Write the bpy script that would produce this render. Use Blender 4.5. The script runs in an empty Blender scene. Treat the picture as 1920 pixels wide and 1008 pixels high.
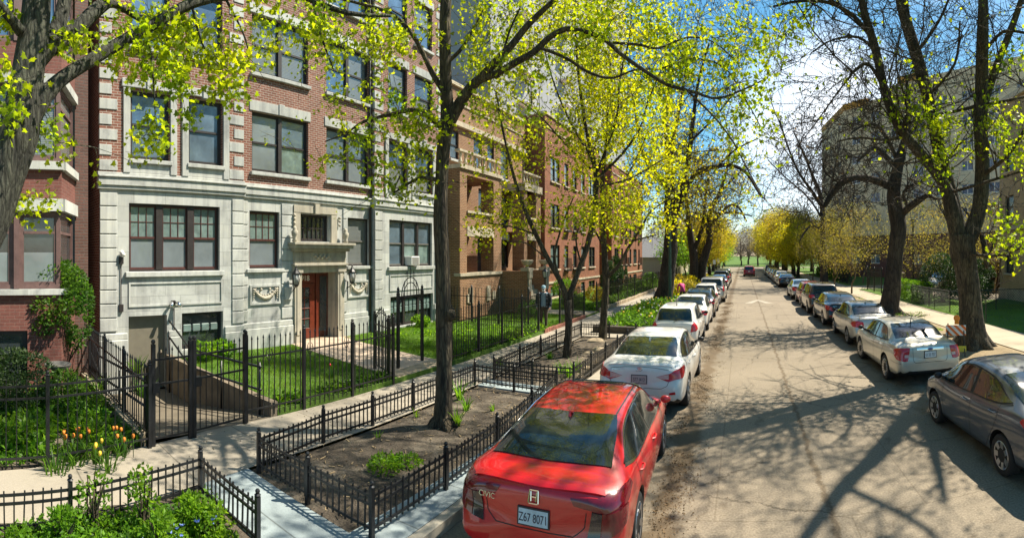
import bpy, bmesh, math, random
import numpy as np
from mathutils import Vector, Matrix, noise as mnoise
from mathutils.bvhtree import BVHTree

SC = bpy.context.scene
COL = SC.collection
PI = math.pi
R = math.radians

# ------------------------------------------------------------------ camera
# the photograph is a cylindrical panorama: verticals stay straight, the street's vanishing point sits right of centre
FPX, XVP, YHOR, EYE = 920.0, 1393.0, 479.0, 3.25
camd = bpy.data.cameras.new('camera')
camd.type = 'PANO'
camd.panorama_type = 'CENTRAL_CYLINDRICAL'
camd.central_cylindrical_radius = 1.0
camd.central_cylindrical_range_u_min = -XVP / FPX
camd.central_cylindrical_range_u_max = (1920 - XVP) / FPX
camd.central_cylindrical_range_v_min = -(1008 - YHOR) / FPX
camd.central_cylindrical_range_v_max = YHOR / FPX
camd.clip_start = 0.05
camd.clip_end = 3000
cam = bpy.data.objects.new('camera', camd)
COL.objects.link(cam)
cam.location = (0, 0, EYE)
cam.rotation_euler = (R(90), 0, 0)
SC.camera = cam

# ------------------------------------------------------------------ light
SUN_AZ, SUN_EL = R(42), R(54.5)         # azimuth clockwise from +Y (down the street), elevation
sdir = Vector((math.sin(SUN_AZ) * math.cos(SUN_EL), math.cos(SUN_AZ) * math.cos(SUN_EL), math.sin(SUN_EL)))
sund = bpy.data.lights.new('sun', 'SUN')
sund.energy = 5.0
sund.angle = R(0.53)
sund.color = (1.0, 0.91, 0.755)
sun = bpy.data.objects.new('sun', sund)
COL.objects.link(sun)
sun.rotation_euler = sdir.to_track_quat('Z', 'Y').to_euler()

wd = bpy.data.worlds.new('World')
SC.world = wd
wd.use_nodes = True
wt = wd.node_tree
wt.nodes.clear()
wo = wt.nodes.new('ShaderNodeOutputWorld')
bg = wt.nodes.new('ShaderNodeBackground')
sky = wt.nodes.new('ShaderNodeTexSky')
sky.sky_type = 'NISHITA'
sky.sun_disc = False
sky.sun_elevation = SUN_EL
sky.sun_rotation = SUN_AZ
sky.air_density = 1.0
sky.dust_density = 0.6
sky.ozone_density = 2.0
# thin white cloud: noise on the sky direction, thickest low down over the end of the street
tc = wt.nodes.new('ShaderNodeTexCoord')
mp = wt.nodes.new('ShaderNodeMapping')
mp.inputs['Scale'].default_value = (1.6, 1.6, 3.4)
mp.inputs['Location'].default_value = (0.35, 0.2, 0.1)
cn = wt.nodes.new('ShaderNodeTexNoise')
cn.inputs['Scale'].default_value = 1.7
cn.inputs['Detail'].default_value = 8
cn.inputs['Roughness'].default_value = 0.55
cr = wt.nodes.new('ShaderNodeValToRGB')
cr.color_ramp.elements[0].position = 0.62
cr.color_ramp.elements[0].color = (0, 0, 0, 1)
cr.color_ramp.elements[1].position = 0.95
cr.color_ramp.elements[1].color = (1, 1, 1, 1)
hsv = wt.nodes.new('ShaderNodeHueSaturation')
hsv.inputs['Saturation'].default_value = 1.35
hsv.inputs['Hue'].default_value = 0.478
hsv.inputs['Value'].default_value = 1.3
mx = wt.nodes.new('ShaderNodeMix')
mx.data_type = 'RGBA'
mx.inputs[7].default_value = (15, 15.4, 16, 1)
wt.links.new(tc.outputs['Generated'], mp.inputs['Vector'])
wt.links.new(mp.outputs['Vector'], cn.inputs['Vector'])
wt.links.new(cn.outputs['Fac'], cr.inputs['Fac'])
bd = wt.nodes.new('ShaderNodeVectorMath'); bd.operation = 'DOT_PRODUCT'      # a bank of bright cloud low over the street's end
bd.inputs[1].default_value = Vector((0.16, 0.955, 0.24)).normalized()
wt.links.new(tc.outputs['Generated'], bd.inputs[0])
br = wt.nodes.new('ShaderNodeMapRange')
br.inputs['From Min'].default_value = 0.976; br.inputs['From Max'].default_value = 0.998
wt.links.new(bd.outputs['Value'], br.inputs['Value'])
bm_ = wt.nodes.new('ShaderNodeMath'); bm_.operation = 'MULTIPLY'
wt.links.new(br.outputs['Result'], bm_.inputs[0]); wt.links.new(cn.outputs['Fac'], bm_.inputs[1])
b2_ = wt.nodes.new('ShaderNodeMath'); b2_.operation = 'MULTIPLY_ADD'; b2_.use_clamp = True
wt.links.new(bm_.outputs[0], b2_.inputs[0]); b2_.inputs[1].default_value = 1.7
wt.links.new(cr.outputs['Color'], b2_.inputs[2])
wt.links.new(b2_.outputs[0], mx.inputs[0])
wt.links.new(sky.outputs['Color'], hsv.inputs['Color'])
wt.links.new(hsv.outputs['Color'], mx.inputs[6])
wt.links.new(mx.outputs[2], bg.inputs['Color'])
bg.inputs['Strength'].default_value = 0.06
wt.links.new(bg.outputs['Background'], wo.inputs['Surface'])

SC.view_settings.view_transform = 'Standard'
SC.view_settings.look = 'None'
SC.view_settings.exposure = 1.12
SC.view_settings.gamma = 1.0
SC.cycles.max_bounces = 6
SC.cycles.transparent_max_bounces = 8
SC.cycles.diffuse_bounces = 3
SC.cycles.glossy_bounces = 3
SC.cycles.use_denoising = True
SC.cycles.sample_clamp_indirect = 6.0

# ------------------------------------------------------------------ helpers: objects
def ray(px, py, r):
    """point at horizontal distance r seen at photo pixel (px, py)"""
    a = (px - XVP) / FPX
    return Vector((r * math.sin(a), r * math.cos(a), EYE + r * (YHOR - py) / FPX))

def gnd(px, py, z=0.0):
    """point on the level z seen at photo pixel (px, py)"""
    return ray(px, py, (EYE - z) * FPX / (py - YHOR))

def tag(o, label=None, cat=None, group=None, kind=None):
    if label: o['label'] = label
    if cat: o['category'] = cat
    if group: o['group'] = group
    if kind: o['kind'] = kind
    return o

def thing(name, label, cat, loc=(0, 0, 0), rz=0.0, group=None):
    o = bpy.data.objects.new(name, None)
    o.empty_display_size = 0.2
    COL.objects.link(o)
    o.location = loc
    o.rotation_euler = (0, 0, rz)
    return tag(o, label, cat, group)

KIDS = {}
def link(name, me, parent=None):
    o = bpy.data.objects.new(name, me)
    COL.objects.link(o)
    if parent is not None:
        o.parent = parent
        KIDS.setdefault(parent.name, []).append(o)
    return o

def base_of(p):
    v = Vector((0, 0, 0))
    while p is not None:
        v += p.location
        p = p.parent
    return v

def copy_tree(o, parent=None):
    c = o.copy()
    COL.objects.link(c)
    if parent is not None:
        c.parent = parent
        KIDS.setdefault(parent.name, []).append(c)
    for ch in KIDS.get(o.name, []):
        copy_tree(ch, c)
    return c

def np_mesh(name, V, F, mats, midx=None, smooth=False):
    """mesh from numpy verts (n,3) and faces (m,k), all of k corners"""
    V = np.asarray(V, dtype=np.float32)
    F = np.asarray(F, dtype=np.int32)
    me = bpy.data.meshes.new(name)
    me.vertices.add(len(V))
    me.vertices.foreach_set('co', V.ravel())
    k = F.shape[1]
    me.loops.add(F.size)
    me.loops.foreach_set('vertex_index', F.ravel())
    me.polygons.add(len(F))
    me.polygons.foreach_set('loop_start', np.arange(0, F.size, k, dtype=np.int32))
    me.polygons.foreach_set('loop_total', np.full(len(F), k, dtype=np.int32))
    if midx is not None:
        me.polygons.foreach_set('material_index', np.asarray(midx, dtype=np.int32))
    me.polygons.foreach_set('use_smooth', np.full(len(F), bool(smooth)))
    for m in (mats if isinstance(mats, (list, tuple)) else [mats]):
        me.materials.append(m)
    me.update(calc_edges=True)
    return me

class MB:
    """collects shapes in world space and links them as ONE mesh object"""
    def __init__(self):
        self.v = []; self.f = []; self.m = []; self.mi = 0; self.cuts = []
    def cut(self):
        """what follows is a piece of its own: build() links one object per piece"""
        if self.f: self.cuts.append((len(self.v), len(self.f)))
        return self
    def mat(self, i):
        self.mi = i; return self
    def add(self, verts, faces):
        b = len(self.v)
        self.v.extend([tuple(p) for p in verts])
        for f in faces:
            self.f.append(tuple(b + i for i in f)); self.m.append(self.mi)
        return self
    def box(self, x0, x1, y0, y1, z0, z1):
        if x1 < x0: x0, x1 = x1, x0
        if y1 < y0: y0, y1 = y1, y0
        if z1 < z0: z0, z1 = z1, z0
        return self.add([(x0,y0,z0),(x1,y0,z0),(x1,y1,z0),(x0,y1,z0),(x0,y0,z1),(x1,y0,z1),(x1,y1,z1),(x0,y1,z1)],
                        [(0,3,2,1),(4,5,6,7),(0,1,5,4),(1,2,6,5),(2,3,7,6),(3,0,4,7)])
    def prism(self, poly, z0, z1):
        """vertical prism over a ground polygon (anticlockwise), z may be per-vertex callables' values"""
        n = len(poly)
        vs = [(p[0], p[1], z0) for p in poly] + [(p[0], p[1], z1) for p in poly]
        fs = [tuple(range(n - 1, -1, -1)), tuple(range(n, 2 * n))]
        for i in range(n):
            j = (i + 1) % n
            fs.append((i, j, n + j, n + i))
        return self.add(vs, fs)
    def bar(self, a, b, w, h=None, up=(0, 0, 1)):
        """square bar from a to b"""
        a, b = Vector(a), Vector(b)
        h = w if h is None else h
        d = (b - a)
        if d.length < 1e-6: return self
        d.normalize()
        u = Vector(up)
        if abs(d.dot(u)) > 0.98: u = Vector((0, 1, 0))
        s = d.cross(u).normalized(); t = s.cross(d).normalized()
        s *= w / 2; t *= h / 2
        vs = [a - s - t, a + s - t, a + s + t, a - s + t, b - s - t, b + s - t, b + s + t, b - s + t]
        return self.add(vs, [(0,3,2,1),(4,5,6,7),(0,1,5,4),(1,2,6,5),(2,3,7,6),(3,0,4,7)])
    def tube(self, pts, rads, n=8, cap=True, wob=0.0, seed=0):
        pts = [Vector(p) for p in pts]
        if not isinstance(rads, (list, tuple)): rads = [rads] * len(pts)
        vs = []; fs = []
        prev = None
        for i, p in enumerate(pts):
            if i == 0: d = pts[1] - pts[0]
            elif i == len(pts) - 1: d = pts[-1] - pts[-2]
            else: d = (pts[i + 1] - pts[i - 1])
            if d.length < 1e-9: d = Vector((0, 0, 1))
            d.normalize()
            if prev is None:
                a = d.cross(Vector((0.37, 0.92, 0.1)))
                if a.length < 0.1: a = d.cross(Vector((1, 0, 0)))
                a.normalize()
            else:
                a = prev - d * prev.dot(d)
                if a.length < 1e-5: a = d.orthogonal()
                a.normalize()
            prev = a
            b = d.cross(a)
            for k in range(n):
                t = 2 * PI * k / n
                rr = rads[i]
                if wob:
                    rr *= 1 + wob * mnoise.noise(Vector((math.cos(t) * 1.7 + seed, math.sin(t) * 1.7, p.z * 1.3 + p.x * 0.7)))
                vs.append(p + (a * math.cos(t) + b * math.sin(t)) * rr)
        for i in range(len(pts) - 1):
            for k in range(n):
                k2 = (k + 1) % n
                fs.append((i*n+k, i*n+k2, (i+1)*n+k2, (i+1)*n+k))
        if cap:
            fs.append(tuple(range(n - 1, -1, -1)))
            fs.append(tuple(range((len(pts)-1)*n, len(pts)*n)))
        return self.add(vs, fs)
    def lathe(self, prof, c=(0, 0, 0), n=12, axis='z'):
        """prof = [(radius, height)]"""
        c = Vector(c); vs = []; fs = []
        for r, h in prof:
            for k in range(n):
                t = 2 * PI * k / n
                if axis == 'z': p = Vector((r*math.cos(t), r*math.sin(t), h))
                elif axis == 'x': p = Vector((h, r*math.cos(t), r*math.sin(t)))
                else: p = Vector((r*math.sin(t), h, r*math.cos(t)))
                vs.append(c + p)
        for i in range(len(prof) - 1):
            for k in range(n):
                k2 = (k+1) % n
                fs.append((i*n+k, i*n+k2, (i+1)*n+k2, (i+1)*n+k))
        fs.append(tuple(range(n-1, -1, -1))); fs.append(tuple(range((len(prof)-1)*n, len(prof)*n)))
        return self.add(vs, fs)
    def ball(self, c, r, n=8, m=5, sz=1.0):
        prof = [(max(r*math.sin(PI*i/m), 1e-4), -r*sz*math.cos(PI*i/m)) for i in range(m+1)]
        return self.lathe(prof, c, n)
    def build(self, name, mats, parent=None, smooth=False, angle=None, bevel=0.0):
        if not self.v: return None
        if self.cuts:
            cs = [(0, 0)] + [c for c in self.cuts if c[1] < len(self.f)] + [(len(self.v), len(self.f))]; out = []
            for (v0, f0), (v1, f1) in zip(cs, cs[1:]):
                p = MB(); p.v = self.v[v0:v1]; p.f = [tuple(i-v0 for i in f) for f in self.f[f0:f1]]; p.m = self.m[f0:f1]
                out.append(p.build(name, mats, parent, smooth, angle, bevel))
            return out[0]
        b = base_of(parent) if parent is not None else Vector((0, 0, 0))
        me = bpy.data.meshes.new(name)
        me.from_pydata([(p[0]-b.x, p[1]-b.y, p[2]-b.z) for p in self.v], [], self.f)
        for m in (mats if isinstance(mats, (list, tuple)) else [mats]): me.materials.append(m)
        me.polygons.foreach_set('material_index', np.array(self.m, dtype=np.int32))
        if smooth or angle:
            me.polygons.foreach_set('use_smooth', np.ones(len(me.polygons), dtype=bool))
            if angle: me.set_sharp_from_angle(angle=R(angle))
        me.update()
        o = link(name, me, parent)
        if bevel:
            md = o.modifiers.new('edge', 'BEVEL'); md.width = bevel; md.segments = 1; md.limit_method = 'ANGLE'; md.angle_limit = R(50)
        return o

def struct(mb, name, mats, **k):
    return tag(mb.build(name, mats, **k), kind='structure')

# ------------------------------------------------------------------ helpers: materials
def newmat(name):
    m = bpy.data.materials.new(name); m.use_nodes = True
    t = m.node_tree
    return m, t, t.nodes['Principled BSDF']

def N(t, typ, **kw):
    n = t.nodes.new(typ)
    for k, v in kw.items():
        if hasattr(n, k): setattr(n, k, v)
        else: n.inputs[k].default_value = v
    return n

def rgb(c): return (c[0], c[1], c[2], 1)

def noise_node(t, scale, detail=4, rough=0.6, vec=None, dist=0.0):
    n = N(t, 'ShaderNodeTexNoise')
    n.inputs['Scale'].default_value = scale; n.inputs['Detail'].default_value = detail
    n.inputs['Roughness'].default_value = rough; n.inputs['Distortion'].default_value = dist
    if vec is not None: t.links.new(vec, n.inputs['Vector'])
    return n

def ramp(t, fac, stops):
    r = N(t, 'ShaderNodeValToRGB')
    e = r.color_ramp.elements
    e[0].position, e[0].color = stops[0][0], rgb(stops[0][1])
    e[1].position, e[1].color = stops[-1][0], rgb(stops[-1][1])
    for p, c in stops[1:-1]:
        x = e.new(p); x.color = rgb(c)
    t.links.new(fac, r.inputs['Fac'])
    return r

def mixc(t, fac, a, b, mode='MIX'):
    m = N(t, 'ShaderNodeMix'); m.data_type = 'RGBA'; m.blend_type = mode
    for i, x in ((0, fac), (6, a), (7, b)):
        if hasattr(x, 'default_value') or hasattr(x, 'is_linked'): t.links.new(x, m.inputs[i])
        elif i == 0: m.inputs[0].default_value = x
        else: m.inputs[i].default_value = rgb(x)
    return m.outputs[2]

def objcoord(t): return N(t, 'ShaderNodeTexCoord').outputs['Object']
def geopos(t): return N(t, 'ShaderNodeNewGeometry').outputs['Position']

def wallvec(t):
    """(X+Y, Z, 0) of the world position: runs along any upright wall"""
    s = N(t, 'ShaderNodeSeparateXYZ'); t.links.new(geopos(t), s.inputs[0])
    a = N(t, 'ShaderNodeMath', operation='ADD'); t.links.new(s.outputs[0], a.inputs[0]); t.links.new(s.outputs[1], a.inputs[1])
    c = N(t, 'ShaderNodeCombineXYZ'); t.links.new(a.outputs[0], c.inputs[0]); t.links.new(s.outputs[2], c.inputs[1])
    return c.outputs[0]

def bump(t, b, height, strength=0.3, dist=0.02):
    n = N(t, 'ShaderNodeBump'); n.inputs['Strength'].default_value = strength; n.inputs['Distance'].default_value = dist
    t.links.new(height, n.inputs['Height']); t.links.new(n.outputs['Normal'], b.inputs['Normal'])

def plain(name, c, rough=0.6, metal=0.0, var=0.12, scale=6.0, spec=0.5, coat=0.0, bumps=0.0):
    m, t, b = newmat(name)
    b.inputs['Roughness'].default_value = rough; b.inputs['Metallic'].default_value = metal
    b.inputs['Specular IOR Level'].default_value = spec
    if coat: b.inputs['Coat Weight'].default_value = coat; b.inputs['Coat Roughness'].default_value = 0.03
    if var:
        n = noise_node(t, scale, 5, 0.65, geopos(t))
        lo = tuple(x*(1-var) for x in c); hi = tuple(min(1, x*(1+var)) for x in c)
        r = ramp(t, n.outputs['Fac'], [(0.3, lo), (0.7, hi)])
        t.links.new(r.outputs['Color'], b.inputs['Base Color'])
        if bumps: bump(t, b, n.outputs['Fac'], bumps, 0.02)
    else:
        b.inputs['Base Color'].default_value = rgb(c)
    return m

def brick(name, c1, c2, mortar, bw=0.215, bh=0.075, ms=0.011, rough=0.85, tint=None):
    m, t, b = newmat(name)
    v = wallvec(t)
    k = N(t, 'ShaderNodeTexBrick')
    k.inputs['Scale'].default_value = 1.0
    k.inputs['Brick Width'].default_value = bw; k.inputs['Row Height'].default_value = bh
    k.inputs['Mortar Size'].default_value = ms; k.inputs['Mortar Smooth'].default_value = 0.2
    k.inputs['Bias'].default_value = 0.0
    k.inputs['Color1'].default_value = rgb(c1); k.inputs['Color2'].default_value = rgb(c2); k.inputs['Mortar'].default_value = rgb(mortar)
    t.links.new(v, k.inputs['Vector'])
    n = noise_node(t, 0.9, 6, 0.7, geopos(t))
    w = ramp(t, n.outputs['Fac'], [(0.25, (0.72, 0.70, 0.68)), (0.55, (1, 1, 1)), (0.85, (1.18, 1.15, 1.1))])
    c = mixc(t, 1.0, k.outputs['Color'], w.outputs['Color'], 'MULTIPLY')
    n2 = noise_node(t, 16, 3, 0.6, v)
    w2 = ramp(t, n2.outputs['Fac'], [(0.3, (0.78, 0.76, 0.76)), (0.7, (1.2, 1.2, 1.2))])
    c = mixc(t, 0.8, c, w2.outputs['Color'], 'MULTIPLY')
    t.links.new(c, b.inputs['Base Color'])
    b.inputs['Roughness'].default_value = rough
    inv = N(t, 'ShaderNodeMath', operation='SUBTRACT'); inv.inputs[0].default_value = 1.0
    t.links.new(k.outputs['Fac'], inv.inputs[1])
    bump(t, b, inv.outputs[0], 0.5, 0.01)
    return m

M = {}
M['brick_red'] = brick('red_brick', (0.155, 0.053, 0.032), (0.225, 0.084, 0.052), (0.36, 0.31, 0.26), ms=0.0095)
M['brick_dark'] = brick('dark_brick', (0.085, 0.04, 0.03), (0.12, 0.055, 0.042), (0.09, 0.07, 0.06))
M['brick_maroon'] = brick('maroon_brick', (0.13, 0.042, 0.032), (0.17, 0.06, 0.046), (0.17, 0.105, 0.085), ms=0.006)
M['brick_orange'] = brick('orange_brick', (0.18, 0.074, 0.030), (0.27, 0.125, 0.054), (0.33, 0.25, 0.155), ms=0.011)
M['brick_rust'] = brick('rust_brick', (0.215, 0.070, 0.032), (0.28, 0.104, 0.048), (0.26, 0.14, 0.08), ms=0.007)
M['brick_tan'] = brick('tan_brick', (0.36, 0.25, 0.12), (0.45, 0.32, 0.17), (0.36, 0.29, 0.19))
M['brick_cream'] = brick('cream_brick', (0.76, 0.63, 0.42), (0.80, 0.68, 0.47), (0.60, 0.50, 0.36), ms=0.006)

def limestone(name, c=(0.44, 0.455, 0.435), bw=0.95, bh=0.42, ms=0.006):
    m, t, b = newmat(name)
    v = wallvec(t)
    k = N(t, 'ShaderNodeTexBrick'); k.inputs['Scale'].default_value = 1.0
    k.inputs['Brick Width'].default_value = bw; k.inputs['Row Height'].default_value = bh
    k.inputs['Mortar Size'].default_value = ms; k.inputs['Mortar Smooth'].default_value = 0.3; k.inputs['Bias'].default_value = 0
    k.inputs['Color1'].default_value = rgb(tuple(x*0.84 for x in c)); k.inputs['Color2'].default_value = rgb(tuple(x*1.12 for x in c))
    k.inputs['Mortar'].default_value = rgb(tuple(x*0.55 for x in c))
    t.links.new(v, k.inputs['Vector'])
    n = noise_node(t, 1.3, 8, 0.7, geopos(t), 0.4)
    w = ramp(t, n.outputs['Fac'], [(0.25, (0.52, 0.52, 0.53)), (0.48, (0.96, 0.96, 0.96)), (0.75, (1.14, 1.12, 1.06))])
    cc = mixc(t, 1.0, k.outputs['Color'], w.outputs['Color'], 'MULTIPLY')
    # rain streaks running down
    mpn = N(t, 'ShaderNodeMapping'); mpn.inputs['Scale'].default_value = (5.0, 0.35, 1); t.links.new(v, mpn.inputs['Vector'])
    n3 = noise_node(t, 1.0, 5, 0.6, mpn.outputs['Vector'])
    w3 = ramp(t, n3.outputs['Fac'], [(0.33, (0.66, 0.66, 0.68)), (0.55, (1, 1, 1))])
    cc = mixc(t, 0.8, cc, w3.outputs['Color'], 'MULTIPLY')
    t.links.new(cc, b.inputs['Base Color']); b.inputs['Roughness'].default_value = 0.8
    n4 = noise_node(t, 30, 4, 0.6, geopos(t)); bump(t, b, n4.outputs['Fac'], 0.12, 0.01)
    return m
M['stone'] = limestone('limestone')
M['stone_plain'] = limestone('limestone_block', (0.45, 0.465, 0.44), 3.1, 2.3, 0.0)
M['stone_warm'] = limestone('carved_limestone', (0.44, 0.405, 0.325), 3.7, 2.9, 0.0)
M['stone_tan'] = limestone('buff_stone', (0.50, 0.43, 0.31), 2.7, 2.9, 0.0)

def groundmat(name, c, dark, light, scale=0.8, fine=60, rough=0.9, bumpd=0.01, bumps=0.4, fine_amt=0.6):
    m, t, b = newmat(name)
    p = geopos(t)
    n = noise_node(t, scale, 8, 0.65, p, 0.3)
    r = ramp(t, n.outputs['Fac'], [(0.25, dark), (0.5, c), (0.75, light)])
    n2 = noise_node(t, fine, 3, 0.7, p)
    w = ramp(t, n2.outputs['Fac'], [(0.3, (0.62, 0.62, 0.62)), (0.7, (1.35, 1.35, 1.35))])
    cc = mixc(t, fine_amt, r.outputs['Color'], w.outputs['Color'], 'MULTIPLY')
    t.links.new(cc, b.inputs['Base Color']); b.inputs['Roughness'].default_value = rough
    b.inputs['Specular IOR Level'].default_value = 0.3
    bump(t, b, n2.outputs['Fac'], bumps, bumpd)
    return m, t, b, cc

# asphalt: worn warm grey, aggregate grain, long crack down the middle, crazed cracks, darker patched strips
m, t, b, cc = groundmat('asphalt', (0.215, 0.178, 0.128), (0.165, 0.136, 0.098), (0.25, 0.207, 0.15), 0.35, 34, 0.88, fine_amt=0.9)
p = geopos(t)
nd = noise_node(t, 0.9, 6, 0.7, p)
dv = N(t, 'ShaderNodeVectorMath', operation='MULTIPLY_ADD')
t.links.new(nd.outputs['Color'], dv.inputs[0]); dv.inputs[1].default_value = (0.9, 0.9, 0); t.links.new(p, dv.inputs[2])
vo = N(t, 'ShaderNodeTexVoronoi', feature='DISTANCE_TO_EDGE'); vo.inputs['Scale'].default_value = 0.42
t.links.new(dv.outputs[0], vo.inputs['Vector'])
ck = ramp(t, vo.outputs['Distance'], [(0.0, (0.30, 0.29, 0.28)), (0.012, (1, 1, 1))])
nm = noise_node(t, 0.25, 3, 0.5, p)
msk = ramp(t, nm.outputs['Fac'], [(0.45, (0, 0, 0)), (0.6, (1, 1, 1))])
cc2 = mixc(t, msk.outputs['Color'], cc, mixc(t, 1.0, cc, ck.outputs['Color'], 'MULTIPLY'))
# centre seam
dv2 = N(t, 'ShaderNodeVectorMath', operation='MULTIPLY_ADD'); nd2 = noise_node(t, 1.6, 7, .8, p)
t.links.new(nd2.outputs['Color'], dv2.inputs[0]); dv2.inputs[1].default_value = (.42, .42, 0); t.links.new(p, dv2.inputs[2])
sx = N(t, 'ShaderNodeSeparateXYZ'); t.links.new(dv2.outputs[0], sx.inputs[0])
am = N(t, 'ShaderNodeMath', operation='SUBTRACT'); am.inputs[1].default_value = 1.31; t.links.new(sx.outputs[0], am.inputs[0])
ab = N(t, 'ShaderNodeMath', operation='ABSOLUTE'); t.links.new(am.outputs[0], ab.inputs[0])
sr = ramp(t, ab.outputs[0], [(0.0, (0.50, 0.44, 0.38)), (0.025, (0.62, 0.57, 0.5)), (0.06, (1, 1, 1))])
cc2 = mixc(t, 0.9, cc2, sr.outputs['Color'], 'MULTIPLY')
nb = noise_node(t, 1.7, 6, 0.75, p, 1.0)
bl = ramp(t, nb.outputs['Fac'], [(0.30, (0.66, 0.62, 0.58)), (0.42, (1, 1, 1)), (0.72, (1.0, 1.0, 1.0)), (0.8, (1.18, 1.18, 1.16))])
cc2 = mixc(t, 0.8, cc2, bl.outputs['Color'], 'MULTIPLY')
# brown film of seed dust ground into the surface beside the parked cars, and a few oily spots
sp3 = N(t, 'ShaderNodeSeparateXYZ'); t.links.new(p, sp3.inputs[0])
for xc, wd_, amt in ((-1.0, .62, .75), (3.95, .8, .5)):
    a1 = N(t, 'ShaderNodeMath', operation='SUBTRACT'); a1.inputs[1].default_value = xc; t.links.new(sp3.outputs[0], a1.inputs[0])
    a2 = N(t, 'ShaderNodeMath', operation='ABSOLUTE'); t.links.new(a1.outputs[0], a2.inputs[0])
    n5 = noise_node(t, 1.1, 7, .75, p, .6)
    a3 = N(t, 'ShaderNodeMath', operation='MULTIPLY_ADD'); t.links.new(n5.outputs['Fac'], a3.inputs[0]); a3.inputs[1].default_value = -1.9; a3.inputs[2].default_value = 1.0
    a4 = N(t, 'ShaderNodeMath', operation='MULTIPLY_ADD'); t.links.new(a2.outputs[0], a4.inputs[0]); a4.inputs[1].default_value = 1/wd_; t.links.new(a3.outputs[0], a4.inputs[2])
    rr5 = ramp(t, a4.outputs[0], [(.22, (amt, amt, amt)), (.5, (0, 0, 0))])
    cc2 = mixc(t, rr5.outputs['Color'], cc2, (.095, .062, .030))
n6 = noise_node(t, .55, 4, .6, p, 1.5)
ol = ramp(t, n6.outputs['Fac'], [(.27, (.45, .44, .43)), (.36, (1, 1, 1))])
cc2 = mixc(t, .8, cc2, ol.outputs['Color'], 'MULTIPLY')
# sawn utility patches, darker than the old surface
kb = N(t, 'ShaderNodeTexBrick'); kb.inputs['Scale'].default_value = 1.0; kb.offset = .37; kb.inputs['Brick Width'].default_value = 2.7; kb.inputs['Row Height'].default_value = 9.0; kb.inputs['Mortar Size'].default_value = .012
kb.inputs['Color1'].default_value = (1, 1, 1, 1); kb.inputs['Color2'].default_value = (.80, .80, .79, 1); kb.inputs['Mortar'].default_value = (.62, .6, .57, 1); kb.inputs['Bias'].default_value = -.35
mk = N(t, 'ShaderNodeMapping'); mk.inputs['Location'].default_value = (.35, 3.0, 0); t.links.new(p, mk.inputs['Vector']); t.links.new(mk.outputs['Vector'], kb.inputs['Vector'])
cc2 = mixc(t, .55, cc2, kb.outputs['Color'], 'MULTIPLY')
t.links.new(cc2, b.inputs['Base Color'])
M['asphalt'] = m

def concrete(name, c, joint=1.5, horizontal=True):
    d = tuple(x*0.60 for x in c); l = tuple(x*1.14 for x in c)
    m, t, b, cc = groundmat(name, c, d, l, 0.8, 70, 0.85, 0.004, 0.2, 0.35)
    s = N(t, 'ShaderNodeSeparateXYZ'); t.links.new(geopos(t), s.inputs[0])
    w = N(t, 'ShaderNodeMath', operation='PINGPONG'); w.inputs[1].default_value = joint / 2
    t.links.new(s.outputs[1], w.inputs[0])
    j = ramp(t, w.outputs[0], [(0.0, (0.42, 0.42, 0.40)), (0.018, (1, 1, 1))])
    cc = mixc(t, 1.0, cc, j.outputs['Color'], 'MULTIPLY')
    t.links.new(cc, b.inputs['Base Color'])
    return m
M['concrete'] = concrete('sidewalk_concrete', (0.31, 0.275, 0.22))
M['concrete_warm'] = concrete('weathered_concrete', (0.36, 0.30, 0.21), 1.8)
M['concrete_new'] = concrete('new_concrete', (0.27, 0.32, 0.33), 1.1)
M['concrete_pink'] = concrete('pinkish_walk_concrete', (0.47, 0.37, 0.28), 1.6)
M['kerbstone'] = plain('kerb_concrete', (0.33, 0.30, 0.24), 0.9, var=0.3, scale=3)
M['soil'] = groundmat('dark_soil', (0.098, 0.080, 0.060), (0.045, 0.037, 0.029), (0.26, 0.22, 0.165), 1.7, 30, 1.0, 0.05, 0.9, 0.9)[0]
M['dirt'] = groundmat('dry_dirt', (0.27, 0.205, 0.12), (0.15, 0.115, 0.065), (0.36, 0.29, 0.18), 1.1, 22, 1.0, 0.05, 0.8, 0.8)[0]
M['earth'] = groundmat('open_ground', (0.09, 0.12, 0.03), (0.06, 0.08, 0.02), (0.12, 0.15, 0.04), 0.3, 9, 1.0)[0]
M['lawnbase'] = groundmat('lawn_soil', (0.075, 0.14, 0.018), (0.05, 0.09, 0.014), (0.10, 0.19, 0.022), 0.7, 30, 1.0, 0.03, 0.7)[0]

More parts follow.
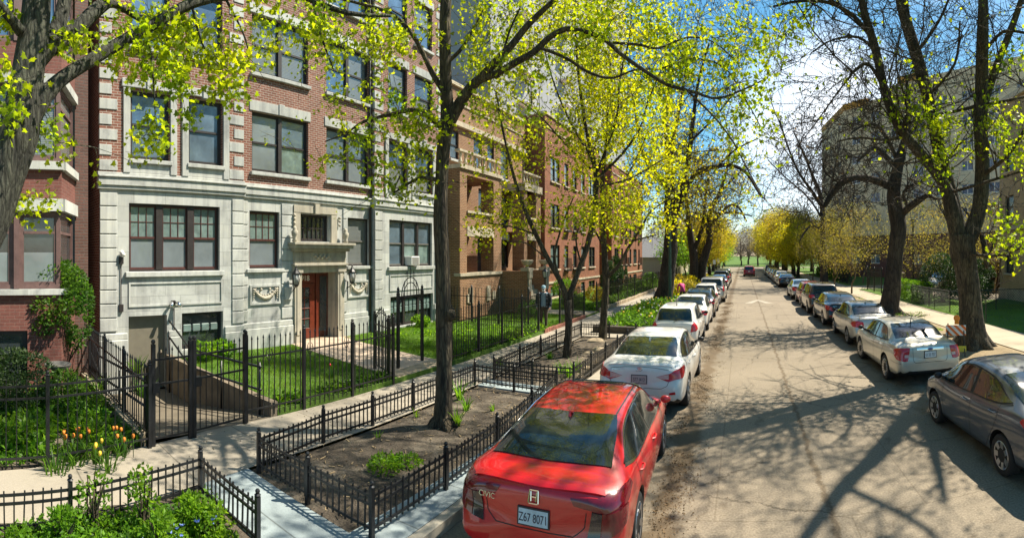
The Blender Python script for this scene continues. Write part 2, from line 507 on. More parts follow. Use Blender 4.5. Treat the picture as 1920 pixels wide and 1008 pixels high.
def glass(name, c, rough=0.03, var=0.35, scale=1.2, slats=None):
    """window glass over whatever stands close behind it (a blind, a dark room), some tones with painted sky reflection"""
    m, t, b = newmat(name)
    p = geopos(t)
    n = noise_node(t, scale, 4, 0.6, p, 0.6)
    lo = tuple(x*(1-var) for x in c); hi = tuple(x*(1+var) for x in c)
    r = ramp(t, n.outputs['Fac'], [(0.3, lo), (0.7, hi)])
    out = r.outputs['Color']
    if slats:
        s = N(t, 'ShaderNodeSeparateXYZ'); t.links.new(p, s.inputs[0])
        w = N(t, 'ShaderNodeMath', operation='PINGPONG'); w.inputs[1].default_value = slats; t.links.new(s.outputs[2], w.inputs[0])
        dv = N(t, 'ShaderNodeMath', operation='DIVIDE'); dv.inputs[1].default_value = slats; t.links.new(w.outputs[0], dv.inputs[0])
        j = ramp(t, dv.outputs[0], [(0.0, (0.45, 0.47, 0.5)), (0.5, (1, 1, 1))])
        out = mixc(t, 1.0, out, j.outputs['Color'], 'MULTIPLY')
    t.links.new(out, b.inputs['Base Color'])
    b.inputs['Roughness'].default_value = 0.25
    b.inputs['Coat Weight'].default_value = 1.0; b.inputs['Coat Roughness'].default_value = rough; b.inputs['Coat IOR'].default_value = 1.65
    n2 = noise_node(t, 1.4, 2, 0.5, p); bn = N(t, 'ShaderNodeBump'); bn.inputs['Strength'].default_value = 0.14; bn.inputs['Distance'].default_value = 0.05
    t.links.new(n2.outputs['Fac'], bn.inputs['Height']); t.links.new(bn.outputs['Normal'], b.inputs['Coat Normal'])
    return m
M['glass_dark'] = glass('dark_window_glass', (0.03, 0.038, 0.042), var=0.6)
M['glass_grey'] = glass('sky_tinted_grey_glass', (0.10, 0.145, 0.185), var=0.4)  # bluish sky reflection painted into the grey base colour
M['glass_blind'] = glass('glass_over_pale_blind', (0.17, 0.185, 0.18), var=0.15, scale=0.6, slats=0.024)
M['glass_shade'] = glass('glass_over_roller_shade', (0.165, 0.195, 0.21), var=0.25, scale=0.8)  # roller shade tone with some bluish sky reflection mixed into it
M['glass_teal'] = glass('glass_over_curtain', (0.15, 0.21, 0.20), var=0.35, scale=2.5)
M['glass_blue'] = glass('sky_lit_glass', (0.07, 0.13, 0.22), var=0.5)  # blue of the reflected sky painted into the base colour
M['frame_dark'] = plain('bronze_window_frame', (0.028, 0.023, 0.023), 0.45, var=0.2)
M['frame_maroon'] = plain('maroon_sash', (0.075, 0.024, 0.02), 0.45, var=0.2)
M['frame_grey'] = plain('grey_window_frame', (0.13, 0.125, 0.115), 0.5, var=0.2)
M['frame_mauve'] = plain('mauve_painted_wood', (0.115, 0.065, 0.06), 0.6, var=0.25)
M['white'] = plain('white_paint', (0.72, 0.71, 0.67), 0.55, var=0.06)
M['iron'] = plain('black_iron_paint', (0.012, 0.013, 0.015), 0.38, var=0.3, scale=20)
M['door_red'] = plain('varnished_red_door', (0.125, 0.023, 0.012), 0.35, var=0.25, scale=5)
M['door_brown'] = plain('dark_door_wood', (0.09, 0.025, 0.014), 0.4, var=0.3, scale=5)
M['steel_door'] = plain('taupe_steel_door', (0.155, 0.14, 0.105), 0.6, var=0.1)
M['letter_white'] = plain('white_lettering', (0.75, 0.72, 0.62), 0.5, var=0)
M['timber'] = plain('weathered_timber', (0.075, 0.062, 0.048), 0.9, var=0.4, scale=5, bumps=0.3)
M['rock'] = plain('rough_stone', (0.34, 0.27, 0.18), 0.95, var=0.45, scale=4, bumps=0.6)
M['paver_red'] = plain('red_edging_paver', (0.27, 0.105, 0.07), 0.9, var=0.35, scale=5, bumps=0.2)
M['road_paint'] = plain('worn_white_road_paint', (0.315, 0.28, 0.22), 0.8, var=0.4, scale=14)
M['chrome'] = plain('chrome', (0.75, 0.75, 0.76), 0.12, metal=1.0, var=0)
M['lamp_glass'] = plain('frosted_lamp_glass', (0.45, 0.45, 0.42), 0.2, var=0.1, coat=0.6)
M['green_pole'] = plain('green_pole_paint', (0.03, 0.075, 0.05), 0.45, var=0.2)
# ------------------------------------------------------------------ the ground
mb = MB(); mb.add([(-700, -300, -0.7), (700, -300, -0.7), (700, 1200, -0.7), (-700, 1200, -0.7)], [(0, 1, 2, 3)])
struct(mb, 'ground', M['earth'])
mb = MB(); mb.box(-3.28, 5.55, -25, 128, -0.7, 0.0)
struct(mb, 'road', M['asphalt'])
mb = MB(); mb.box(-120, 120, 128, 140, -0.7, -0.006)
struct(mb, 'cross_road', M['asphalt'])
mb = MB(); mb.box(-3.42, -3.285, -25, 126, -0.7, 0.14)
struct(mb, 'left_kerb', M['kerbstone'])
mb = MB(); mb.box(5.555, 5.70, -25, 126, -0.7, 0.14)
struct(mb, 'right_kerb', M['kerbstone'])
# sidewalks
mb = MB()
mb.add([(-7.55, 3.0, .15), (-7.1, 0.8, .15), (-6.9, -1.5, .15), (-6.9, -25, .15), (-5.3, -25, .15), (-5.3, 0, .15), (-5.62, 1.1, .15), (-5.95, 2.9, .15), (-6.08, 4.0, .15), (-6.08, 126, .15), (-7.72, 126, .15), (-7.72, 4.0, .15)],
       [(11, 0, 1, 2, 3, 4, 5, 6, 7, 8, 9, 10)][::1])
mb.f[-1] = tuple(reversed(mb.f[-1]))
struct(mb, 'left_pavement', M['concrete'])
mb = MB(); mb.box(8.6, 10.6, -25, 126, -0.7, 0.15)
struct(mb, 'right_pavement', M['concrete_warm'])
# carriage walks across the left parkway
mb = MB(); mb.box(-6.07, -3.43, 2.95, 3.82, -0.7, 0.146); mb.box(-6.07, -3.43, 10.12, 10.72, -0.7, 0.146)
mb.box(-3.96, -3.43, 3.825, 10.115, -0.7, 0.142); mb.box(-4.3, -3.43, -12, 2.945, -0.7, 0.142)
struct(mb, 'carriage_walk', M['concrete_new'])
mb = MB(); mb.box(-6.07, -3.43, 17.95, 18.9, -0.7, 0.146); mb.box(-3.85, -3.43, 10.725, 17.94, -0.7, 0.142)
mb.box(-6.07, -3.43, 62, 66, -0.7, 0.146)
struct(mb, 'parkway_walk', M['concrete'])
# soil beds in the parkways, gently mounded
def mound(name, x0, x1, y0, y1, z, h, m, nx=14, ny=30, seed=0, rough=0.03):
    V = []; F = []
    for j in range(ny + 1):
        for i in range(nx + 1):
            u, v = i / nx, j / ny
            x = x0 + (x1 - x0) * u; y = y0 + (y1 - y0) * v
            e = min(1, min(u, 1 - u) * 6) * min(1, min(v, 1 - v) * 8)
            V.append((x, y, z + e * (h + rough * mnoise.noise(Vector((x * 2.1 + seed, y * 2.1, 0))) + 0.4 * rough * mnoise.noise(Vector((x * 7, y * 7, seed))))))
    for j in range(ny):
        for i in range(nx):
            a = j * (nx + 1) + i
            F.append((a, a + 1, a + nx + 2, a + nx + 1))
    me = np_mesh(name, V, F, m, smooth=True)
    return tag(link(name, me), kind='structure')
mound('soil_bed', -6.07, -3.97, 3.83, 10.11, 0.11, 0.05, M['soil'])
mound('soil_bed', -6.07, -3.86, 10.73, 17.94, 0.11, 0.06, M['soil'], seed=4)
mound('soil_bed', -6.07, -4.31, -6.0, 2.94, 0.11, 0.04, M['soil'], seed=9)
mound('soil_bed', -6.07, -3.43, 18.91, 61.9, 0.13, 0.10, M['lawnbase'], ny=90, seed=12)
mound('grass_verge', -6.07, -3.43, 66.1, 126, 0.12, 0.05, M['lawnbase'], ny=60, seed=15)
mound('dirt_parkway', 5.71, 8.59, -20, 60, 0.12, 0.06, M['dirt'], nx=16, ny=160, seed=21, rough=0.06)
mound('grass_verge', 5.71, 8.59, 60.1, 126, 0.12, 0.05, M['lawnbase'], ny=60, seed=25)
# front yards on the left
mb = MB(); mb.box(-13.5, -7.73, 5.55, 18.6, -0.7, 0.27)
struct(mb, 'front_yard', M['lawnbase'])
mb = MB(); mb.box(-40, -7.73, 18.605, 126, -0.7, 0.24)
struct(mb, 'side_yards', M['lawnbase'])
mb = MB(); mb.prism([(-13, -25), (-6.95, -25), (-6.95, -1.5), (-7.15, 0.8), (-7.58, 2.75), (-13, 2.75)], -0.7, 0.17)
struct(mb, 'garden_soil', M['soil'])
# sunken ramp down to the basement door
mb = MB()
mb.add([(-7.725, 2.75, .146), (-7.725, 5.5, .146), (-8.2, 5.5, .10), (-8.2, 2.75, .10), (-11.6, 2.75, -.56), (-11.6, 5.5, -.56), (-13.2, 2.75, -.56), (-13.2, 5.5, -.56)],
       [(0, 1, 2, 3), (3, 2, 5, 4), (4, 5, 7, 6)])
M['ramp'] = concrete('shaded_ramp_concrete', (.16, .135, .098), 1.8)  # shade of the sunken ramp put into a darker concrete colour
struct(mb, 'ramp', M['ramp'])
tag(MB().box(-13.0, -7.74, 5.4, 5.56, -.7, .42).build('retaining_wall', plain('stained_wall_concrete', (.17, .135, .095), .9, var=.4, scale=2, bumps=.2)), 'low concrete retaining wall along the lawn side of the sunken basement ramp', 'wall')
tag(MB().box(-13.0, -7.62, 2.7, 2.86, -.7, .30).build('retaining_wall', M['concrete_warm']), 'low concrete kerb wall between flower garden and the sunken basement ramp', 'wall')
# walk from the arched gate to the red door, with a rough stone step up from the pavement
mb = MB(); mb.prism([(-13.3, 10.0), (-7.95, 9.15), (-8.05, 11.35), (-10.2, 11.7), (-13.3, 12.3)], 0.1, 0.285)
struct(mb, 'front_path', M['concrete_pink'])
mb = MB(); mb.prism([(-8.25, 9.3), (-7.74, 9.15), (-7.74, 11.5), (-8.3, 11.4)], 0.0, 0.292)
tag(mb.build('stone_step', M['rock'], bevel=0.03), 'rust stained stone step up to the arched garden gate', 'step')
mb = MB(); mb.box(-12.6, -7.735, 23.3, 25.2, 0, 0.262); struct(mb, 'front_path', M['concrete_warm'])
mb = MB(); mb.box(10.6, 26, 44.5, 49.5, -.7, 0.155); struct(mb, 'driveway', M['concrete_warm'])
mb = MB(); mb.box(5.71, 8.59, 44.5, 49.5, -.7, 0.19); struct(mb, 'driveway_apron', M['concrete_warm'])
# right hand yards
mb = MB(); mb.box(10.605, 60, -25, 44.45, -0.7, 0.16); struct(mb, 'right_yard', M['lawnbase'])
mb = MB(); mb.box(10.605, 60, 49.55, 126, -0.7, 0.16); struct(mb, 'far_right_yard', M['lawnbase'])
mb = MB(); mb.box(14.5, 40, 30.0, 44.4, 0.1, 0.17); struct(mb, 'parking_court', M['asphalt'])
# park lawn past the end of the street
V = []; F = []
for j in range(13):
    for i in range(41):
        V.append((-200 + i * 10, 140 + j * 20, 0.02 + min(1, j / 6) * 2.6 + 0.3 * mnoise.noise(Vector((i * .5, j * .5, 0)))))
for j in range(12):
    for i in range(40):
        a = j * 41 + i; F.append((a, a + 1, a + 42, a + 41))
tag(link('park_lawn', np_mesh('park_lawn', V, F, M['lawnbase'], smooth=True)), kind='structure')
# painted chevron of the speed hump, and a second one further on
def chevron(y, x0=-0.7, x1=3.0):
    mb = MB(); z = 0.005
    xm = (x0 + x1) / 2
    mb.add([(x0, y, z), (x0 + .5, y, z), (xm, y + 1.9, z), (xm, y + 2.8, z)], [(0, 1, 2, 3)])
    mb.add([(x1 - .5, y, z), (x1, y, z), (xm, y + 2.8, z), (xm, y + 1.9, z)], [(0, 1, 2, 3)])
    return mb
mb = chevron(33.4, .10, 2.05)
struct(mb, 'road_marking', M['road_paint'])
# ------------------------------------------------------------------ walls, windows, blocks
class Wall:
    """an upright wall plane: origin o (world), u along it, n outward. All parts take (u, z, d) with d out from the wall face"""
    def __init__(s, o, u, n):
        s.o = Vector(o); s.u = Vector(u).normalized(); s.n = Vector(n).normalized()
    def p(s, u, z, d=0.0):
        q = s.o + s.u * u + s.n * d
        return (q.x, q.y, z)
    def box(s, mb, u0, u1, z0, z1, d0, d1):
        P = s.p
        vs = [P(u0,z0,d0),P(u1,z0,d0),P(u1,z0,d1),P(u0,z0,d1),P(u0,z1,d0),P(u1,z1,d0),P(u1,z1,d1),P(u0,z1,d1)]
        fs = [(0,3,2,1),(4,5,6,7),(0,1,5,4),(1,2,6,5),(2,3,7,6),(3,0,4,7)]
        # wall frame (u, n, z) may be left handed
        if s.u.cross(s.n).z < 0: fs = [tuple(reversed(f)) for f in fs]
        return mb.add(vs, fs)
    def holed(s, mb, u0, u1, z0, z1, holes, depth=0.18, d=0.0):
        us = sorted(set([u0, u1] + [h[0] for h in holes] + [h[1] for h in holes]))
        zs = sorted(set([z0, z1] + [h[2] for h in holes] + [h[3] for h in holes]))
        us = [u for u in us if u0 - 1e-6 <= u <= u1 + 1e-6]; zs = [z for z in zs if z0 - 1e-6 <= z <= z1 + 1e-6]
        for a, b in zip(us, us[1:]):
            for c, e in zip(zs, zs[1:]):
                um, zm = (a + b) / 2, (c + e) / 2
                if any(h[0] < um < h[1] and h[2] < zm < h[3] for h in holes): continue
                mb.add([s.p(a, c, d), s.p(b, c, d), s.p(b, e, d), s.p(a, e, d)], [(0, 1, 2, 3)])
        for h in holes:
            a, b, c, e = max(h[0], u0), min(h[1], u1), max(h[2], z0), min(h[3], z1)
            if a >= b or c >= e: continue
            for q in ([(a,c),(a,e)], [(b,c),(b,e)], [(a,c),(b,c)], [(a,e),(b,e)]):
                (ua, za), (ub, zb) = q
                mb.add([s.p(ua,za,d), s.p(ub,zb,d), s.p(ub,zb,d-depth), s.p(ua,za,d-depth)], [(0,1,2,3)])

rnd = random.Random(7)
def window(W, parent, u0, u1, z0, z1, depth=0.16, lights=1, mullion=0.09, frame='frame_dark', panes=None, muntin=None, sash=0.45, fw=0.055,
           sill=None, sillmat='stone_plain', sillw=0.09, sash_mat=None, d=0.0, double=True):
    """a window of so many lights set DEPTH behind the face; muntin=(cols, rows) of the upper sash; each light has its own pane"""
    fb = MB(); f2 = MB()
    f0, f1 = d - depth, d - depth + 0.07
    W.box(fb, u0, u0+fw, z0, z1, f0, f1); W.box(fb, u1-fw, u1, z0, z1, f0, f1)
    W.box(fb, u0+fw, u1-fw, z1-fw, z1, f0, f1); W.box(fb, u0+fw, u1-fw, z0, z0+fw, f0, f1)
    iw = (u1 - u0 - 2*fw - mullion*(lights-1)) / lights
    pl = []
    for i in range(lights):
        a = u0 + fw + i*(iw+mullion); b = a + iw
        if i: W.box(fb, a-mullion, a, z0+fw, z1-fw, f0+.002, f1+0.03)
        zm = z0 + (z1-z0)*(1-sash) if double else z1
        sw = 0.04; g0, g1 = f0+.012, f0+0.048
        W.box(f2, a, a+sw, z0+fw, z1-fw, g0, g1); W.box(f2, b-sw, b, z0+fw, z1-fw, g0, g1)
        W.box(f2, a+sw, b-sw, z1-fw-sw, z1-fw, g0, g1); W.box(f2, a+sw, b-sw, z0+fw, z0+fw+0.06, g0, g1)
        if double: W.box(f2, a+sw, b-sw, zm-0.03, zm+0.03, g0+.003, g1+.012)
        if muntin:
            c, r_ = muntin
            for k in range(1, c):
                x = a+sw + (b-a-2*sw)*k/c; W.box(f2, x-.011, x+.011, zm+.03, z1-fw-sw, g0+.008, g1-.008)
            for k in range(1, r_):
                z = zm+.03 + (z1-fw-sw-zm-.03)*k/r_; W.box(f2, a+sw, b-sw, z-.009, z+.009, g0+.010, g1-.011)
        pl.append((a, b, zm))
    wf = fb.build('window', M[frame], parent)
    f2.build('sash', M[sash_mat or frame], wf)
    for i, (a, b, zm) in enumerate(pl):
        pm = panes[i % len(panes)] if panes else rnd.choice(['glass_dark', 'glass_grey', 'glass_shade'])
        up, lo = (pm if isinstance(pm, tuple) else (pm, pm))
        g = MB()
        if double and up != lo:
            W.box(g, a+.02, b-.02, z0+fw, zm, f0-.02, f0+.018); g.mat(1); W.box(g, a+.02, b-.02, zm, z1-fw-.01, f0-.02, f0+.022)
            g.build('pane', [M[lo], M[up]], wf)
        else:
            W.box(g, a+.02, b-.02, z0+fw, z1-fw-.01, f0-.02, f0+.02); g.build('pane', M[up], wf)
    if sill:
        sb = MB(); W.box(sb, u0-sill, u1+sill, z0-sillw-.03, z0-.002, -0.05+d, 0.10+d); sb.build('sill', M[sillmat], wf, bevel=0.012)
    return wf

def shell(name, parent, pts, z0, z1, m, roof=True):
    """closed back and sides of a building over a ground polygon: (list of edges drawn)"""
    mb = MB()
    for (a, b) in pts: mb.add([(a[0],a[1],z0),(b[0],b[1],z0),(b[0],b[1],z1),(a[0],a[1],z1)], [(0,1,2,3)])
    return mb.build(name, M[m] if isinstance(m, str) else m, parent)

# ------------------------------------------------------------------ 918: limestone base, red brick above, two shallow bays
B918 = thing('apartment_building', 'red brick walk-up with pale limestone ground floor, white quoins and a red door numbered 918', 'building', (-13.2, 10.9, 0.25))
ZB, ZC, ZT = 5.08, 5.46, 15.4
BX, CX = -13.0, -13.2
Y0, Y1, Y2, Y3 = 3.45, 8.02, 13.93, 18.5
WL = Wall((BX, 0, 0), (0, 1, 0), (1, 0, 0))
WC = Wall((CX, 0, 0), (0, 1, 0), (1, 0, 0))
bayL = dict(gw=(4.30, 7.18), bd=(4.29, 5.45, -.56, 1.55), bw=(5.92, 7.29, .5, 1.57), up=((4.34, 5.53), (6.13, 7.27)))
bayR = dict(gw=(14.80, 17.69), bw=(14.87, 17.77, .34, 1.58), up=((14.74, 15.93), (16.44, 17.70)))
floors = [(5.95, 7.88), (9.12, 11.02), (12.30, 14.2)]
# stone ground storey
mb = MB()
WL.holed(mb, Y0, Y1, -.7, ZB, [(*bayL['gw'], 2.80, 4.72), bayL['bd'], bayL['bw']], 0.22)
WL.holed(mb, Y2, Y3, -.7, ZB, [(*bayR['gw'], 2.80, 4.70), bayR['bw']], 0.22)
WC.holed(mb, Y1, Y2, -.7, ZB, [(8.37, 9.55, 2.83, 4.69), (10.43, 11.78, 3.74, 4.69), (12.68, 13.83, 2.86, 4.67), (10.42, 12.10, .27, 2.66)], 0.24)
for y in (Y1, Y2): mb.add([(CX, y, -.7), (BX, y, -.7), (BX, y, ZB), (CX, y, ZB)], [(0, 1, 2, 3)])
mb.build('stone_wall', M['stone'], B918)
# projecting plinth courses
mb = MB()
for (a, b, W) in ((Y0-.02, 4.26, WL), (5.48, 5.88, WL), (7.33, Y1+.02, WL), (Y1+.02, 10.1, WC), (12.44, Y2-.02, WC), (Y2-.02, 14.8, WL), (17.82, Y3+.02, WL)):
    mb.cut(); W.box(mb, a, b, -.7, .92, -.02, .07); W.box(mb, a, b, .92, 1.10, -.02, .045)
mb.build('plinth', M['stone_plain'], B918, bevel=0.02)
# rusticated courses: blocks standing proud with shadow gaps
mb = MB()
for (a, b, W, dd) in ((Y0, Y0+.50, WL, .05), (Y1-.42, Y1, WL, .035), (Y1+.002, 8.30, WC, .035), (9.62, 10.12, WC, .035), (12.42, 12.62, WC, .035), (13.89, Y2-.002, WC, .035), (Y2, 14.38, WL, .035), (Y3-.5, Y3, WL, .05)):
    zc = 1.16; mb.cut()
    while zc < 4.9:
        W.box(mb, a, b, zc, min(zc + .355, 4.98), -.02, dd)
        zc += .385
mb.build('quoin_course', M['stone_plain'], B918, bevel=0.012)
# recessed panels under the bay windows: raised borders
mb = MB()
for (a, b, z0, z1) in ((4.34, 7.21, 1.86, 2.45), (14.85, 17.68, 1.86, 2.42)):
    t_ = .05; mb.cut()
    WL.box(mb, a-t_, a, z0-t_, z1+t_, -.02, .03); WL.box(mb, b, b+t_, z0-t_, z1+t_, -.02, .03)
    WL.box(mb, a, b, z1, z1+t_, -.02, .03); WL.box(mb, a, b, z0-t_, z0, -.02, .03)
mb.build('panel_border', M['stone_plain'], B918)
# belt course between stone and brick
mb = MB()
for (a, b, W) in ((Y0-.06, Y1+.05, WL), (Y1+.05, Y2-.05, WC), (Y2-.05, Y3+.06, WL)):
    mb.cut(); W.box(mb, a, b, ZB, ZB+.10, -.1, .07); W.box(mb, a, b, ZB+.10, ZC-.06, -.1, .11); W.box(mb, a, b, ZC-.06, ZC, -.1, .15)
    W.box(mb, a, b, ZC, ZC+.10, -.1, .03)
mb.build('belt_course', M['stone_plain'], B918, bevel=0.015)
# brick storeys
ctr = [[(8.46, 10.78), (11.62, 13.83)]] * 3
mb = MB()
for W, ya, yb, wins in ((WL, Y0, Y1, bayL['up']), (WL, Y2, Y3, bayR['up']), (WC, Y1, Y2, ctr[0])):
    hs = [(a, b, z0, z1) for (z0, z1) in floors for (a, b) in wins]
    W.holed(mb, ya, yb, ZC+.10, ZT, hs, 0.2)
for y in (Y1, Y2): mb.add([(CX, y, ZC+.1), (BX, y, ZC+.1), (BX, y, ZT), (CX, y, ZT)], [(0, 1, 2, 3)])
for y in (Y0, Y3): mb.add([(BX, y, -.7), (-30, y, -.7), (-30, y, ZT), (BX, y, ZT)], [(0, 1, 2, 3)])
mb.add([(-30, Y0, ZT-.5), (BX, Y0, ZT-.5), (BX, Y3, ZT-.5), (-30, Y3, ZT-.5)], [(0, 1, 2, 3)])
mb.build('brick_wall', M['brick_red'], B918)
mb = MB()
for (a, b, W) in ((Y0-.1, Y1+.08, WL), (Y1+.08, Y2-.08, WC), (Y2-.08, Y3+.1, WL)): W.box(mb, a, b, ZT-.05, ZT+.30, -.35, .12)
mb.build('parapet_coping', M['stone_plain'], B918)
# quoins of alternating white blocks at the bay corners
mb = MB()
for (a, b, sgn) in ((Y0-.012, Y0+.50, 1), (Y1-.46, Y1+.012, -1), (Y2-.012, Y2+.46, 1), (Y3-.5, Y3+.012, -1)):
    z = ZC + .14; k = 0; mb.cut()
    while z < ZT - .4:
        w = .52 if k % 2 == 0 else .36
        if sgn > 0: WL.box(mb, a, a+w, z, z+.29, -.1, .022)
        else: WL.box(mb, b-w, b, z, z+.29, -.1, .022)
        z += .42; k += 1
mb.build('quoin', M['stone_plain'], B918, bevel=0.01)
# stone surrounds: bay windows get full architraves with a keystone on the second floor, flat heads above
mb = MB()
for bay in (bayL, bayR):
    for fi, (z0, z1) in enumerate(floors):
        for (a, b) in bay['up']:
            mb.cut()
            if fi == 0:
                WL.box(mb, a-.22, a-.01, ZC+.1, z1+.06, -.02, .055); WL.box(mb, b+.01, b+.22, ZC+.1, z1+.06, -.02, .055)
                WL.box(mb, a-.26, b+.26, z1+.06, z1+.30, -.02, .07); WL.box(mb, (a+b)/2-.13, (a+b)/2+.13, z1+.01, z1+.40, -.02, .11)
                WL.box(mb, a-.01, b+.01, ZC+.1, z0-.12, -.02, .02)
            else:
                WL.box(mb, a-.12, b+.12, z1+.01, z1+.34, -.02, .03)
for fi, (z0, z1) in enumerate(floors):
    for (a, b) in ctr[0]:
        mb.cut(); WC.box(mb, a-.10, b+.10, z1+.01, z1+.34, -.02, .03); WC.box(mb, (a+b)/2-.12, (a+b)/2+.12, z1+.005, z1+.38, -.02, .06)
mb.build('window_surround', M['stone_plain'], B918, bevel=0.012)
# windows
for bay, hm in ((bayL, 'frame_maroon'), (bayR, 'frame_grey')):
    L = bay is bayL
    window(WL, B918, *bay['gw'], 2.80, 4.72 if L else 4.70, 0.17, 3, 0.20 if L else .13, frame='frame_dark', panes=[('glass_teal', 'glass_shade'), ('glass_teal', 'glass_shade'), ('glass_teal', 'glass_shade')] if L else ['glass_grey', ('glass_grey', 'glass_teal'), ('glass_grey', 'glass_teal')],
           muntin=(3, 2) if L else None, sash=.50, sill=.12, sash_mat=hm, sillw=.12)
    for fi, (z0, z1) in enumerate(floors):
        for wi, (a, b) in enumerate(bay['up']):
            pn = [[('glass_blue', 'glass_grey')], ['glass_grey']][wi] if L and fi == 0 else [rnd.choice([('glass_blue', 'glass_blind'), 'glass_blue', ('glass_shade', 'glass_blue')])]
            window(WL, B918, a, b, z0, z1, 0.17, 1, panes=pn, sash=.48, sill=.06)
for fi, (z0, z1) in enumerate(floors):
    for wi, (a, b) in enumerate(ctr[0]):
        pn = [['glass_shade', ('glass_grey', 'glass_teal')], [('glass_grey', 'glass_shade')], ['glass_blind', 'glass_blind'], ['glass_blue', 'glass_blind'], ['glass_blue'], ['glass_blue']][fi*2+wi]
        window(WC, B918, a, b, z0, z1, 0.17, 2, .14, panes=pn, sash=.50, sill=.07)
window(WC, B918, 8.37, 9.55, 2.83, 4.69, .17, 1, panes=[('glass_teal', 'glass_shade')], muntin=(4, 2), sash=.5, sill=.14, sash_mat='frame_maroon')
window(WC, B918, 12.68, 13.83, 2.86, 4.67, .17, 1, panes=['glass_blind'], sash=.48, sill=.10, sash_mat='frame_grey')
window(WC, B918, 10.43, 11.78, 3.74, 4.69, .22, 1, panes=['glass_dark'], muntin=(6, 2), sash=.99, double=False)
# transom's leading: bars built over the single light
mb = MB()
for k in range(1, 6):
    u = 10.5 + 1.2*k/6; WC.box(mb, u-.012, u+.012, 3.8, 4.63, -.195, -.16)
WC.box(mb, 10.48, 11.73, 4.20, 4.225, -.19, -.158)
mb.build('transom_bar', M['frame_dark'], B918)
# basement windows: glass block strip over a dark lower sash
for (a, b, z0, z1, n) in ((5.92, 7.29, .5, 1.57, 1), (14.87, 17.77, .34, 1.58, 3)):
    w_ = window(WL, B918, a, b, z0, z1, .2, n, .12, panes=['glass_dark'], sash=.45, frame='frame_dark')
    mb = MB()
    iw = (b - a - .11 - .12*(n-1))/n
    for q in range(n):
        ua = a + .055 + q*(iw+.12); mb.cut()
        rows = 1 if n == 1 else 2; cols = 4 if n == 1 else 3
        for r_ in range(rows):
            for c_ in range(cols):
                bw_ = (iw-.06)/cols; bh_ = .22 if rows == 1 else .24
                zz = z1 - (.55 if rows == 1 else .16) - (r_+1)*(bh_+.02) + (.22 if rows == 1 else 0)
                WL.box(mb, ua+.03+c_*bw_+.02, ua+.03+(c_+1)*bw_-.02, zz, zz+bh_, -.16, -.12)
    mb.build('glass_block', M['glass_teal'], w_, bevel=.02)
# basement steel door
mb = MB(); WL.box(mb, 4.30, 5.44, -.56, 1.54, -.24, -.18)
d_ = mb.build('basement_door', M['steel_door'], B918)
mb = MB(); WL.box(mb, 5.44-.16, 5.44-.10, .42, .54, -.18, -.12); mb.build('handle', M['chrome'], d_)
# portal
mb = MB()
WC.box(mb, 10.12, 10.42, .25, 3.06, -.02, .10); WC.box(mb, 12.10, 12.42, .25, 3.06, -.02, .10)      # pilasters
WC.box(mb, 10.05, 10.45, 2.66, 2.90, -.02, .15); WC.box(mb, 12.07, 12.48, 2.66, 2.90, -.02, .15)
WC.box(mb, 10.20, 10.34, .55, 2.6, .10, .125); WC.box(mb, 12.18, 12.34, .55, 2.6, .10, .125)
WC.box(mb, 10.42, 12.10, 2.66, 2.90, -.02, .08)
WC.box(mb, 10.08, 12.46, 2.90, 3.42, -.02, .14)                                                     # frieze
WC.box(mb, 10.00, 12.54, 3.40, 3.50, -.02, .26); WC.box(mb, 9.92, 12.62, 3.50, 3.62, -.02, .38); WC.box(mb, 9.86, 12.68, 3.62, 3.70, -.02, .44)
WC.box(mb, 10.02, 12.52, 2.90, 2.98, -.02, .22)
WC.box(mb, 10.10, 10.40, 3.70, 4.95, -.02, .06); WC.box(mb, 11.81, 12.10, 3.70, 4.95, -.02, .06); WC.box(mb, 10.10, 12.10, 4.72, 4.97, -.02, .07); WC.box(mb, 11.0, 11.22, 4.70, 5.05, -.02, .13)
for k in range(28):
    u = 10.2 + k*.08
    if abs(u - 11.27) > .42: WC.box(mb, u, u+.045, 3.02, 3.36, .14, .155)
mb.build('portal', M['stone_warm'], B918, bevel=.015)
mb = MB()
for sy in (10.02, 12.36):   # small carved urns over the hood ends, and scrolls
    mb.cut()
    mb.lathe([(.04, 3.70), (.10, 3.74), (.06, 3.82), (.11, 3.95), (.12, 4.06), (.06, 4.12), (.08, 4.17), (.02, 4.24)], (CX+.22, sy, 0), 8)
    for zz in (4.35, 4.5, 4.62): mb.ball((CX+.07, sy+.10 if sy < 11 else sy-.16, zz), .055, 6, 4)
mb.cut()
for k in range(-3, 4):      # carved leaves of the frieze
    mb.ball((CX+.16, 11.27+k*.10, 3.20 + (.05 if k % 2 else -.03)), .065, 6, 4)
mb.build('carving', M['stone_warm'], B918, smooth=True)
# door
mb = MB(); WC.box(mb, 10.44, 12.08, .27, 2.64, -.50, -.44)
dr = mb.build('entrance_door', M['door_brown'], B918)
mb = MB()
WC.box(mb, 10.50, 10.70, .30, 2.25, -.44, -.395); WC.box(mb, 11.18, 11.40, .30, 2.25, -.44, -.395); WC.box(mb, 10.70, 11.18, .30, .66, -.44, -.397); WC.box(mb, 10.70, 11.18, 2.12, 2.25, -.44, -.397)
WC.box(mb, 10.46, 11.42, 2.27, 2.62, -.44, -.39); WC.box(mb, 10.93, 10.95, .66, 2.12, -.436, -.40)
for z in (1.0, 1.37, 1.75): WC.box(mb, 10.70, 11.18, z-.012, z+.012, -.436, -.40)
WC.box(mb, 11.46, 11.60, .30, 2.6, -.44, -.38)
mb.build('door_leaf', M['door_red'], dr, bevel=.006)
mb = MB(); WC.box(mb, 10.70, 11.18, .66, 2.12, -.44, -.425); WC.box(mb, 11.68, 12.0, .5, 2.5, -.44, -.425); mb.build('pane', M['glass_dark'], dr)
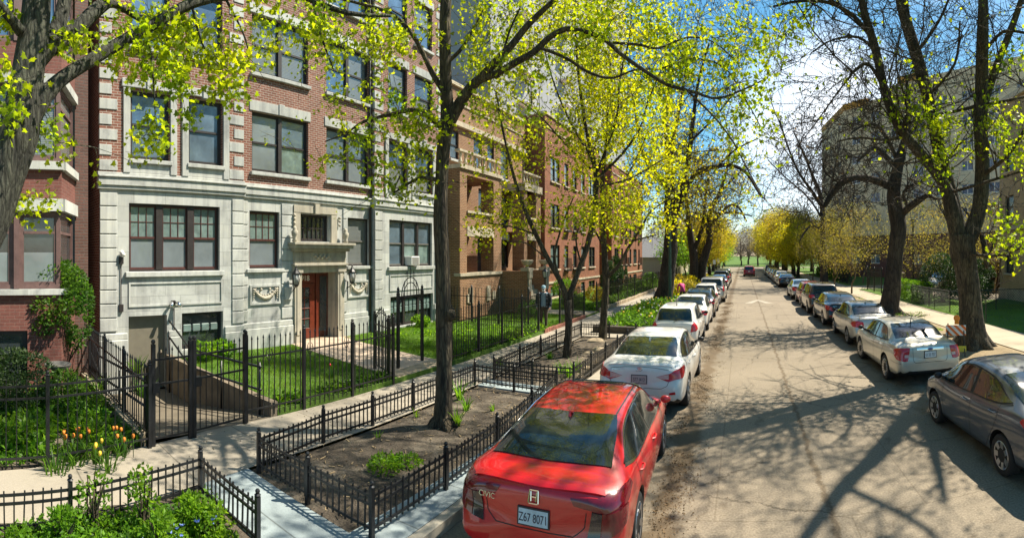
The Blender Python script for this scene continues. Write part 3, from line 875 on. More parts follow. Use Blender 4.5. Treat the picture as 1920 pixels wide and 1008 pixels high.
mb = MB(); mb.ball((CX-.36, 10.60, 1.25), .035, 8, 6); WC.box(mb, 10.57, 10.63, 1.12, 1.38, -.40, -.385); mb.build('handle', M['chrome'], dr)
def text(name, s, size, loc, rot, m, parent, ext=0.004):
    cu = bpy.data.curves.new(name, 'FONT'); cu.body = s; cu.size = size; cu.align_x = 'CENTER'; cu.align_y = 'CENTER'; cu.extrude = ext
    o0 = bpy.data.objects.new(name, cu); COL.objects.link(o0)
    dg = bpy.context.evaluated_depsgraph_get()
    me = bpy.data.meshes.new_from_object(o0.evaluated_get(dg))
    bpy.data.objects.remove(o0); bpy.data.curves.remove(cu)
    me.materials.clear(); me.materials.append(m)
    o = link(name, me, parent)
    o.location = Vector(loc) - (base_of(parent) if parent else Vector((0, 0, 0))); o.rotation_euler = rot
    return o
text('house_number', '918', .27, (CX-.37, 10.94, 2.44), (R(90), 0, R(90)), M['letter_white'], B918)
# vestibule cheeks
mb = MB()
WC.box(mb, 10.40, 10.44, .27, 2.66, -.5, -.02); WC.box(mb, 12.08, 12.12, .27, 2.66, -.5, -.02); WC.box(mb, 10.44, 12.08, 2.64, 2.68, -.5, -.02)
mb.build('door_reveal', M['stone_warm'], B918)
mb = MB(); WC.box(mb, 9.95, 12.55, .0, .283, -.5, .55); mb.build('doorstep', M['rock'], B918, bevel=.02)
# garland plaques
for (a, b, z0, z1) in ((8.37, 9.57, 1.67, 2.31), (12.66, 13.80, 1.67, 2.31)):
    mb = MB(); t_ = .07
    WC.box(mb, a, a+t_, z0, z1, -.02, .05); WC.box(mb, b-t_, b, z0, z1, -.02, .05); WC.box(mb, a+t_, b-t_, z0, z0+t_, -.02, .05); WC.box(mb, a+t_, b-t_, z1-t_, z1, -.02, .05)
    pq = mb.build('garland_plaque', M['stone_plain'], B918)
    mb = MB(); um = (a+b)/2; hw = (b-a)/2-.17
    for k in range(19):
        s = -1 + 2*k/18; zz = z1-.17 - .27*(1-s*s)
        mb.ball((CX+.03, um+s*hw, zz), .045+.025*(1-abs(s))+.012*rnd.random(), 6, 4)
        if k % 2: mb.ball((CX+.02, um+s*hw, zz+.09), .035, 6, 4)
    for s in (-1, 1):
        mb.cut()
        for k in range(5): mb.ball((CX+.025, um+s*(hw+.03), z1-.15-k*.075), .05-.006*k, 6, 4)
        mb.ball((CX+.03, um+s*.17, z1-.15), .045, 6, 4)
    mb.build('garland', M['stone_warm'], pq, smooth=True)
# downpipes
for y_, nm in ((Y2-.02, 'downpipe'),):
    mb = MB(); mb.tube([(CX+.06, y_-.08, -.1), (CX+.06, y_-.08, ZT)], .05, 8); mb.build(nm, M['frame_dark'], B918, smooth=True)
# camera with conduit on the left bay, double floodlight over the ramp
mb = MB(); mb.tube([(BX+.03, 4.06, 1.80), (BX+.03, 4.06, 3.26)], .014, 6); WL.box(mb, 4.0, 4.12, 1.7, 1.9, 0, .07); WL.box(mb, 4.0, 4.12, 3.02, 3.22, 0, .08)
cc_ = mb.build('camera_conduit', M['frame_dark'], B918)
mb = MB(); mb.tube([(BX+.05, 4.06, 3.3), (BX+.18, 4.10, 3.27)], .05, 8); mb.ball((BX+.1, 4.06, 3.33), .07); mb.build('camera_head', M['white'], cc_, smooth=True)
mb = MB(); WL.box(mb, 5.58, 5.70, 1.82, 1.96, 0, .05); mb.tube([(BX+.03, 5.66, .2), (BX+.03, 5.66, 1.85)], .016, 6)
fl_ = mb.build('floodlight', M['frame_dark'], B918)
mb = MB()
for s in (-1, 1): mb.tube([(BX+.06, 5.64+s*.04, 1.92), (BX+.14, 5.64+s*.10, 1.90), (BX+.24, 5.64+s*.13, 1.80)], [.03, .05, .065], 8)
mb.build('lamp_head', M['chrome'], fl_, smooth=True)
# letter box
mb = MB(); WC.box(mb, 9.72, 10.02, 1.78, 2.20, .035, .12); WC.box(mb, 9.71, 10.03, 2.12, 2.21, .033, .125); mb.build('letter_box', M['lamp_glass'], B918, bevel=.01)
# carriage lanterns either side of the portal
for y_ in (10.02, 12.62):
    mb = MB(); cx = CX + .30
    mb.tube([(CX, y_, 2.12), (CX+.12, y_, 2.08), (CX+.22, y_, 2.16), (cx, y_, 2.24)], .018, 6); WC.box(mb, y_-.05, y_+.05, 2.0, 2.30, 0, .03)
    mb.lathe([(.03, 2.20), (.08, 2.25), (.09, 2.29)], (cx, y_, 0), 8); mb.lathe([(.14, 2.62), (.15, 2.66), (.07, 2.76), (.05, 2.80), (.025, 2.84), (.035, 2.88), (.005, 2.93)], (cx, y_, 0), 8)
    for k in range(8):
        a = 2*PI*k/8; mb.bar((cx+.09*math.cos(a), y_+.09*math.sin(a), 2.28), (cx+.14*math.cos(a), y_+.14*math.sin(a), 2.64), .012)
    ln = mb.build('wall_lantern', M['iron'], B918)
    mb = MB(); mb.lathe([(.08, 2.29), (.13, 2.62)], (cx, y_, 0), 8); mb.build('lamp_glass', M['lamp_glass'], ln, smooth=True)
# window air conditioner in the right bay
mb = MB(); WL.box(mb, 15.95, 16.5, 2.84, 3.22, -.15, .22)
ac = mb.build('air_conditioner', M['white'], B918, bevel=.015)
mb = MB()
for k in range(7): WL.box(mb, 16.0, 16.45, 2.88+k*.045, 2.90+k*.045, .22, .228)
mb.build('grille', M['frame_grey'], ac)

# ------------------------------------------------------------------ the maroon brick house at the left edge
BL = thing('brick_house', 'dark maroon brick house with polygonal bay and mauve window frames beside the garden', 'house', (-11.5, 1.0, .17))
bx = -10.6
WA = Wall((bx, 0, 0), (0, 1, 0), (1, 0, 0))
pb = Vector((bx, 1.95, 0)); pe = Vector((-12.0, 2.55, 0))
WS = Wall(pb, (pe - pb), Vector((0.6, 1.4, 0)))
lw = (pe - pb).length
def bay_part(z0, z1, name, m, dd):
    mb = MB(); WA.box(mb, -3.5, 1.95+dd*.3, z0, z1, -.35, dd); WS.box(mb, 0, lw, z0, z1, -.3, dd); return mb.build(name, M[m], BL)
mb = MB()
WA.holed(mb, -3.5, 1.95, -.7, 2.40, [(-.6, 1.2, .3, 1.62)], .2); WS.holed(mb, 0, lw, -.7, 2.40, [], .2)
for (z0, z1) in ((4.49, 5.12), (7.2, 7.9), (10.2, 11.2)):
    WA.holed(mb, -3.5, 1.95, z0, z1, []); WS.holed(mb, 0, lw, z0, z1, [])
mb.build('bay_wall', M['brick_maroon'], BL)
mb = MB()
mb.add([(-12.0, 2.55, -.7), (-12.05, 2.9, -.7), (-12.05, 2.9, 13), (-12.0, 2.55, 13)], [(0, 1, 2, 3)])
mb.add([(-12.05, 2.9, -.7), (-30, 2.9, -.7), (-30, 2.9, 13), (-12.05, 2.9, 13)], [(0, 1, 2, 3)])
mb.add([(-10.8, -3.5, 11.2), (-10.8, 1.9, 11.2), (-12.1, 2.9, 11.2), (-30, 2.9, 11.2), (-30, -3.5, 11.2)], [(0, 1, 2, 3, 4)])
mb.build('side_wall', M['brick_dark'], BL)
bay_part(2.40, 2.52, 'lower_sill', 'stone_plain', .10)
bay_part(4.22, 4.49, 'stone_band', 'stone_plain', .08)
bay_part(5.12, 5.30, 'upper_sill', 'stone_plain', .10)
bay_part(7.0, 7.2, 'upper_band', 'stone_plain', .08)
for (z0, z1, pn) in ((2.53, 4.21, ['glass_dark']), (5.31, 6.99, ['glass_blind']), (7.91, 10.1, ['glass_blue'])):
    for (W, a, b) in ((WA, -1.9, -.25), (WA, -.02, .92), (WA, 1.0, 1.93), (WS, .05, lw-.06)):
        window(W, BL, a, b, z0, z1, .12, 1, frame='frame_mauve', panes=pn, sash=.27, fw=.09)
    mb = MB()
    WA.box(mb, -.27, 0.0, z0, z1, -.20, .01); mb.cut(); WA.box(mb, .90, 1.02, z0, z1, -.2, .02); mb.cut(); WA.box(mb, -3.5, -1.88, z0, z1, -.2, 0)
    mb.build('mullion', M['frame_mauve'], BL)
window(WA, BL, -.6, 1.2, .3, 1.62, .16, 2, panes=['glass_dark'], frame='frame_dark')
# indoor plant and lower shades seen behind the front glass
mb = MB()
for (a, b) in ((-1.8, -.35), (.1, .85), (1.1, 1.85)): WA.box(mb, a, b, 2.66, 3.32, -.108, -.098)
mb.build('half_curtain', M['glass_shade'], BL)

# ------------------------------------------------------------------ orange brick three-flat with stacked porches
BO = thing('brick_three_flat', 'orange brick three storey house with stacked porches, white stone lintels and urns by its steps', 'house', (-13, 23, .24))
PX, FX = -12.2, -14.0
WP = Wall((PX, 0, 0), (0, 1, 0), (1, 0, 0)); WF = Wall((FX, 0, 0), (0, 1, 0), (1, 0, 0))
ya, yb = 18.75, 29.4
ZR = 12.0
mb = MB()
WP.holed(mb, 18.75, 22.9, -.7, 2.30, [], .2); WP.holed(mb, 25.4, 27.9, -.7, 2.30, [], .2)                  # porch base walls
mb.add([(PX, 18.75, -.7), (FX, 18.75, -.7), (FX, 18.75, 2.3), (PX, 18.75, 2.3)], [(0,1,2,3)]); mb.add([(PX, 27.9, -.7), (FX, 27.9, -.7), (FX, 27.9, 2.3), (PX, 27.9, 2.3)], [(0,1,2,3)]); mb.add([(PX, 22.9, -.7), (FX, 22.9, -.7), (FX, 22.9, 2.3), (PX, 22.9, 2.3)], [(0,1,2,3)]); mb.add([(PX, 25.4, -.7), (FX, 25.4, -.7), (FX, 25.4, 2.3), (PX, 25.4, 2.3)], [(0,1,2,3)])
for a, b in ((18.75, 19.35), (21.9, 22.75), (25.5, 25.95), (27.2, 27.9)):                                    # piers
    top = 7.0
    WP.box(mb, a, b, 2.30, top, -.75, 0)
WP.box(mb, 19.35, 21.9, 4.62, 5.25, -.4, -.03)                                                               # second floor porch wall
WP.box(mb, 25.95, 27.2, 4.62, 5.4, -.4, -.03)
WP.holed(mb, 18.75, 22.75, 7.0, 7.3, []); WP.holed(mb, 25.5, 27.9, 7.0, 7.3, [])
mb.add([(PX, 18.75, 7.0), (FX, 18.75, 7.0), (FX, 18.75, 7.3), (PX, 18.75, 7.3)], [(0,1,2,3)])
mb.add([(PX, 22.75, 7.0), (FX, 22.75, 7.0), (FX, 22.75, 7.3), (PX, 22.75, 7.3)], [(0,1,2,3)])
for z in (7.02, 4.64): mb.add([(PX-.05, 18.8, z), (FX, 18.8, z), (FX, 22.7, z), (PX-.05, 22.7, z)], [(0,3,2,1)]); mb.add([(PX-.05, 25.55, z), (FX, 25.55, z), (FX, 27.85, z), (PX-.05, 27.85, z)], [(0,3,2,1)])
mb.add([(PX, 18.75, 2.3), (FX, 18.75, 2.3), (FX, 27.9, 2.3), (PX, 27.9, 2.3)], [(0,3,2,1)])
hs = [(19.6, 20.9, 2.4, 4.1), (23.3, 25.0, 2.32, 4.5), (19.4, 20.3, 5.4, 6.85), (20.8, 21.6, 5.4, 6.85), (23.4, 24.8, 5.0, 7.0), (26, 27, 5.0, 6.85), (19.2, 20.0, 8.2, 9.7), (20.6, 21.4, 8.2, 9.7), (22.9, 23.8, 7.9, 9.75), (24.4, 25.2, 7.9, 9.75), (26.0, 27.0, 7.9, 9.75), (26, 27, 2.5, 4.4)]
WF.holed(mb, 18.7, yb, -.7, ZR, hs, .2)
mb.add([(FX, 18.7, -.7), (-30, 18.7, -.7), (-30, 18.7, ZR), (FX, 18.7, ZR)], [(0,1,2,3)]); mb.add([(FX, yb, -.7), (-30, yb, -.7), (-30, yb, ZR), (FX, yb, ZR)], [(0,1,2,3)])
mb.build('wall', M['brick_orange'], BO)
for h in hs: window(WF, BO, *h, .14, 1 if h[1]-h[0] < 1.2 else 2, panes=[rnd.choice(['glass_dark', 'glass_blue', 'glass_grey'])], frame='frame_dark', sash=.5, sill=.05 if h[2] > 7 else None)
mb = MB()
WP.box(mb, 18.70, 22.80, 2.30, 2.44, -.3, .07); mb.cut(); WP.box(mb, 25.4, 27.95, 2.30, 2.44, -.3, .07)
mb.cut(); WP.box(mb, 19.35, 21.9, 4.16, 4.62, -.45, .03); mb.cut(); WP.box(mb, 25.95, 27.2, 4.16, 4.62, -.45, .03); mb.cut(); WP.box(mb, 22.9, 25.4, 4.16, 4.5, -1.2, -.9)
mb.cut(); WP.box(mb, 19.35, 21.9, 5.25, 5.36, -.45, .06); mb.cut(); WP.box(mb, 25.95, 27.2, 5.4, 5.5, -.45, .06)
mb.cut(); WP.box(mb, 18.70, 22.80, 7.26, 7.45, -1.7, .08); mb.cut(); WP.box(mb, 25.45, 27.95, 7.02, 7.45, -1.7, .10)
mb.cut(); WP.box(mb, 18.75, 22.75, 8.05, 8.15, -.30, 0); mb.cut(); WP.box(mb, 25.5, 27.9, 8.05, 8.15, -.30, 0)
mb.cut(); mb.cut(); WF.box(mb, 18.6, 29.4, 9.95, 10.2, -.05, .18); mb.cut(); WF.box(mb, 18.6, 29.4, ZR, ZR+.16, -.4, .12)
mb.cut(); mb.cut(); WF.box(mb, 18.6, 29.4, 11.1, 11.2, -.02, .05)
mb.cut()
# arched door head inside the porch
for k in range(7):
    a0 = PI*k/7; a1 = PI*(k+1)/7
    for (ra, rb) in ((.72, .95),):
        mb.add([WF.p(20.25-ra*math.cos(a0), 3.85+ra*.5*math.sin(a0), .12), WF.p(20.25-rb*math.cos(a0), 3.85+rb*.6*math.sin(a0), .12), WF.p(20.25-rb*math.cos(a1), 3.85+rb*.6*math.sin(a1), .12), WF.p(20.25-ra*math.cos(a1), 3.85+ra*.5*math.sin(a1), .12)], [(0,1,2,3)])
WF.box(mb, 19.30, 19.53, 2.4, 3.85, -.02, .12); WF.box(mb, 20.97, 21.2, 2.4, 3.85, -.02, .12)
mb.cut()
for k in range(9):
    u = 19.0 + k*.43; mb.lathe([(.05, 7.45), (.10, 7.6), (.05, 7.8), (.08, 7.93), (.05, 8.05)], (PX-.14, u, 0), 8)
mb.cut()
for k in range(6):
    u = 25.75 + k*.40; mb.lathe([(.05, 7.45), (.10, 7.6), (.05, 7.8), (.08, 7.93), (.05, 8.05)], (PX-.14, u, 0), 8)
for u in (19.2, 21.6): WP.box(mb, u+.95-.8, u+1.25-.8, 1.05, 1.45, -.02, .05); 
mb.build('stone_trim', M['stone_tan'], BO)
mb = MB()   # stair and its cheek piers
for k in range(9): mb.box(PX+.05+k*.0-1.0, PX+1.9-k*.21, 23.25, 25.05, .24+k*.228 if k else .0, .24+(k+1)*.228)
mb.build('front_steps', M['stone_tan'], BO)
mb = MB(); mb.box(PX-.2, PX+1.5, 22.75, 23.25, 0, 2.45); mb.cut(); mb.box(PX-.2, PX+1.5, 25.05, 25.5, 0, 2.45); mb.build('stair_cheek', M['brick_orange'], BO)
mb = MB()
for y_ in (22.98, 25.28): mb.cut(); mb.box(PX+1.14, PX+1.62, y_-.28, y_+.28, 2.45, 2.62); mb.box(PX+1.505, PX+1.58, y_-.16, y_+.16, 1.4, 2.45); mb.box(PX+1.505, PX+1.62, y_-.2, y_+.2, 2.1, 2.45)
mb.build('pier_cap', M['stone_tan'], BO)
for y_ in (22.98, 25.28):
    o = MB().lathe([(.12, 2.62), (.10, 2.68), (.06, 2.72), (.24, 2.80), (.30, 2.92), (.33, 3.00), (.30, 3.02), (.24, 2.98)], (PX+1.38, y_, 0), 14).build('stone_urn', M['stone_tan'], smooth=True, angle=40)
    tag(o, 'shallow stone urn on the %s pier of the porch steps of the orange brick house' % ('nearer' if y_ < 24 else 'farther'), 'urn', 'urns on the porch piers')
for y_ in (19.5, 21.2):
    mb = MB(); WP.box(mb, y_, y_+.32, 1.0, 1.75, -.02, .05); WP.box(mb, y_+.08, y_+.24, 1.15, 1.6, .05, .055); 
    mb.build('relief_tile', M['stone_tan'], BO)

# ------------------------------------------------------------------ rust red courtyard flats beyond, two wings
def red_wing(y0, y1, X, ztop, label, seed, z_fl=((2.3, 4.0), (5.2, 6.85), (8.4, 10.1))):
    t_ = thing('brick_flats', label, 'building', (X-3, (y0+y1)/2, .24))
    W = Wall((X, 0, 0), (0, 1, 0), (1, 0, 0)); q = random.Random(seed)
    cols = []; y = y0 + 1.0
    widths = [1.7, .8, .8, .9]
    k = 0
    while y < y1 - 1.2:
        w = widths[k % 4]; cols.append((y, y+w)); y += w + (1.1 if k % 4 else 1.0); k += 1
    hs = [(a, b, z0, z1) for (z0, z1) in z_fl for (a, b) in cols if b < y1 - .3] + [(a, b, .35, 1.1) for (a, b) in cols if b < y1 - .3 and b-a > .85]
    mb = MB(); W.holed(mb, y0, y1, -.7, ztop, hs, .2)
    for y in (y0, y1): mb.add([(X, y, -.7), (-34, y, -.7), (-34, y, ztop), (X, y, ztop)], [(0,1,2,3)])
    mb.add([(X, y0, ztop-.4), (X, y1, ztop-.4), (-34, y1, ztop-.4), (-34, y0, ztop-.4)], [(0,1,2,3)])
    mb.build('wall', M['brick_rust'], t_)
    for h in hs:
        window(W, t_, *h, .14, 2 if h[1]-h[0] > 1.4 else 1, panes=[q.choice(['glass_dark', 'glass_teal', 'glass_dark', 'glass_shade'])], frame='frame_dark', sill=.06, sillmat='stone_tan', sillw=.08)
    mb = MB()
    W.box(mb, y0, y1, 1.32, 1.46, -.02, .06); mb.cut(); W.box(mb, y0-.05, y1+.05, ztop-.02, ztop+.15, -.35, .08); mb.cut(); W.box(mb, y0, y1, ztop-.9, ztop-.78, -.02, .05)
    mb.build('stone_trim', M['stone_tan'], t_)
    mb = MB()   # small iron balconettes under the narrow windows
    for (a, b) in cols:
        if b - a < .85 and b < y1-.3:
            for z0, _ in z_fl[:2]:
                mb.cut()
                for uu in np.arange(a-.1, b+.15, .12): mb.bar(W.p(uu, z0-.1, .25), W.p(uu, z0+.75, .25), .02)
                mb.bar(W.p(a-.1, z0+.75, .25), W.p(b+.1, z0+.75, .25), .03); mb.bar(W.p(a-.1, z0-.1, .25), W.p(b+.1, z0-.1, .25), .03)
                W.box(mb, a-.12, b+.12, z0-.2, z0-.12, 0, .28)
    mb.build('balconette', M['iron'], t_)
    return t_
red_wing(30.2, 42.8, -12.9, 12.8, 'rust red brick flats with iron balconettes next to the orange porch house', 3)
red_wing(46.0, 60.5, -12.6, 12.2, 'farther rust red brick flats with a stepped parapet beside the pale fence', 5)
mb = MB(); mb.box(-33, -17.0, 42.8, 46.0, -.7, 12.0)
tag(mb.build('courtyard_wing', M['brick_rust']), 'recessed red brick rear wing between the two rust red flats', 'building')

# ------------------------------------------------------------------ the pale tower behind
TW = thing('tower_block', 'tall pale grey concrete residential tower rising behind the brick houses', 'tower', (-30, 65, 0))
WT = Wall((-21.5, 0, 0), (0, 1, 0), (1, 0, 0)); WTs = Wall((0, 38, 0), (1, 0, 0), (0, -1, 0))
mb = MB()
M['tower'] = plain('pale_grey_concrete', (0.30, 0.315, 0.33), 0.85, var=0.06, scale=.4)
hs = []
for fl in range(3, 17):
    for c_ in range(7):
        y = 41 + c_*6.7
        hs.append((y, y+1.9, fl*3.0+.9, fl*3.0+2.5))
WT.holed(mb, 38, 88, -.7, 52, hs, .25)
WTs.box(mb, -46, -21.52, -.7, 52, -50, 0)
mb.build('wall', M['tower'], TW)
mb = MB()
for h in hs: mb.cut(); WT.box(mb, *h, -.3, -.2)
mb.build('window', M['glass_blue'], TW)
mb = MB()
for fl in range(3, 17):
    for c_ in range(4):
        y = 43.6 + c_*11; z = fl*3.0; mb.cut()
        WT.box(mb, y, y+2.2, z+.3, z+.42, 0, 1.1)
        for u in np.arange(y, y+2.21, .24): mb.bar(WT.p(u, z+.42, 1.06), WT.p(u, z+1.3, 1.06), .04)
        mb.bar(WT.p(y, z+1.3, 1.06), WT.p(y+2.2, z+1.3, 1.06), .06)
mb.build('balcony', M['white'], TW)

# ------------------------------------------------------------------ right side: cream apartment block, tan brick house, garage
CB = thing('apartment_block', 'long cream brick apartment block with orange topped roofline behind the bare twigged trees', 'building', (22, 62, .16))
c0 = Vector((15.5, 74, 0)); c1 = Vector((33.0, 47.5, 0))
WB = Wall(c0, c1 - c0, Vector((-(26.5), -17.5, 0)))
LBk = (c1 - c0).length
hs = []
for fl in range(8):
    z = 2.1 + fl*2.98
    for k in range(8):
        u = 1.6 + k*3.85
        hs.append((u, u+1.75, z, z+1.35))
mb = MB(); ZCB = 25.6
WB.holed(mb, 0, LBk, 6.2, ZCB, [h for h in hs if h[2] > 6.2], .25)
c2 = c0 + Vector((-1.2, 14, 0))
WB2 = Wall(c0, c2 - c0, Vector((-14, -1.2, 0)))
hs2 = [(u, u+1.5, 2.1+fl*2.98, 3.45+fl*2.98) for fl in range(2, 8) for u in (2.0, 7.0, 11.0)]
WB2.holed(mb, 0, (c2-c0).length, 6.2, ZCB, hs2, .25)
far = c1 + Vector((26.5, 17.5, 0)).normalized()*20
mb.add([(c1.x, c1.y, -.7), (far.x, far.y, -.7), (far.x, far.y, ZCB), (c1.x, c1.y, ZCB)], [(0,1,2,3)])
mb.add([(c0.x, c0.y, ZCB-.3), (c1.x, c1.y, ZCB-.3), (far.x, far.y, ZCB-.3), (c2.x+20, c2.y, ZCB-.3), (c2.x, c2.y, ZCB-.3)], [(0,1,2,3,4)])
mb.build('wall', M['brick_cream'], CB)
mb = MB()
WB.holed(mb, 0, LBk, -.7, 6.2, [h for h in hs if h[3] < 6.2], .2); WB2.holed(mb, 0, (c2-c0).length, -.7, 6.2, [], .2)
M['brick_plum'] = brick('plum_brick', (0.15, 0.05, 0.045), (0.19, 0.07, 0.06), (0.2, 0.13, 0.11))
mb.build('base_wall', M['brick_plum'], CB)
for h in hs:
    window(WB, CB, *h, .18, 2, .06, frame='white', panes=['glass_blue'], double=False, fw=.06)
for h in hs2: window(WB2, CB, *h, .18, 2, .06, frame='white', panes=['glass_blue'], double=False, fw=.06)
M['roof_orange'] = plain('orange_roof_tarp', (0.62, 0.30, 0.03), .6, var=.25, scale=1.2)
mb = MB(); WB.box(mb, -.2, 4.6, ZCB, ZCB+.9, -.5, .12); mb.cut(); WB.box(mb, 10.5, 14.6, ZCB+1.6, ZCB+2.5, -.5, .12); mb.cut(); WB2.box(mb, .1, (c2-c0).length, ZCB, ZCB+.9, -.5, .12)
mb.build('roof_edge', M['roof_orange'], CB)
mb = MB(); WB.box(mb, 9.0, LBk, ZCB-.25, ZCB+1.6, -14, 0); WB.box(mb, 4.6, 9.0, ZCB-.02, ZCB+.3, -.5, .1); mb.build('attic_storey', M['brick_cream'], CB)

TB = thing('tan_brick_house', 'tan brick house with dark windows and a stone band beyond the shaded lawn', 'house', (20, 30, .16))
t0 = Vector((18.0, 31.2, 0)); t1 = Vector((17.2, 20.0, 0))
WT1 = Wall(t0, t1 - t0, Vector((-1, .07, 0)))
LT = (t1-t0).length
hs = [(.9+k*3.0, 2.2+k*3.0, z, z+1.9) for k in range(3) for z in (2.0, 5.6, 9.2)]
mb = MB(); WT1.holed(mb, 0, LT, -.7, 14.3, hs, .25)
WT1.box(mb, 0, 18, -.7, -.6, -1, -.9)
e0 = t0 + Vector((20, 1.5, 0))
mb.add([(t0.x, t0.y, -.7), (e0.x, e0.y, -.7), (e0.x, e0.y, 14.3), (t0.x, t0.y, 14.3)], [(0,1,2,3)])
e1 = t1 + Vector((20, 0, 0)); mb.add([(t1.x, t1.y, -.7), (e1.x, e1.y, -.7), (e1.x, e1.y, 14.3), (t1.x, t1.y, 14.3)], [(0,1,2,3)])
mb.add([(t0.x, t0.y, 14.2), (t1.x, t1.y, 14.2), (e1.x, e1.y, 14.2), (e0.x, e0.y, 14.2)], [(0,1,2,3)])
mb.build('wall', M['brick_tan'], TB)
for h in hs: window(WT1, TB, *h, .2, 1, frame='frame_dark', panes=['glass_dark'], sill=.08, sillmat='stone_tan')
mb = MB(); WT1.box(mb, -.1, LT, 5.0, 5.35, -.1, .10); mb.cut(); WT1.box(mb, -.1, LT, 14.1, 14.5, -.3, .25); mb.cut(); WT1.box(mb, -.08, LT, -.7, .9, -.05, .06); mb.build('stone_band', M['stone_tan'], TB)

GR = thing('garage', 'low dark carport with a grey flat roof behind the dark holly bushes', 'garage', (22, 38, .16))
mb = MB(); mb.box(17.5, 30, 43.0, 43.2, .1, 3.3); mb.box(30, 30.2, 33, 43, .1, 3.0)
for x in (18, 22, 26): mb.cut(); mb.box(x, x+.2, 36.2, 36.4, .1, 2.7)
mb.build('wall', M['timber'], GR)
mb = MB(); mb.box(17.2, 30.4, 36, 43.2, 2.7, 2.95); mb.build('roof', plain('grey_roofing', (.16, .17, .19), .7), GR)

# far left: low grey garage, pale board fence
LG = thing('garage', 'low grey sided garage with dark sloping roof beyond the red flats', 'garage', (-12, 72, .24))
mb = MB(); mb.box(-22, -11.2, 68, 80, -.2, 3.0); mb.build('wall', plain('grey_siding', (.30, .31, .32), .8), LG)
mb = MB(); mb.add([(-22.3, 67.7, 3.0), (-10.9, 67.7, 3.0), (-10.9, 80.3, 3.0), (-22.3, 80.3, 3.0), (-22.3, 74, 6.0), (-10.9, 74, 6.0)], [(0,1,5,4), (3,4,5,2), (1,2,5), (0,4,3)])
mb.build('roof', plain('slate_roofing', (.12, .125, .135), .8), LG)
mb = MB()
for y in np.arange(61.5, 92, .15): mb.box(-10.2, -10.16, y, y+.142, .2, 2.1 + .015*math.sin(y*9))
mb.box(-10.25, -10.2, 61.5, 92, 1.7, 1.8); mb.box(-10.25, -10.2, 61.5, 92, .5, .6)
tag(mb.build('board_fence', plain('pale_fence_boards', (.55, .48, .36), .85, var=.2)), 'tall pale board fence running beyond the red brick flats', 'fence')
# ------------------------------------------------------------------ cars
def pchip(xs, ys):
    xs = [float(x) for x in xs]; ys = [float(y) for y in ys]; n = len(xs)
    h = [xs[i+1]-xs[i] for i in range(n-1)]; d = [(ys[i+1]-ys[i])/h[i] for i in range(n-1)]
    m = [0.0]*n; m[0] = d[0]; m[-1] = d[-1]
    for i in range(1, n-1):
        if d[i-1]*d[i] <= 0: m[i] = 0
        else:
            w1 = 2*h[i]+h[i-1]; w2 = h[i]+2*h[i-1]; m[i] = (w1+w2)/(w1/d[i-1]+w2/d[i])
    def f(x):
        if x <= xs[0]: return ys[0]
        if x >= xs[-1]: return ys[-1]
        i = 0
        while x > xs[i+1]: i += 1
        t = (x-xs[i])/h[i]; t2 = t*t; t3 = t2*t
        return (2*t3-3*t2+1)*ys[i] + (t3-2*t2+t)*h[i]*m[i] + (-2*t3+3*t2)*ys[i+1] + (t3-t2)*h[i]*m[i+1]
    return f

def paint(name, c, metal=0.0, rough=0.35, dirt=0.10):
    m, t, b = newmat(name)
    n = noise_node(t, 3.0, 6, 0.7, objcoord(t))
    r = ramp(t, n.outputs['Fac'], [(0.3, tuple(x*(1-dirt) for x in c)), (0.7, tuple(min(1, x*(1+dirt*.6)) for x in c))])
    t.links.new(r.outputs['Color'], b.inputs['Base Color'])
    b.inputs['Metallic'].default_value = metal; b.inputs['Roughness'].default_value = rough
    b.inputs['Coat Weight'].default_value = 1.0; b.inputs['Coat Roughness'].default_value = 0.04
    return m
PT = {
 'red': paint('red_car_paint', (0.56, 0.004, 0.007)), 'white': paint('white_car_paint', (0.74, 0.73, 0.69), rough=.4),
 'pearl': paint('pearl_white_car_paint', (0.52, 0.49, 0.41), 0.3, .35), 'grey': paint('graphite_car_paint', (0.048, 0.062, 0.084), 0.0, .36),
 'silver': paint('silver_car_paint', (0.44, 0.43, 0.40), 0.6, .34), 'black': paint('black_car_paint', (0.022, 0.024, 0.028), 0.2, .3),
 'brown': paint('bronze_brown_car_paint', (0.075, 0.062, 0.050), 0.5, .34), 'wine': paint('dark_red_car_paint', (0.34, 0.015, 0.018), 0.2),
 'sky': paint('pale_blue_silver_car_paint', (0.33, 0.40, 0.46), 0.55), 'navy': paint('navy_car_paint', (0.02, 0.035, 0.07), 0.3),
}
M['car_black'] = plain('black_car_plastic', (0.012, 0.012, 0.013), .55, var=0)
M['tyre'] = plain('tyre_rubber', (0.016, 0.016, 0.016), .85, var=.25, scale=30)
M['rim'] = plain('alloy_wheel', (0.50, 0.50, 0.51), .3, metal=.85, var=.08)
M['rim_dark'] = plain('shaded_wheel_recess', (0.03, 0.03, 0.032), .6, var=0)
def carglass(name, c):
    m, t, b = newmat(name)
    n = noise_node(t, 2.2, 5, 0.6, objcoord(t), 1.2)
    r = ramp(t, n.outputs['Fac'], [(0.35, tuple(x*.35 for x in c)), (0.65, tuple(x*1.7 for x in c))])
    t.links.new(r.outputs['Color'], b.inputs['Base Color'])
    b.inputs['Roughness'].default_value = .12; b.inputs['Coat Weight'].default_value = 1; b.inputs['Coat Roughness'].default_value = .01; b.inputs['Coat IOR'].default_value = 1.48
    return m
M['car_glass'] = carglass('tinted_car_glass', (0.012, 0.019, 0.018))
M['lens_red'] = plain('red_tail_lens', (0.50, 0.010, 0.016), .2, var=.3, scale=25, coat=1)
M['lens_clear'] = plain('clear_lamp_lens', (0.50, 0.48, 0.46), .2, var=.2, scale=30, coat=1)
M['lens_deep'] = plain('deep_red_tail_lens', (0.15, 0.003, 0.010), .15, var=.35, scale=18, coat=1)
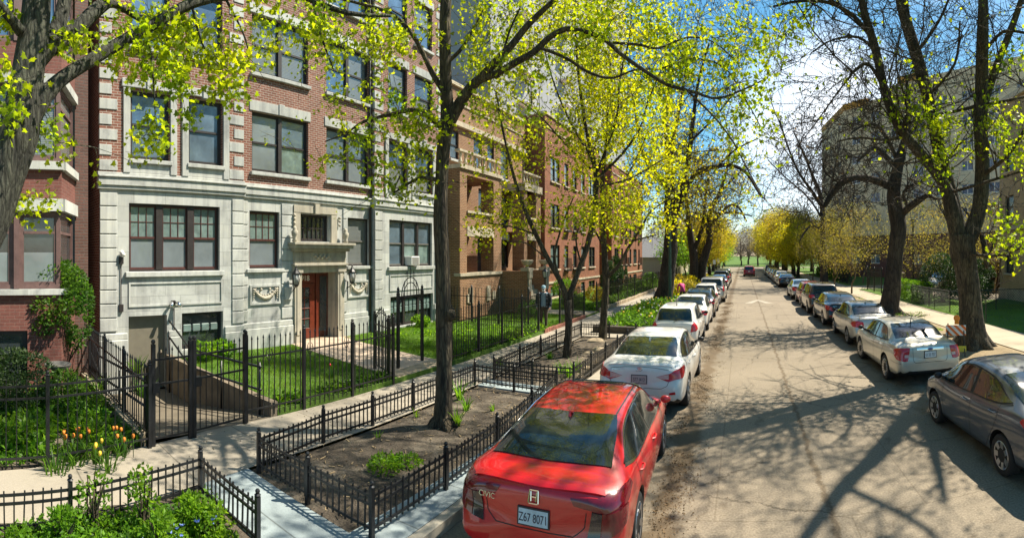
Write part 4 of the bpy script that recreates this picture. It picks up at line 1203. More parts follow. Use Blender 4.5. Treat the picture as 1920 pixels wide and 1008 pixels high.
M['lens_smoke'] = plain('smoked_lamp_lens', (0.03, 0.022, 0.026), .1, var=.5, scale=22, coat=1)
M['lens_pink'] = plain('pale_reverse_lens', (0.62, 0.40, 0.38), .2, var=.1, scale=30, coat=1)
M['plate'] = plain('licence_plate', (0.45, 0.58, 0.66), .45, var=.18, scale=9)
M['plate_dark'] = plain('dark_plate_frame', (0.03, 0.025, 0.028), .5, var=0)
M['plate_white'] = plain('white_licence_plate', (0.72, 0.72, 0.70), .45, var=.08)
M['plate_pink'] = plain('pinkish_licence_plate', (0.50, 0.40, 0.37), .45, var=.1)
M['plate_ink'] = plain('plate_characters', (0.03, 0.035, 0.06), .5, var=0)

class Car:
    def __init__(s, sp):
        s.sp = sp; s.L, s.W, s.H = sp['L'], sp['W'], sp['H']
        L, W = s.L, s.W; h = L/2
        s.yr = -h + sp['ro']; s.yf = s.yr + sp['wb']; s.rw = sp.get('rw', .32)
        s.top = pchip(*zip(*sp['top'])); s.sh = pchip(*zip(*sp['shoulder']))
        s.bot = pchip([-h, -h+.25, s.yr, 0, s.yf, h-.3, h], [.36, .24, .20, .185, .185, .20, .27])
        s.hw = pchip([-h, -h+.05, -h+.2, -h+.7, 0, h-.9, h-.4, h-.14, h], [x*W/2 for x in sp.get('plan', [.80, .885, .95, .985, 1, .985, .94, .84, .66])])
        s.rear = pchip(*zip(*sp.get('rear', [(.2, .12), (.36, .03), (.52, 0), (.66, .05), (.8, .08), (1.2, .13)])))
        s.body()
    def section(s, y):
        w, zt, zs, zb = s.hw(y), s.top(y), s.sh(y), s.bot(y)
        zs = min(zs, zt-.015); a = zs - zb; h = zt - zs
        g = min(1, max(0, (h-.10)/.26)); g = g*g*(3-2*g)
        cr = s.sp.get('crease', .0)
        P = [(0, zb), (.62*w, zb), (.885*w, zb+.012), (.955*w, zb+.08), (.978*w, zb+.26*a), (.992*w, zb+.50*a), (1.0*w, zb+.70*a), (.992*w, zb+.80*a), (.972*w, zb+.90*a), (.942*w, zs)]
        rwd = s.sp.get('roofw', .70)
        A = [(.915, .14), (.87, .34), (.79, .56), (.68, .76), (.54, .89), (.31, .97), (0, 1)]
        B = [(.925, .04), (.925-(.925-rwd)*.36, .34), (.925-(.925-rwd)*.72, .66), (rwd+.015, .885), (rwd-.075, .965), (.38, .992), (0, 1)]
        for (xa, ta), (xb, tb) in zip(A, B):
            P.append(((xa+(xb-xa)*g)*w, zs + h*(ta+(tb-ta)*g)))
        return P
    def body(s):
        L = s.L; h = L/2
        ys = sorted(set([round(v, 4) for v in list(np.linspace(-h, h, 45)) + [-h+.02, -h+.05, -h+.12, -h+.18, h-.02, h-.06, h-.15] + [p[0] for p in s.sp['top'][1:-1]]]))
        ys = [y for i, y in enumerate(ys) if i == 0 or y - ys[i-1] > .018 or i == len(ys)-1]
        V = []; F = []; MI = []; ring = None
        for y in ys:
            half = s.section(y)
            pts = [(x, z) for x, z in half] + [(-x, z) for x, z in half[-2:0:-1]]
            ring = len(pts)
            for x, z in pts:
                k = math.exp(-((y+h)/.28)**2); kf = math.exp(-((y-h)/.35)**2)
                dy = s.rear(z)*k - kf*(.22*max(0, z-.55) + .25*max(0, .4-z))
                V.append((x, y+dy, z))
        n = len(ys)
        for i in range(n-1):
            for k in range(ring):
                k2 = (k+1) % ring
                F.append((i*ring+k, (i+1)*ring+k, (i+1)*ring+k2, i*ring+k2))
        F.append(tuple(range(ring))); F.append(tuple(range((n-1)*ring+ring-1, (n-1)*ring-1, -1)))
        me = bpy.data.meshes.new('body'); me.from_pydata(V, [], F)
        me.materials.append(PT['white']); me.materials.append(M['car_black'])
        bm = bmesh.new(); bm.from_mesh(me)
        # the end caps become fans of strips so that subdivision keeps them round
        for f in list(bm.faces):
            if len(f.verts) > 4:
                bmesh.ops.poke(bm, faces=[f])
        bmesh.ops.recalc_face_normals(bm, faces=bm.faces)
        for f in bm.faces:
            f.smooth = True
            if f.normal.z < -.6 and f.calc_center_median().z < .45: f.material_index = 1
        bm.to_mesh(me); bm.free()
        o = bpy.data.objects.new('tmp_body', me); COL.objects.link(o)
        md = o.modifiers.new('s', 'SUBSURF'); md.levels = 1; md.render_levels = 1
        cut = MB(); cut.mi = 1
        for yy in (s.yr, s.yf):
            for sd in (-1, 1):
                x0 = sd*(s.W/2-.30); x1 = sd*(s.W/2+.2); R_ = s.rw + .055
                lo, hi = min(x0, x1), max(x0, x1)
                cut.lathe([(R_, lo), (R_, hi)], (0, yy, s.rw+.01), 28, 'x')
        cm = bpy.data.meshes.new('cut'); cm.from_pydata(cut.v, [], cut.f); cm.materials.append(PT['white']); cm.materials.append(M['car_black'])
        cm.polygons.foreach_set('material_index', np.ones(len(cm.polygons), dtype=np.int32))
        b2 = bmesh.new(); b2.from_mesh(cm); bmesh.ops.recalc_face_normals(b2, faces=b2.faces); b2.to_mesh(cm); b2.free()
        co = bpy.data.objects.new('tmp_cut', cm); COL.objects.link(co)
        dg = bpy.context.evaluated_depsgraph_get()
        full = bpy.data.meshes.new_from_object(o.evaluated_get(dg))   # without the wells: the surface that panels lie on
        b3 = bmesh.new(); b3.from_mesh(full); s.bvh = BVHTree.FromBMesh(b3); b3.free()
        md = o.modifiers.new('b', 'BOOLEAN'); md.operation = 'DIFFERENCE'; md.object = co; md.solver = 'EXACT'
        dg = bpy.context.evaluated_depsgraph_get(); dg.update()
        s.me = bpy.data.meshes.new_from_object(o.evaluated_get(dg))
        s.me.name = 'body'
        s.me.polygons.foreach_set('use_smooth', np.ones(len(s.me.polygons), dtype=bool))
        s.me.set_sharp_from_angle(angle=R(38))
        bpy.data.objects.remove(o); bpy.data.objects.remove(co)
    # ---- panels that follow the body
    def hit(s, kind, a, b):
        """kind r: from behind at (x, z); f: from the front; t: from above at (x, y); s / S: from the right / left side at (y, z)"""
        if kind == 'r': o, d = Vector((a, -9, b)), Vector((0, 1, 0))
        elif kind == 'f': o, d = Vector((a, 9, b)), Vector((0, -1, 0))
        elif kind == 't': o, d = Vector((a, b, 9)), Vector((0, 0, -1))
        elif kind == 's': o, d = Vector((9, a, b)), Vector((-1, 0, 0))
        else: o, d = Vector((-9, a, b)), Vector((1, 0, 0))
        loc, nor, i, dist = s.bvh.ray_cast(o, d)
        if loc is None:
            if kind in 'rf': o = Vector((a, -s.L/2 if kind == 'r' else s.L/2, b))
            elif kind == 't': o = Vector((a, b, s.H))
            else: o = Vector(((1 if kind == 's' else -1)*s.W/2, a, b))
            loc, nor, i, dist = s.bvh.find_nearest(o)
        return loc
    @staticmethod
    def along(pts, n):
        d = [0.0]
        for a, b in zip(pts, pts[1:]): d.append(d[-1] + (b-a).length)
        out = []
        for i in range(n):
            t = d[-1]*i/(n-1); k = 0
            while k < len(d)-2 and t > d[k+1]: k += 1
            u = (t-d[k])/max(1e-9, d[k+1]-d[k]); out.append(pts[k].lerp(pts[k+1], min(1, max(0, u))))
        return out
    def patch(s, mb, A, B, off=.004, nu=14, nv=6, skirt=.012, mirror=False):
        """ruled panel between polylines A and B ([(kind, a, b)]), laid on the body and lifted by OFF"""
        PA = s.along([s.hit(*p) for p in A], nu); PB = s.along([s.hit(*p) for p in B], nu)
        G = []
        for j in range(nv):
            row = []
            for i in range(nu):
                q = PA[i].lerp(PB[i], j/(nv-1))
                loc, nor, _, _ = s.bvh.find_nearest(q)
                row.append((loc + nor*off, nor))
            G.append(row)
        vs = [p for row in G for p, _ in row]; fs = []
        for j in range(nv-1):
            for i in range(nu-1): fs.append((j*nu+i, j*nu+i+1, (j+1)*nu+i+1, (j+1)*nu+i))
        ring = [(0, i) for i in range(nu)] + [(j, nu-1) for j in range(1, nv)] + [(nv-1, i) for i in range(nu-2, -1, -1)] + [(j, 0) for j in range(nv-2, 0, -1)]
        b = len(vs)
        for (j, i) in ring: vs.append(G[j][i][0] - G[j][i][1]*skirt)
        m = len(ring)
        for k in range(m):
            k2 = (k+1) % m; j, i = ring[k]; j2, i2 = ring[k2]
            fs.append((j2*nu+i2, j*nu+i, b+k, b+k2))
        # outward facing?
        a0, b0, c0 = vs[0], vs[1], vs[nu]
        if nu > 2 and nv > 2:
            q = (nv//2)*nu + nu//2; n_ = (vs[q+1]-vs[q]).cross(vs[q+nu]-vs[q])
            if n_.dot(G[nv//2][nu//2][1]) < 0: fs = [tuple(reversed(f)) for f in fs]
        mb.add(vs, fs)
        if mirror: mb.add([Vector((-v.x, v.y, v.z)) for v in vs], [tuple(reversed(f)) for f in fs])
        return mb
    def ribbon(s, mb, pts, w=.009, off=.003):
        P = s.along([s.hit(*p) for p in pts], max(6, len(pts)*5)); vs = []; fs = []
        for i, q in enumerate(P):
            loc, nor, _, _ = s.bvh.find_nearest(q)
            d = (P[min(i+1, len(P)-1)] - P[max(0, i-1)]).normalized(); sd = nor.cross(d).normalized()*w/2
            vs += [loc+nor*off-sd, loc+nor*off+sd]
        for i in range(len(P)-1): fs.append((2*i, 2*i+1, 2*i+3, 2*i+2))
        return mb.add(vs, fs)

def wheel_mesh(rw, spokes, wide=.20, style='split'):
    t = MB(); w = wide/2
    t.lathe([(rw*.66, -w*.9), (rw*.80, -w), (rw*.93, -w*.98), (rw*.985, -w*.80), (rw, -w*.4), (rw, w*.4), (rw*.985, w*.80), (rw*.93, w*.98), (rw*.80, w), (rw*.66, w*.9)], (0, 0, 0), 32, 'x')
    tm = bpy.data.meshes.new('wheel'); tm.from_pydata([tuple(v) for v in t.v], [], t.f); tm.materials.append(M['tyre'])
    tm.polygons.foreach_set('use_smooth', np.ones(len(tm.polygons), dtype=bool)); tm.set_sharp_from_angle(angle=R(50))
    r = MB(); ri = rw*.68
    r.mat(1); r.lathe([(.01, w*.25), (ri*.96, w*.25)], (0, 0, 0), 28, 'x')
    r.mat(0); r.lathe([(ri, -w*.6), (ri, w*.92), (ri*.97, w*.98), (ri*.91, w*.92), (ri*.89, w*.25)], (0, 0, 0), 32, 'x')
    r.lathe([(.01, w*.70), (.055, w*.70), (.062, w*.62), (.062, w*.2)], (0, 0, 0), 12, 'x')
    for k in range(spokes):
        a = 2*PI*k/spokes
        for da in ((-.11, .11) if style == 'split' else (0,)):
            c, sn = math.cos(a), math.sin(a); c2, s2 = math.cos(a+da), math.sin(a+da)
            r.bar((w*.58, .04*c, .04*sn), (w*.84, ri*.93*c2, ri*.93*s2), .036 if style == 'split' else (.075 if spokes < 9 else .030), .045, up=(1, 0, 0))
    rm = bpy.data.meshes.new('rim'); rm.from_pydata([tuple(v) for v in r.v], [], r.f); rm.materials.append(M['rim']); rm.materials.append(M['rim_dark'])
    rm.polygons.foreach_set('material_index', np.array(r.m, dtype=np.int32))
    rm.polygons.foreach_set('use_smooth', np.ones(len(rm.polygons), dtype=bool)); rm.set_sharp_from_angle(angle=R(35))
    return tm, rm

def sedan_spec(L, W, H, wb, ro, deck_z, glass_y, roof_r, roof_f, cowl_y, cowl_z, hood_z, **k):
    h = L/2
    sp = dict(L=L, W=W, H=H, wb=wb, ro=ro,
      top=[(-h, deck_z-.10), (-h+.05, deck_z-.035), (-h+.13, deck_z), (-h+glass_y, deck_z+.035), (-h+glass_y+.12, deck_z+.085), (-h+(glass_y*.45+roof_r*.55), deck_z+(H-deck_z)*.64), (-h+roof_r, H-.055), (-h+roof_r+.30, H-.012), (-.05, H), (roof_f, H-.045), (roof_f+.18, H-.10), ((roof_f+cowl_y)/2+.05, (H+cowl_z)/2-.02), (cowl_y-.06, cowl_z+.045), (cowl_y+.06, cowl_z), (h-.75, hood_z), (h-.28, hood_z-.12), (h-.06, hood_z-.27), (h, hood_z-.40)],
      shoulder=[(-h, deck_z-.17), (-h+.5, deck_z-.06), (-.7, deck_z-.13), (.6, deck_z-.17), (cowl_y, cowl_z-.11), (h-.7, hood_z-.10), (h-.2, hood_z-.24), (h, hood_z-.46)])
    sp.update(k); return sp

def make_car(name, sp, label, col, loc, group=None, rz=0.0):
    """sp also says where the glass, lamps and plate sit"""
    c = Car(sp); L, W, H = sp['L'], sp['W'], sp['H']; h = L/2
    root = thing(name, label, sp.get('cat', 'car'), loc, rz, group)
    bd = link('body', c.me, root)
    def put(mb, nm, mat, parent=root, smooth=True, angle=45):
        if not mb.v: return None
        if mb.cuts:
            cs = [(0, 0)] + [q for q in mb.cuts if q[1] < len(mb.f)] + [(len(mb.v), len(mb.f))]
            for (v0, f0), (v1, f1) in zip(cs, cs[1:]):
                p = MB(); p.v = mb.v[v0:v1]; p.f = [tuple(i-v0 for i in f) for f in mb.f[f0:f1]]; p.m = mb.m[f0:f1]; o = put(p, nm, mat, parent, smooth, angle)
            return o
        me = bpy.data.meshes.new(nm); me.from_pydata([tuple(v) for v in mb.v], [], mb.f)
        for q in (mat if isinstance(mat, list) else [mat]): me.materials.append(M[q] if isinstance(q, str) and q in M else (PT['white'] if q == 'paint' else q))
        me.polygons.foreach_set('material_index', np.array(mb.m, dtype=np.int32))
        if smooth:
            me.polygons.foreach_set('use_smooth', np.ones(len(me.polygons), dtype=bool)); me.set_sharp_from_angle(angle=R(angle))
        return link(nm, me, parent)
    tp, shd = c.top, c.sh
    gb, rr, rf, cw = sp['g']            # y of: rear glass base, roof rear, roof front, cowl
    # windows
    wr, wt_ = sp.get('rearglass', (.70, .60))
    def glass_t(y0, x0, y1, x1, bow0, bow1):
        A = [('t', x0*q, y0 + bow0*q*q) for q in (-1, -.6, 0, .6, 1)]; B = [('t', x1*q, y1 + bow1*q*q) for q in (-1, -.6, 0, .6, 1)]
        return A, B
    A, B = glass_t(gb, wr, rr, wt_, .06 if not sp.get('hatch') else .03, .05)
    mb = MB(); c.patch(mb, A, B, .011, 28, 14); put(mb, 'rear_window', 'car_glass')
    A, B = glass_t(cw, .68, rf, .58, -.22, -.10)
    mb = MB(); c.patch(mb, A, B, .011, 24, 10); put(mb, 'windscreen', 'car_glass')
    bl = sp['belt']                      # [(y, z)] of the window line rear to front, [(y, z)] top line rear to front
    tl = sp['tline']; pb = sp['pillar']  # y of the B pillar
    fb, ft = pchip(*zip(*bl)), pchip(*zip(*tl))
    for sd, nm in ((1, 's'), (-1, 'S')):
        mb = MB(); ya_, yb_ = bl[0][0], bl[-1][0]
        N_ = 12
        def line(f, y0, y1, dz=0): return [(nm, y0+(y1-y0)*i/(N_-1), f(y0+(y1-y0)*i/(N_-1))+dz) for i in range(N_)]
        A = line(fb, ya_-.035, yb_+.03, -.022); B = line(ft, tl[0][0]-.02, tl[-1][0]+.02, .024)
        c.patch(mb, A, B, .010, 22, 7, .02); tr = put(mb, 'window_trim', sp.get('trim', 'car_black'))
        bt = .045
        for (y0, y1, t0, t1) in ((ya_, pb-bt, tl[0][0], pb-bt), (pb+bt, yb_, pb+bt, tl[-1][0])):
            mb = MB(); A = line(fb, y0, y1); B = line(ft, t0, t1)
            c.patch(mb, A, B, .0135, 14, 6, .01); put(mb, 'side_window', 'car_glass')
        # doors: panel gaps
        if sp.get('detail', True):
            mb = MB(); zb_ = .30
            yA, yB, yC = sp['doors']     # rear door's rear edge, pillar gap, front door's front edge
            for (e0, e1) in ((yA, yB), (yB, yC)):
                top0, top1 = fb(e0)-.03, fb(e1)-.03
                lo0 = zb_+.05
                if e0 == yA:
                    c.ribbon(mb, [(nm, e0, top0), (nm, e0+.02, .80), (nm, e0+.10, .66), (nm, e0+.26, .46), (nm, e0+.36, zb_)], .011)
                    c.ribbon(mb, [(nm, e0+.36, zb_), (nm, e1, zb_)], .010)
                else:
                    c.ribbon(mb, [(nm, e0, zb_), (nm, e1-.05, zb_)], .010)
                    c.ribbon(mb, [(nm, e1-.05, zb_), (nm, e1+.03, .6), (nm, e1, top1)], .010)
            c.ribbon(mb, [(nm, yB, fb(yB)-.03), (nm, yB, zb_)], .011)
            put(mb, 'door_gap', 'car_black', bd)
            for yh in (yA+.16, yB+.17):
                mb = MB(); q = c.hit(nm, yh, fb(yh)-.13)
                mb.tube([q+Vector((sd*-.01, -.10, 0)), q+Vector((sd*.028, -.075, 0)), q+Vector((sd*.034, 0, 0)), q+Vector((sd*.028, .075, 0)), q+Vector((sd*-.01, .10, 0))], .013, 6)
                put(mb, 'door_handle', sp.get('handle', 'paint'))
        # mirror
        q = c.hit(nm, bl[-1][0]-.12, fb(bl[-1][0])+.02); mb = MB()
        mb.tube([q+Vector((-sd*.02, .02, 0)), q+Vector((sd*.07, .02, .03))], .028, 6)
        mb.ball(q+Vector((sd*.145, .02, .065)), 1.0, 12, 8)
        n0 = len(mb.v) - 12*9
        ctr = q+Vector((sd*.145, .02, .065))
        for i in range(n0, len(mb.v)):
            v = Vector(mb.v[i]) - ctr; mb.v[i] = tuple(ctr + Vector((v.x*.085, v.y*.05 + .02*abs(v.x), v.z*.06)))
        mr = put(mb, 'wing_mirror', sp.get('mirror', 'paint'), angle=180)
        mb = MB(); mb.lathe([(.001, -.066), (.06, -.066)], ctr, 12, 'y'); 
        # wheels
    wm = wheel_mesh(c.rw, sp.get('spokes', 5), .21, sp.get('style', 'split'))
    for yy in (c.yr, c.yf):
        for sd in (-1, 1):
            o = link('wheel', wm[0], root); o.location = (sd*(W/2-.125), yy, c.rw); o.rotation_euler = (0.3*yy, 0, 0 if sd > 0 else PI)
            if yy == c.yf and sp.get('steer'): o.rotation_euler.z += sp['steer']
            link('rim', wm[1], o)
    # lamps
    for key, nm, mt in (('tail3', 'tail_light', sp.get('tailmat', 'lens_red')), ('tail', 'tail_light', sp.get('tailmat', 'lens_red')), ('tail2', 'reverse_light', sp.get('tail2mat', 'lens_pink')), ('reflector', 'reflector', 'lens_red')):
        if key in sp:
            A, B = sp[key]
            for sd in (1, -1):
                fl = lambda p: (p[0] if p[0] != 's' else ('s' if sd > 0 else 'S'), (p[1]*sd if p[0] in 'rtf' else p[1]), p[2])
                mb = MB(); c.patch(mb, [fl(p) for p in A], [fl(p) for p in B], .012 if key == 'tail' else .018, 26, 10, .03); put(mb, nm, mt, angle=60)
    mb = MB(); hz = c.sh(h-.3)
    for sd, nm in ((1, 's'), (-1, 'S')):
        mb = MB(); c.patch(mb, [('f', sd*.42, hz-.06), ('f', sd*.66, hz-.05), (nm, h-.48, hz+.0)], [('f', sd*.40, hz+.03), ('f', sd*.62, hz+.07), (nm, h-.62, hz+.10)], .010, 12, 5, .03); put(mb, 'headlight', 'lens_clear')
    mb = MB(); c.patch(mb, [('f', -.42, .30), ('f', 0, .29), ('f', .42, .30)], [('f', -.5, hz-.12), ('f', 0, hz-.10), ('f', .5, hz-.12)], .006, 12, 5, .02); put(mb, 'grille', 'car_black')
    # lower rear bumper, exhaust, boot lines, plate
    if sp.get('detail', True):
        z0 = sp.get('valance', (.27, .36))
        mb = MB(); c.patch(mb, [('r', x, z0[0]) for x in (-.66, -.3, 0, .3, .66)], [('r', x, z0[1] - (.05 if abs(x) > .6 else 0)) for x in (-.70, -.3, 0, .3, .70)], .006, 16, 4, .02); put(mb, 'rear_valance', 'car_black')
        mb = MB()
        for ln in sp.get('lines', []):
            mb.cut(); c.ribbon(mb, ln, .009); mb.cut(); c.ribbon(mb, [(('S' if p[0] == 's' else p[0]), (-p[1] if p[0] in 'rtf' else p[1]), p[2]) for p in ln], .009)
        put(mb, 'boot_gap', 'car_black', bd)
        if 'lip' in sp:
            A, B = sp['lip']; mb = MB(); c.patch(mb, A, B, .022, 16, 4, .04); put(mb, 'boot_spoiler', 'paint')
        if 'exhaust' in sp:
            x, z = sp['exhaust']; q = c.hit('r', x, z+.03); mb = MB()
            mb.lathe([(.052, -.05), (.058, -.055), (.06, -.03), (.06, .1)], (x, q.y+.02, z), 16, 'y'); 
            for i in range(len(mb.v)): v = mb.v[i]; mb.v[i] = (x+(v[0]-x)*1.35, v[1], z+(v[2]-z)*.85)
            mb.mat(1); mb.lathe([(.001, -.045), (.06, -.045)], (x, q.y+.02, z), 12, 'y')
            put(mb, 'exhaust_pipe', ['chrome', 'car_black'])
    pz = sp.get('plate', .72); ptxt, pm, pi_ = sp.get('plate_text', (None, 'plate_white', 'plate_ink'))
    q = c.hit('r', 0, pz); qa = c.hit('r', 0, pz-.07); qb = c.hit('r', 0, pz+.07)
    tilt = math.atan2(qb.y-qa.y, .14)
    mb = MB()
    def pt(x, z, d): return (x, q.y - d*math.cos(tilt) + math.sin(tilt)*z, pz + z*math.cos(tilt) + d*math.sin(tilt)*.5)
    def slab(x0, x1, z0, z1, d0, d1):
        mb.add([pt(x0,z0,d1), pt(x1,z0,d1), pt(x1,z1,d1), pt(x0,z1,d1), pt(x0,z0,d0), pt(x1,z0,d0), pt(x1,z1,d0), pt(x0,z1,d0)], [(0,1,2,3), (4,7,6,5), (0,4,5,1), (1,5,6,2), (2,6,7,3), (3,7,4,0)])
    mb.mat(1); slab(-.165, .165, -.088, .088, -.01, .016); mb.mat(0); slab(-.150, .150, -.074, .074, -.005, .0195)
    plo = put(mb, 'licence_plate', [pm, 'plate_dark'], smooth=False)
    if ptxt:
        tx = text('plate_text', ptxt, sp.get('plate_size', .095), (0, 0, 0), (R(90)-tilt, 0, 0), M[pi_], plo, .0015)
        tx.location = Vector(pt(0, -.008, .0215)); tx.scale = (.72, 1.12, 1)
    if 'fin' in sp:
        q = c.hit('t', 0, sp['fin']); mb = MB()
        if sp.get('mast'): mb.tube([q, q+Vector((0, .02, .06)), q+Vector((0, -.12, .26))], [.02, .012, .006], 6)
        else: mb.tube([q+Vector((0, .09, -.01)), q+Vector((0, .02, .03)), q+Vector((0, -.05, .055)), q+Vector((0, -.065, -.01))], [.012, .024, .012, .02], 6)
        put(mb, 'roof_aerial', sp.get('finmat', 'paint'))
    if 'extra' in sp: sp['extra'](c, root, put)
    recolour(root, PT[col]); root['col'] = col
    del root['col']
    return root

def recolour(root, p):
    def go(o):
        for sl in getattr(o, 'material_slots', []):
            if sl.material in PT.values():
                sl.link = 'OBJECT'; sl.material = p
        for ch in KIDS.get(o.name, []): go(ch)
    go(root)

def copy_car(src, label, col, loc, rz=0.0, name=None, cat=None):
    c = copy_tree(src); c.location = loc; c.rotation_euler = (0, 0, rz); c['label'] = label
    recolour(c, PT[col])
    if name:
        k = KIDS.pop(c.name, []); c.name = name; KIDS[c.name] = k
    return c

GL, GRT = 'cars parked along the kerb by the houses', 'cars parked along the driveway side kerb'
# --- the red fastback in front
def sx_(x, f=1): return x*f
h = 4.63/2
def red_extra(c, root, put):
    # chrome emblem and word on the boot, black roof panel seam ribs, dark front glass roof
    q = c.hit('r', 0, .93); mb = MB()
    for (x0, z0, x1, z1) in ((-.05, -.055, -.042, .055), (.05, -.055, .042, .055), (-.045, -.058, .045, -.058), (-.045, .058, .045, .058), (-.026, -.04, -.032, .045), (.026, -.04, .032, .045), (-.028, .0, .028, .0)):
        mb.bar(q+Vector((x0, -.012+z0*.25, z0)), q+Vector((x1, -.012+z1*.25, z1)), .011)
    put(mb, 'emblem', 'chrome')
    tx = text('boot_lettering', 'CIVIC', .075, (0, 0, 0), (R(76), 0, R(-4)), M['chrome'], root, .004)
    q = c.hit('r', -.50, .86); tx.location = q + Vector((0, -.018, 0))
    mb = MB()
    for sd in (-1, 1): mb.cut(); c.ribbon(mb, [('t', sd*.52, -1.0), ('t', sd*.545, -.5), ('t', sd*.54, .2), ('t', sd*.50, .62)], .02, .004)
    put(mb, 'roof_rail_seam', 'car_black')
    mb = MB(); c.patch(mb, [('t', -.40, .30), ('t', 0, .26), ('t', .40, .30)], [('t', -.42, .66), ('t', 0, .74), ('t', .42, .66)], .006, 10, 5); put(mb, 'sunroof', 'car_glass')
civic = sedan_spec(4.63, 1.80, 1.415, 2.70, .95, 1.055, .40, 1.42, .50, 1.22, .99, .90, cat='car',
  g=(-h+.47, -h+1.36, .52, 1.20), rearglass=(.66, .54), roofw=.66, rw=.325, plan=[.83, .90, .965, .99, 1, .985, .94, .84, .66],
  rear=[(.2, .10), (.36, .03), (.5, .0), (.62, .05), (.78, .09), (.95, .06), (1.2, .08)],
  belt=[(-1.62, 1.07), (-1.2, .995), (-.2, .955), (.7, .925), (1.06, .925)], tline=[(-1.28, 1.13), (-1.05, 1.225), (-.55, 1.30), (0, 1.315), (.42, 1.27), (.72, 1.13), (1.0, .955)], pillar=-.25, doors=(-1.32, -.27, .92),
  tail=([('r', .40, .905), ('r', .66, .865), ('s', -h+.34, .865), ('s', -h+.60, .93)], [('r', .36, .965), ('r', .62, .97), ('s', -h+.30, .985), ('s', -h+.58, .985)]), tail3=([('r', .665, .62), ('r', .76, .655), ('s', -h+.22, .72)], [('r', .68, .86), ('r', .74, .86), ('s', -h+.34, .86)]),
  tail2=([('r', .53, .60), ('r', .655, .62)], [('r', .575, .87), ('r', .67, .855)]), tail2mat='lens_smoke', tailmat='lens_deep',
  lines=[[('r', 0, .615), ('r', .40, .62), ('r', .50, .70), ('r', .52, .85)]], plate=.735, plate_text=('Z67 8071', 'plate', 'plate_ink'), plate_size=.105,
  trim='chrome', spokes=5, style='split', fin=-1.02, mirror='paint', extra=red_extra, valance=(.26, .40),
  lip=([('t', x*.66, -h+.155+.05*x*x) for x in (-1, -.5, 0, .5, 1)], [('t', x*.68, -h+.10+.055*x*x) for x in (-1, -.5, 0, .5, 1)]))
red_car = make_car('parked_car', civic, 'glossy red fastback sedan parked by the bare soil bed, blue plate Z67 8071', 'red', (-2.08, 6.56, 0), GL, R(3.2))
# --- white mid-size sedan
h = 4.82/2
def son_extra(c, root, put):
    q = c.hit('r', 0, .965); mb = MB()
    pts = [q+Vector((.062*math.cos(a), -.012+.032*math.sin(a)*.3, .034*math.sin(a))) for a in np.linspace(0, 2*PI, 17)]
    mb.tube(pts, .006, 5, cap=False)
    for sd in (-1, 1): mb.bar(q+Vector((sd*.028-.012, -.02, -.026)), q+Vector((sd*.02+.014, -.01, .026)), .009)
    mb.bar(q+Vector((-.026, -.014, -.006)), q+Vector((.028, -.014, .008)), .008)
    put(mb, 'emblem', 'chrome')
    tx = text('boot_lettering', 'SONATA', .045, (0, 0, 0), (R(80), 0, 0), M['chrome'], root, .003); tx.location = c.hit('r', -.48, .945)+Vector((0, -.012, 0))
sonata = sedan_spec(4.82, 1.835, 1.465, 2.795, 1.07, 1.075, .60, 1.50, .55, 1.38, 1.02, .93,
  g=(-h+.66, -h+1.43, .58, 1.36), rearglass=(.67, .56), roofw=.67, rw=.33, rear=[(.2, .12), (.36, .04), (.55, .0), (.68, .03), (.80, .075), (1.0, .085), (1.2, .10)],
  belt=[(-1.52, 1.10), (-1.1, 1.035), (-.2, .985), (.8, .945), (1.20, .94)], tline=[(-1.22, 1.17), (-1.0, 1.27), (-.5, 1.345), (0, 1.36), (.45, 1.31), (.85, 1.15), (1.14, .97)], pillar=-.25, doors=(-1.36, -.27, 1.02),
  tail=([('r', .40, .81), ('r', .60, .735), ('s', -h+.24, .80), ('s', -h+.52, .94)], [('r', .38, .84), ('r', .62, .90), ('s', -h+.22, .965), ('s', -h+.50, 1.0)]),
  tail2=([('r', .36, .825), ('r', .50, .79), ('r', .60, .79)], [('r', .35, .835), ('r', .50, .865), ('r', .60, .885)]), tail2mat='lens_pink',
  reflector=([('r', .62, .50), ('r', .74, .51)], [('r', .62, .535), ('r', .73, .56)]), lines=[[('r', 0, .60), ('r', .45, .605), ('r', .57, .66), ('r', .60, .74)], [('r', .6, .96), ('r', .3, 1.0), ('r', 0, 1.01)]],
  plate=.77, plate_text=('S77 J413', 'plate_pink', 'plate_ink'), exhaust=(.50, .325), spokes=6, style='split', fin=-1.15, mirror='car_black', extra=son_extra, valance=(.25, .40), handle='paint',
  lip=([('t', x*.64, -h+.20+.03*x*x) for x in (-1, -.5, 0, .5, 1)], [('t', x*.66, -h+.13+.04*x*x) for x in (-1, -.5, 0, .5, 1)]))
white_sedan = make_car('parked_car', sonata, 'white sedan with chrome oval tailpipe parked just past the red car', 'white', (-2.07, 11.98, 0), GL)
# --- graphite sedan at the right edge
h = 4.37/2
accent = sedan_spec(4.37, 1.70, 1.45, 2.57, .95, 1.06, .50, 1.42, .42, 1.22, 1.02, .93,
  g=(-h+.54, -h+1.32, .44, 1.20), rearglass=(.62, .53), roofw=.68, rw=.305,
  belt=[(-1.38, 1.09), (-1.0, 1.02), (-.2, .975), (.7, .935), (1.06, .93)], tline=[(-1.08, 1.15), (-.85, 1.26), (-.4, 1.335), (0, 1.35), (.38, 1.305), (.72, 1.15), (1.0, .96)], pillar=-.20, doors=(-1.12, -.22, .90),
  tail=([('r', .46, .82), ('r', .62, .77), ('s', -h+.20, .80), ('s', -h+.46, .93)], [('r', .44, .90), ('r', .60, .95), ('s', -h+.18, .97), ('s', -h+.42, .975)]),
  lines=[[('r', 0, .62), ('r', .42, .625), ('r', .52, .70), ('r', .54, .8)]], plate=.78, plate_text=('E41 2260', 'plate_white', 'plate_ink'), spokes=7, style='solid', fin=-.95, mirror='car_black', handle='paint')
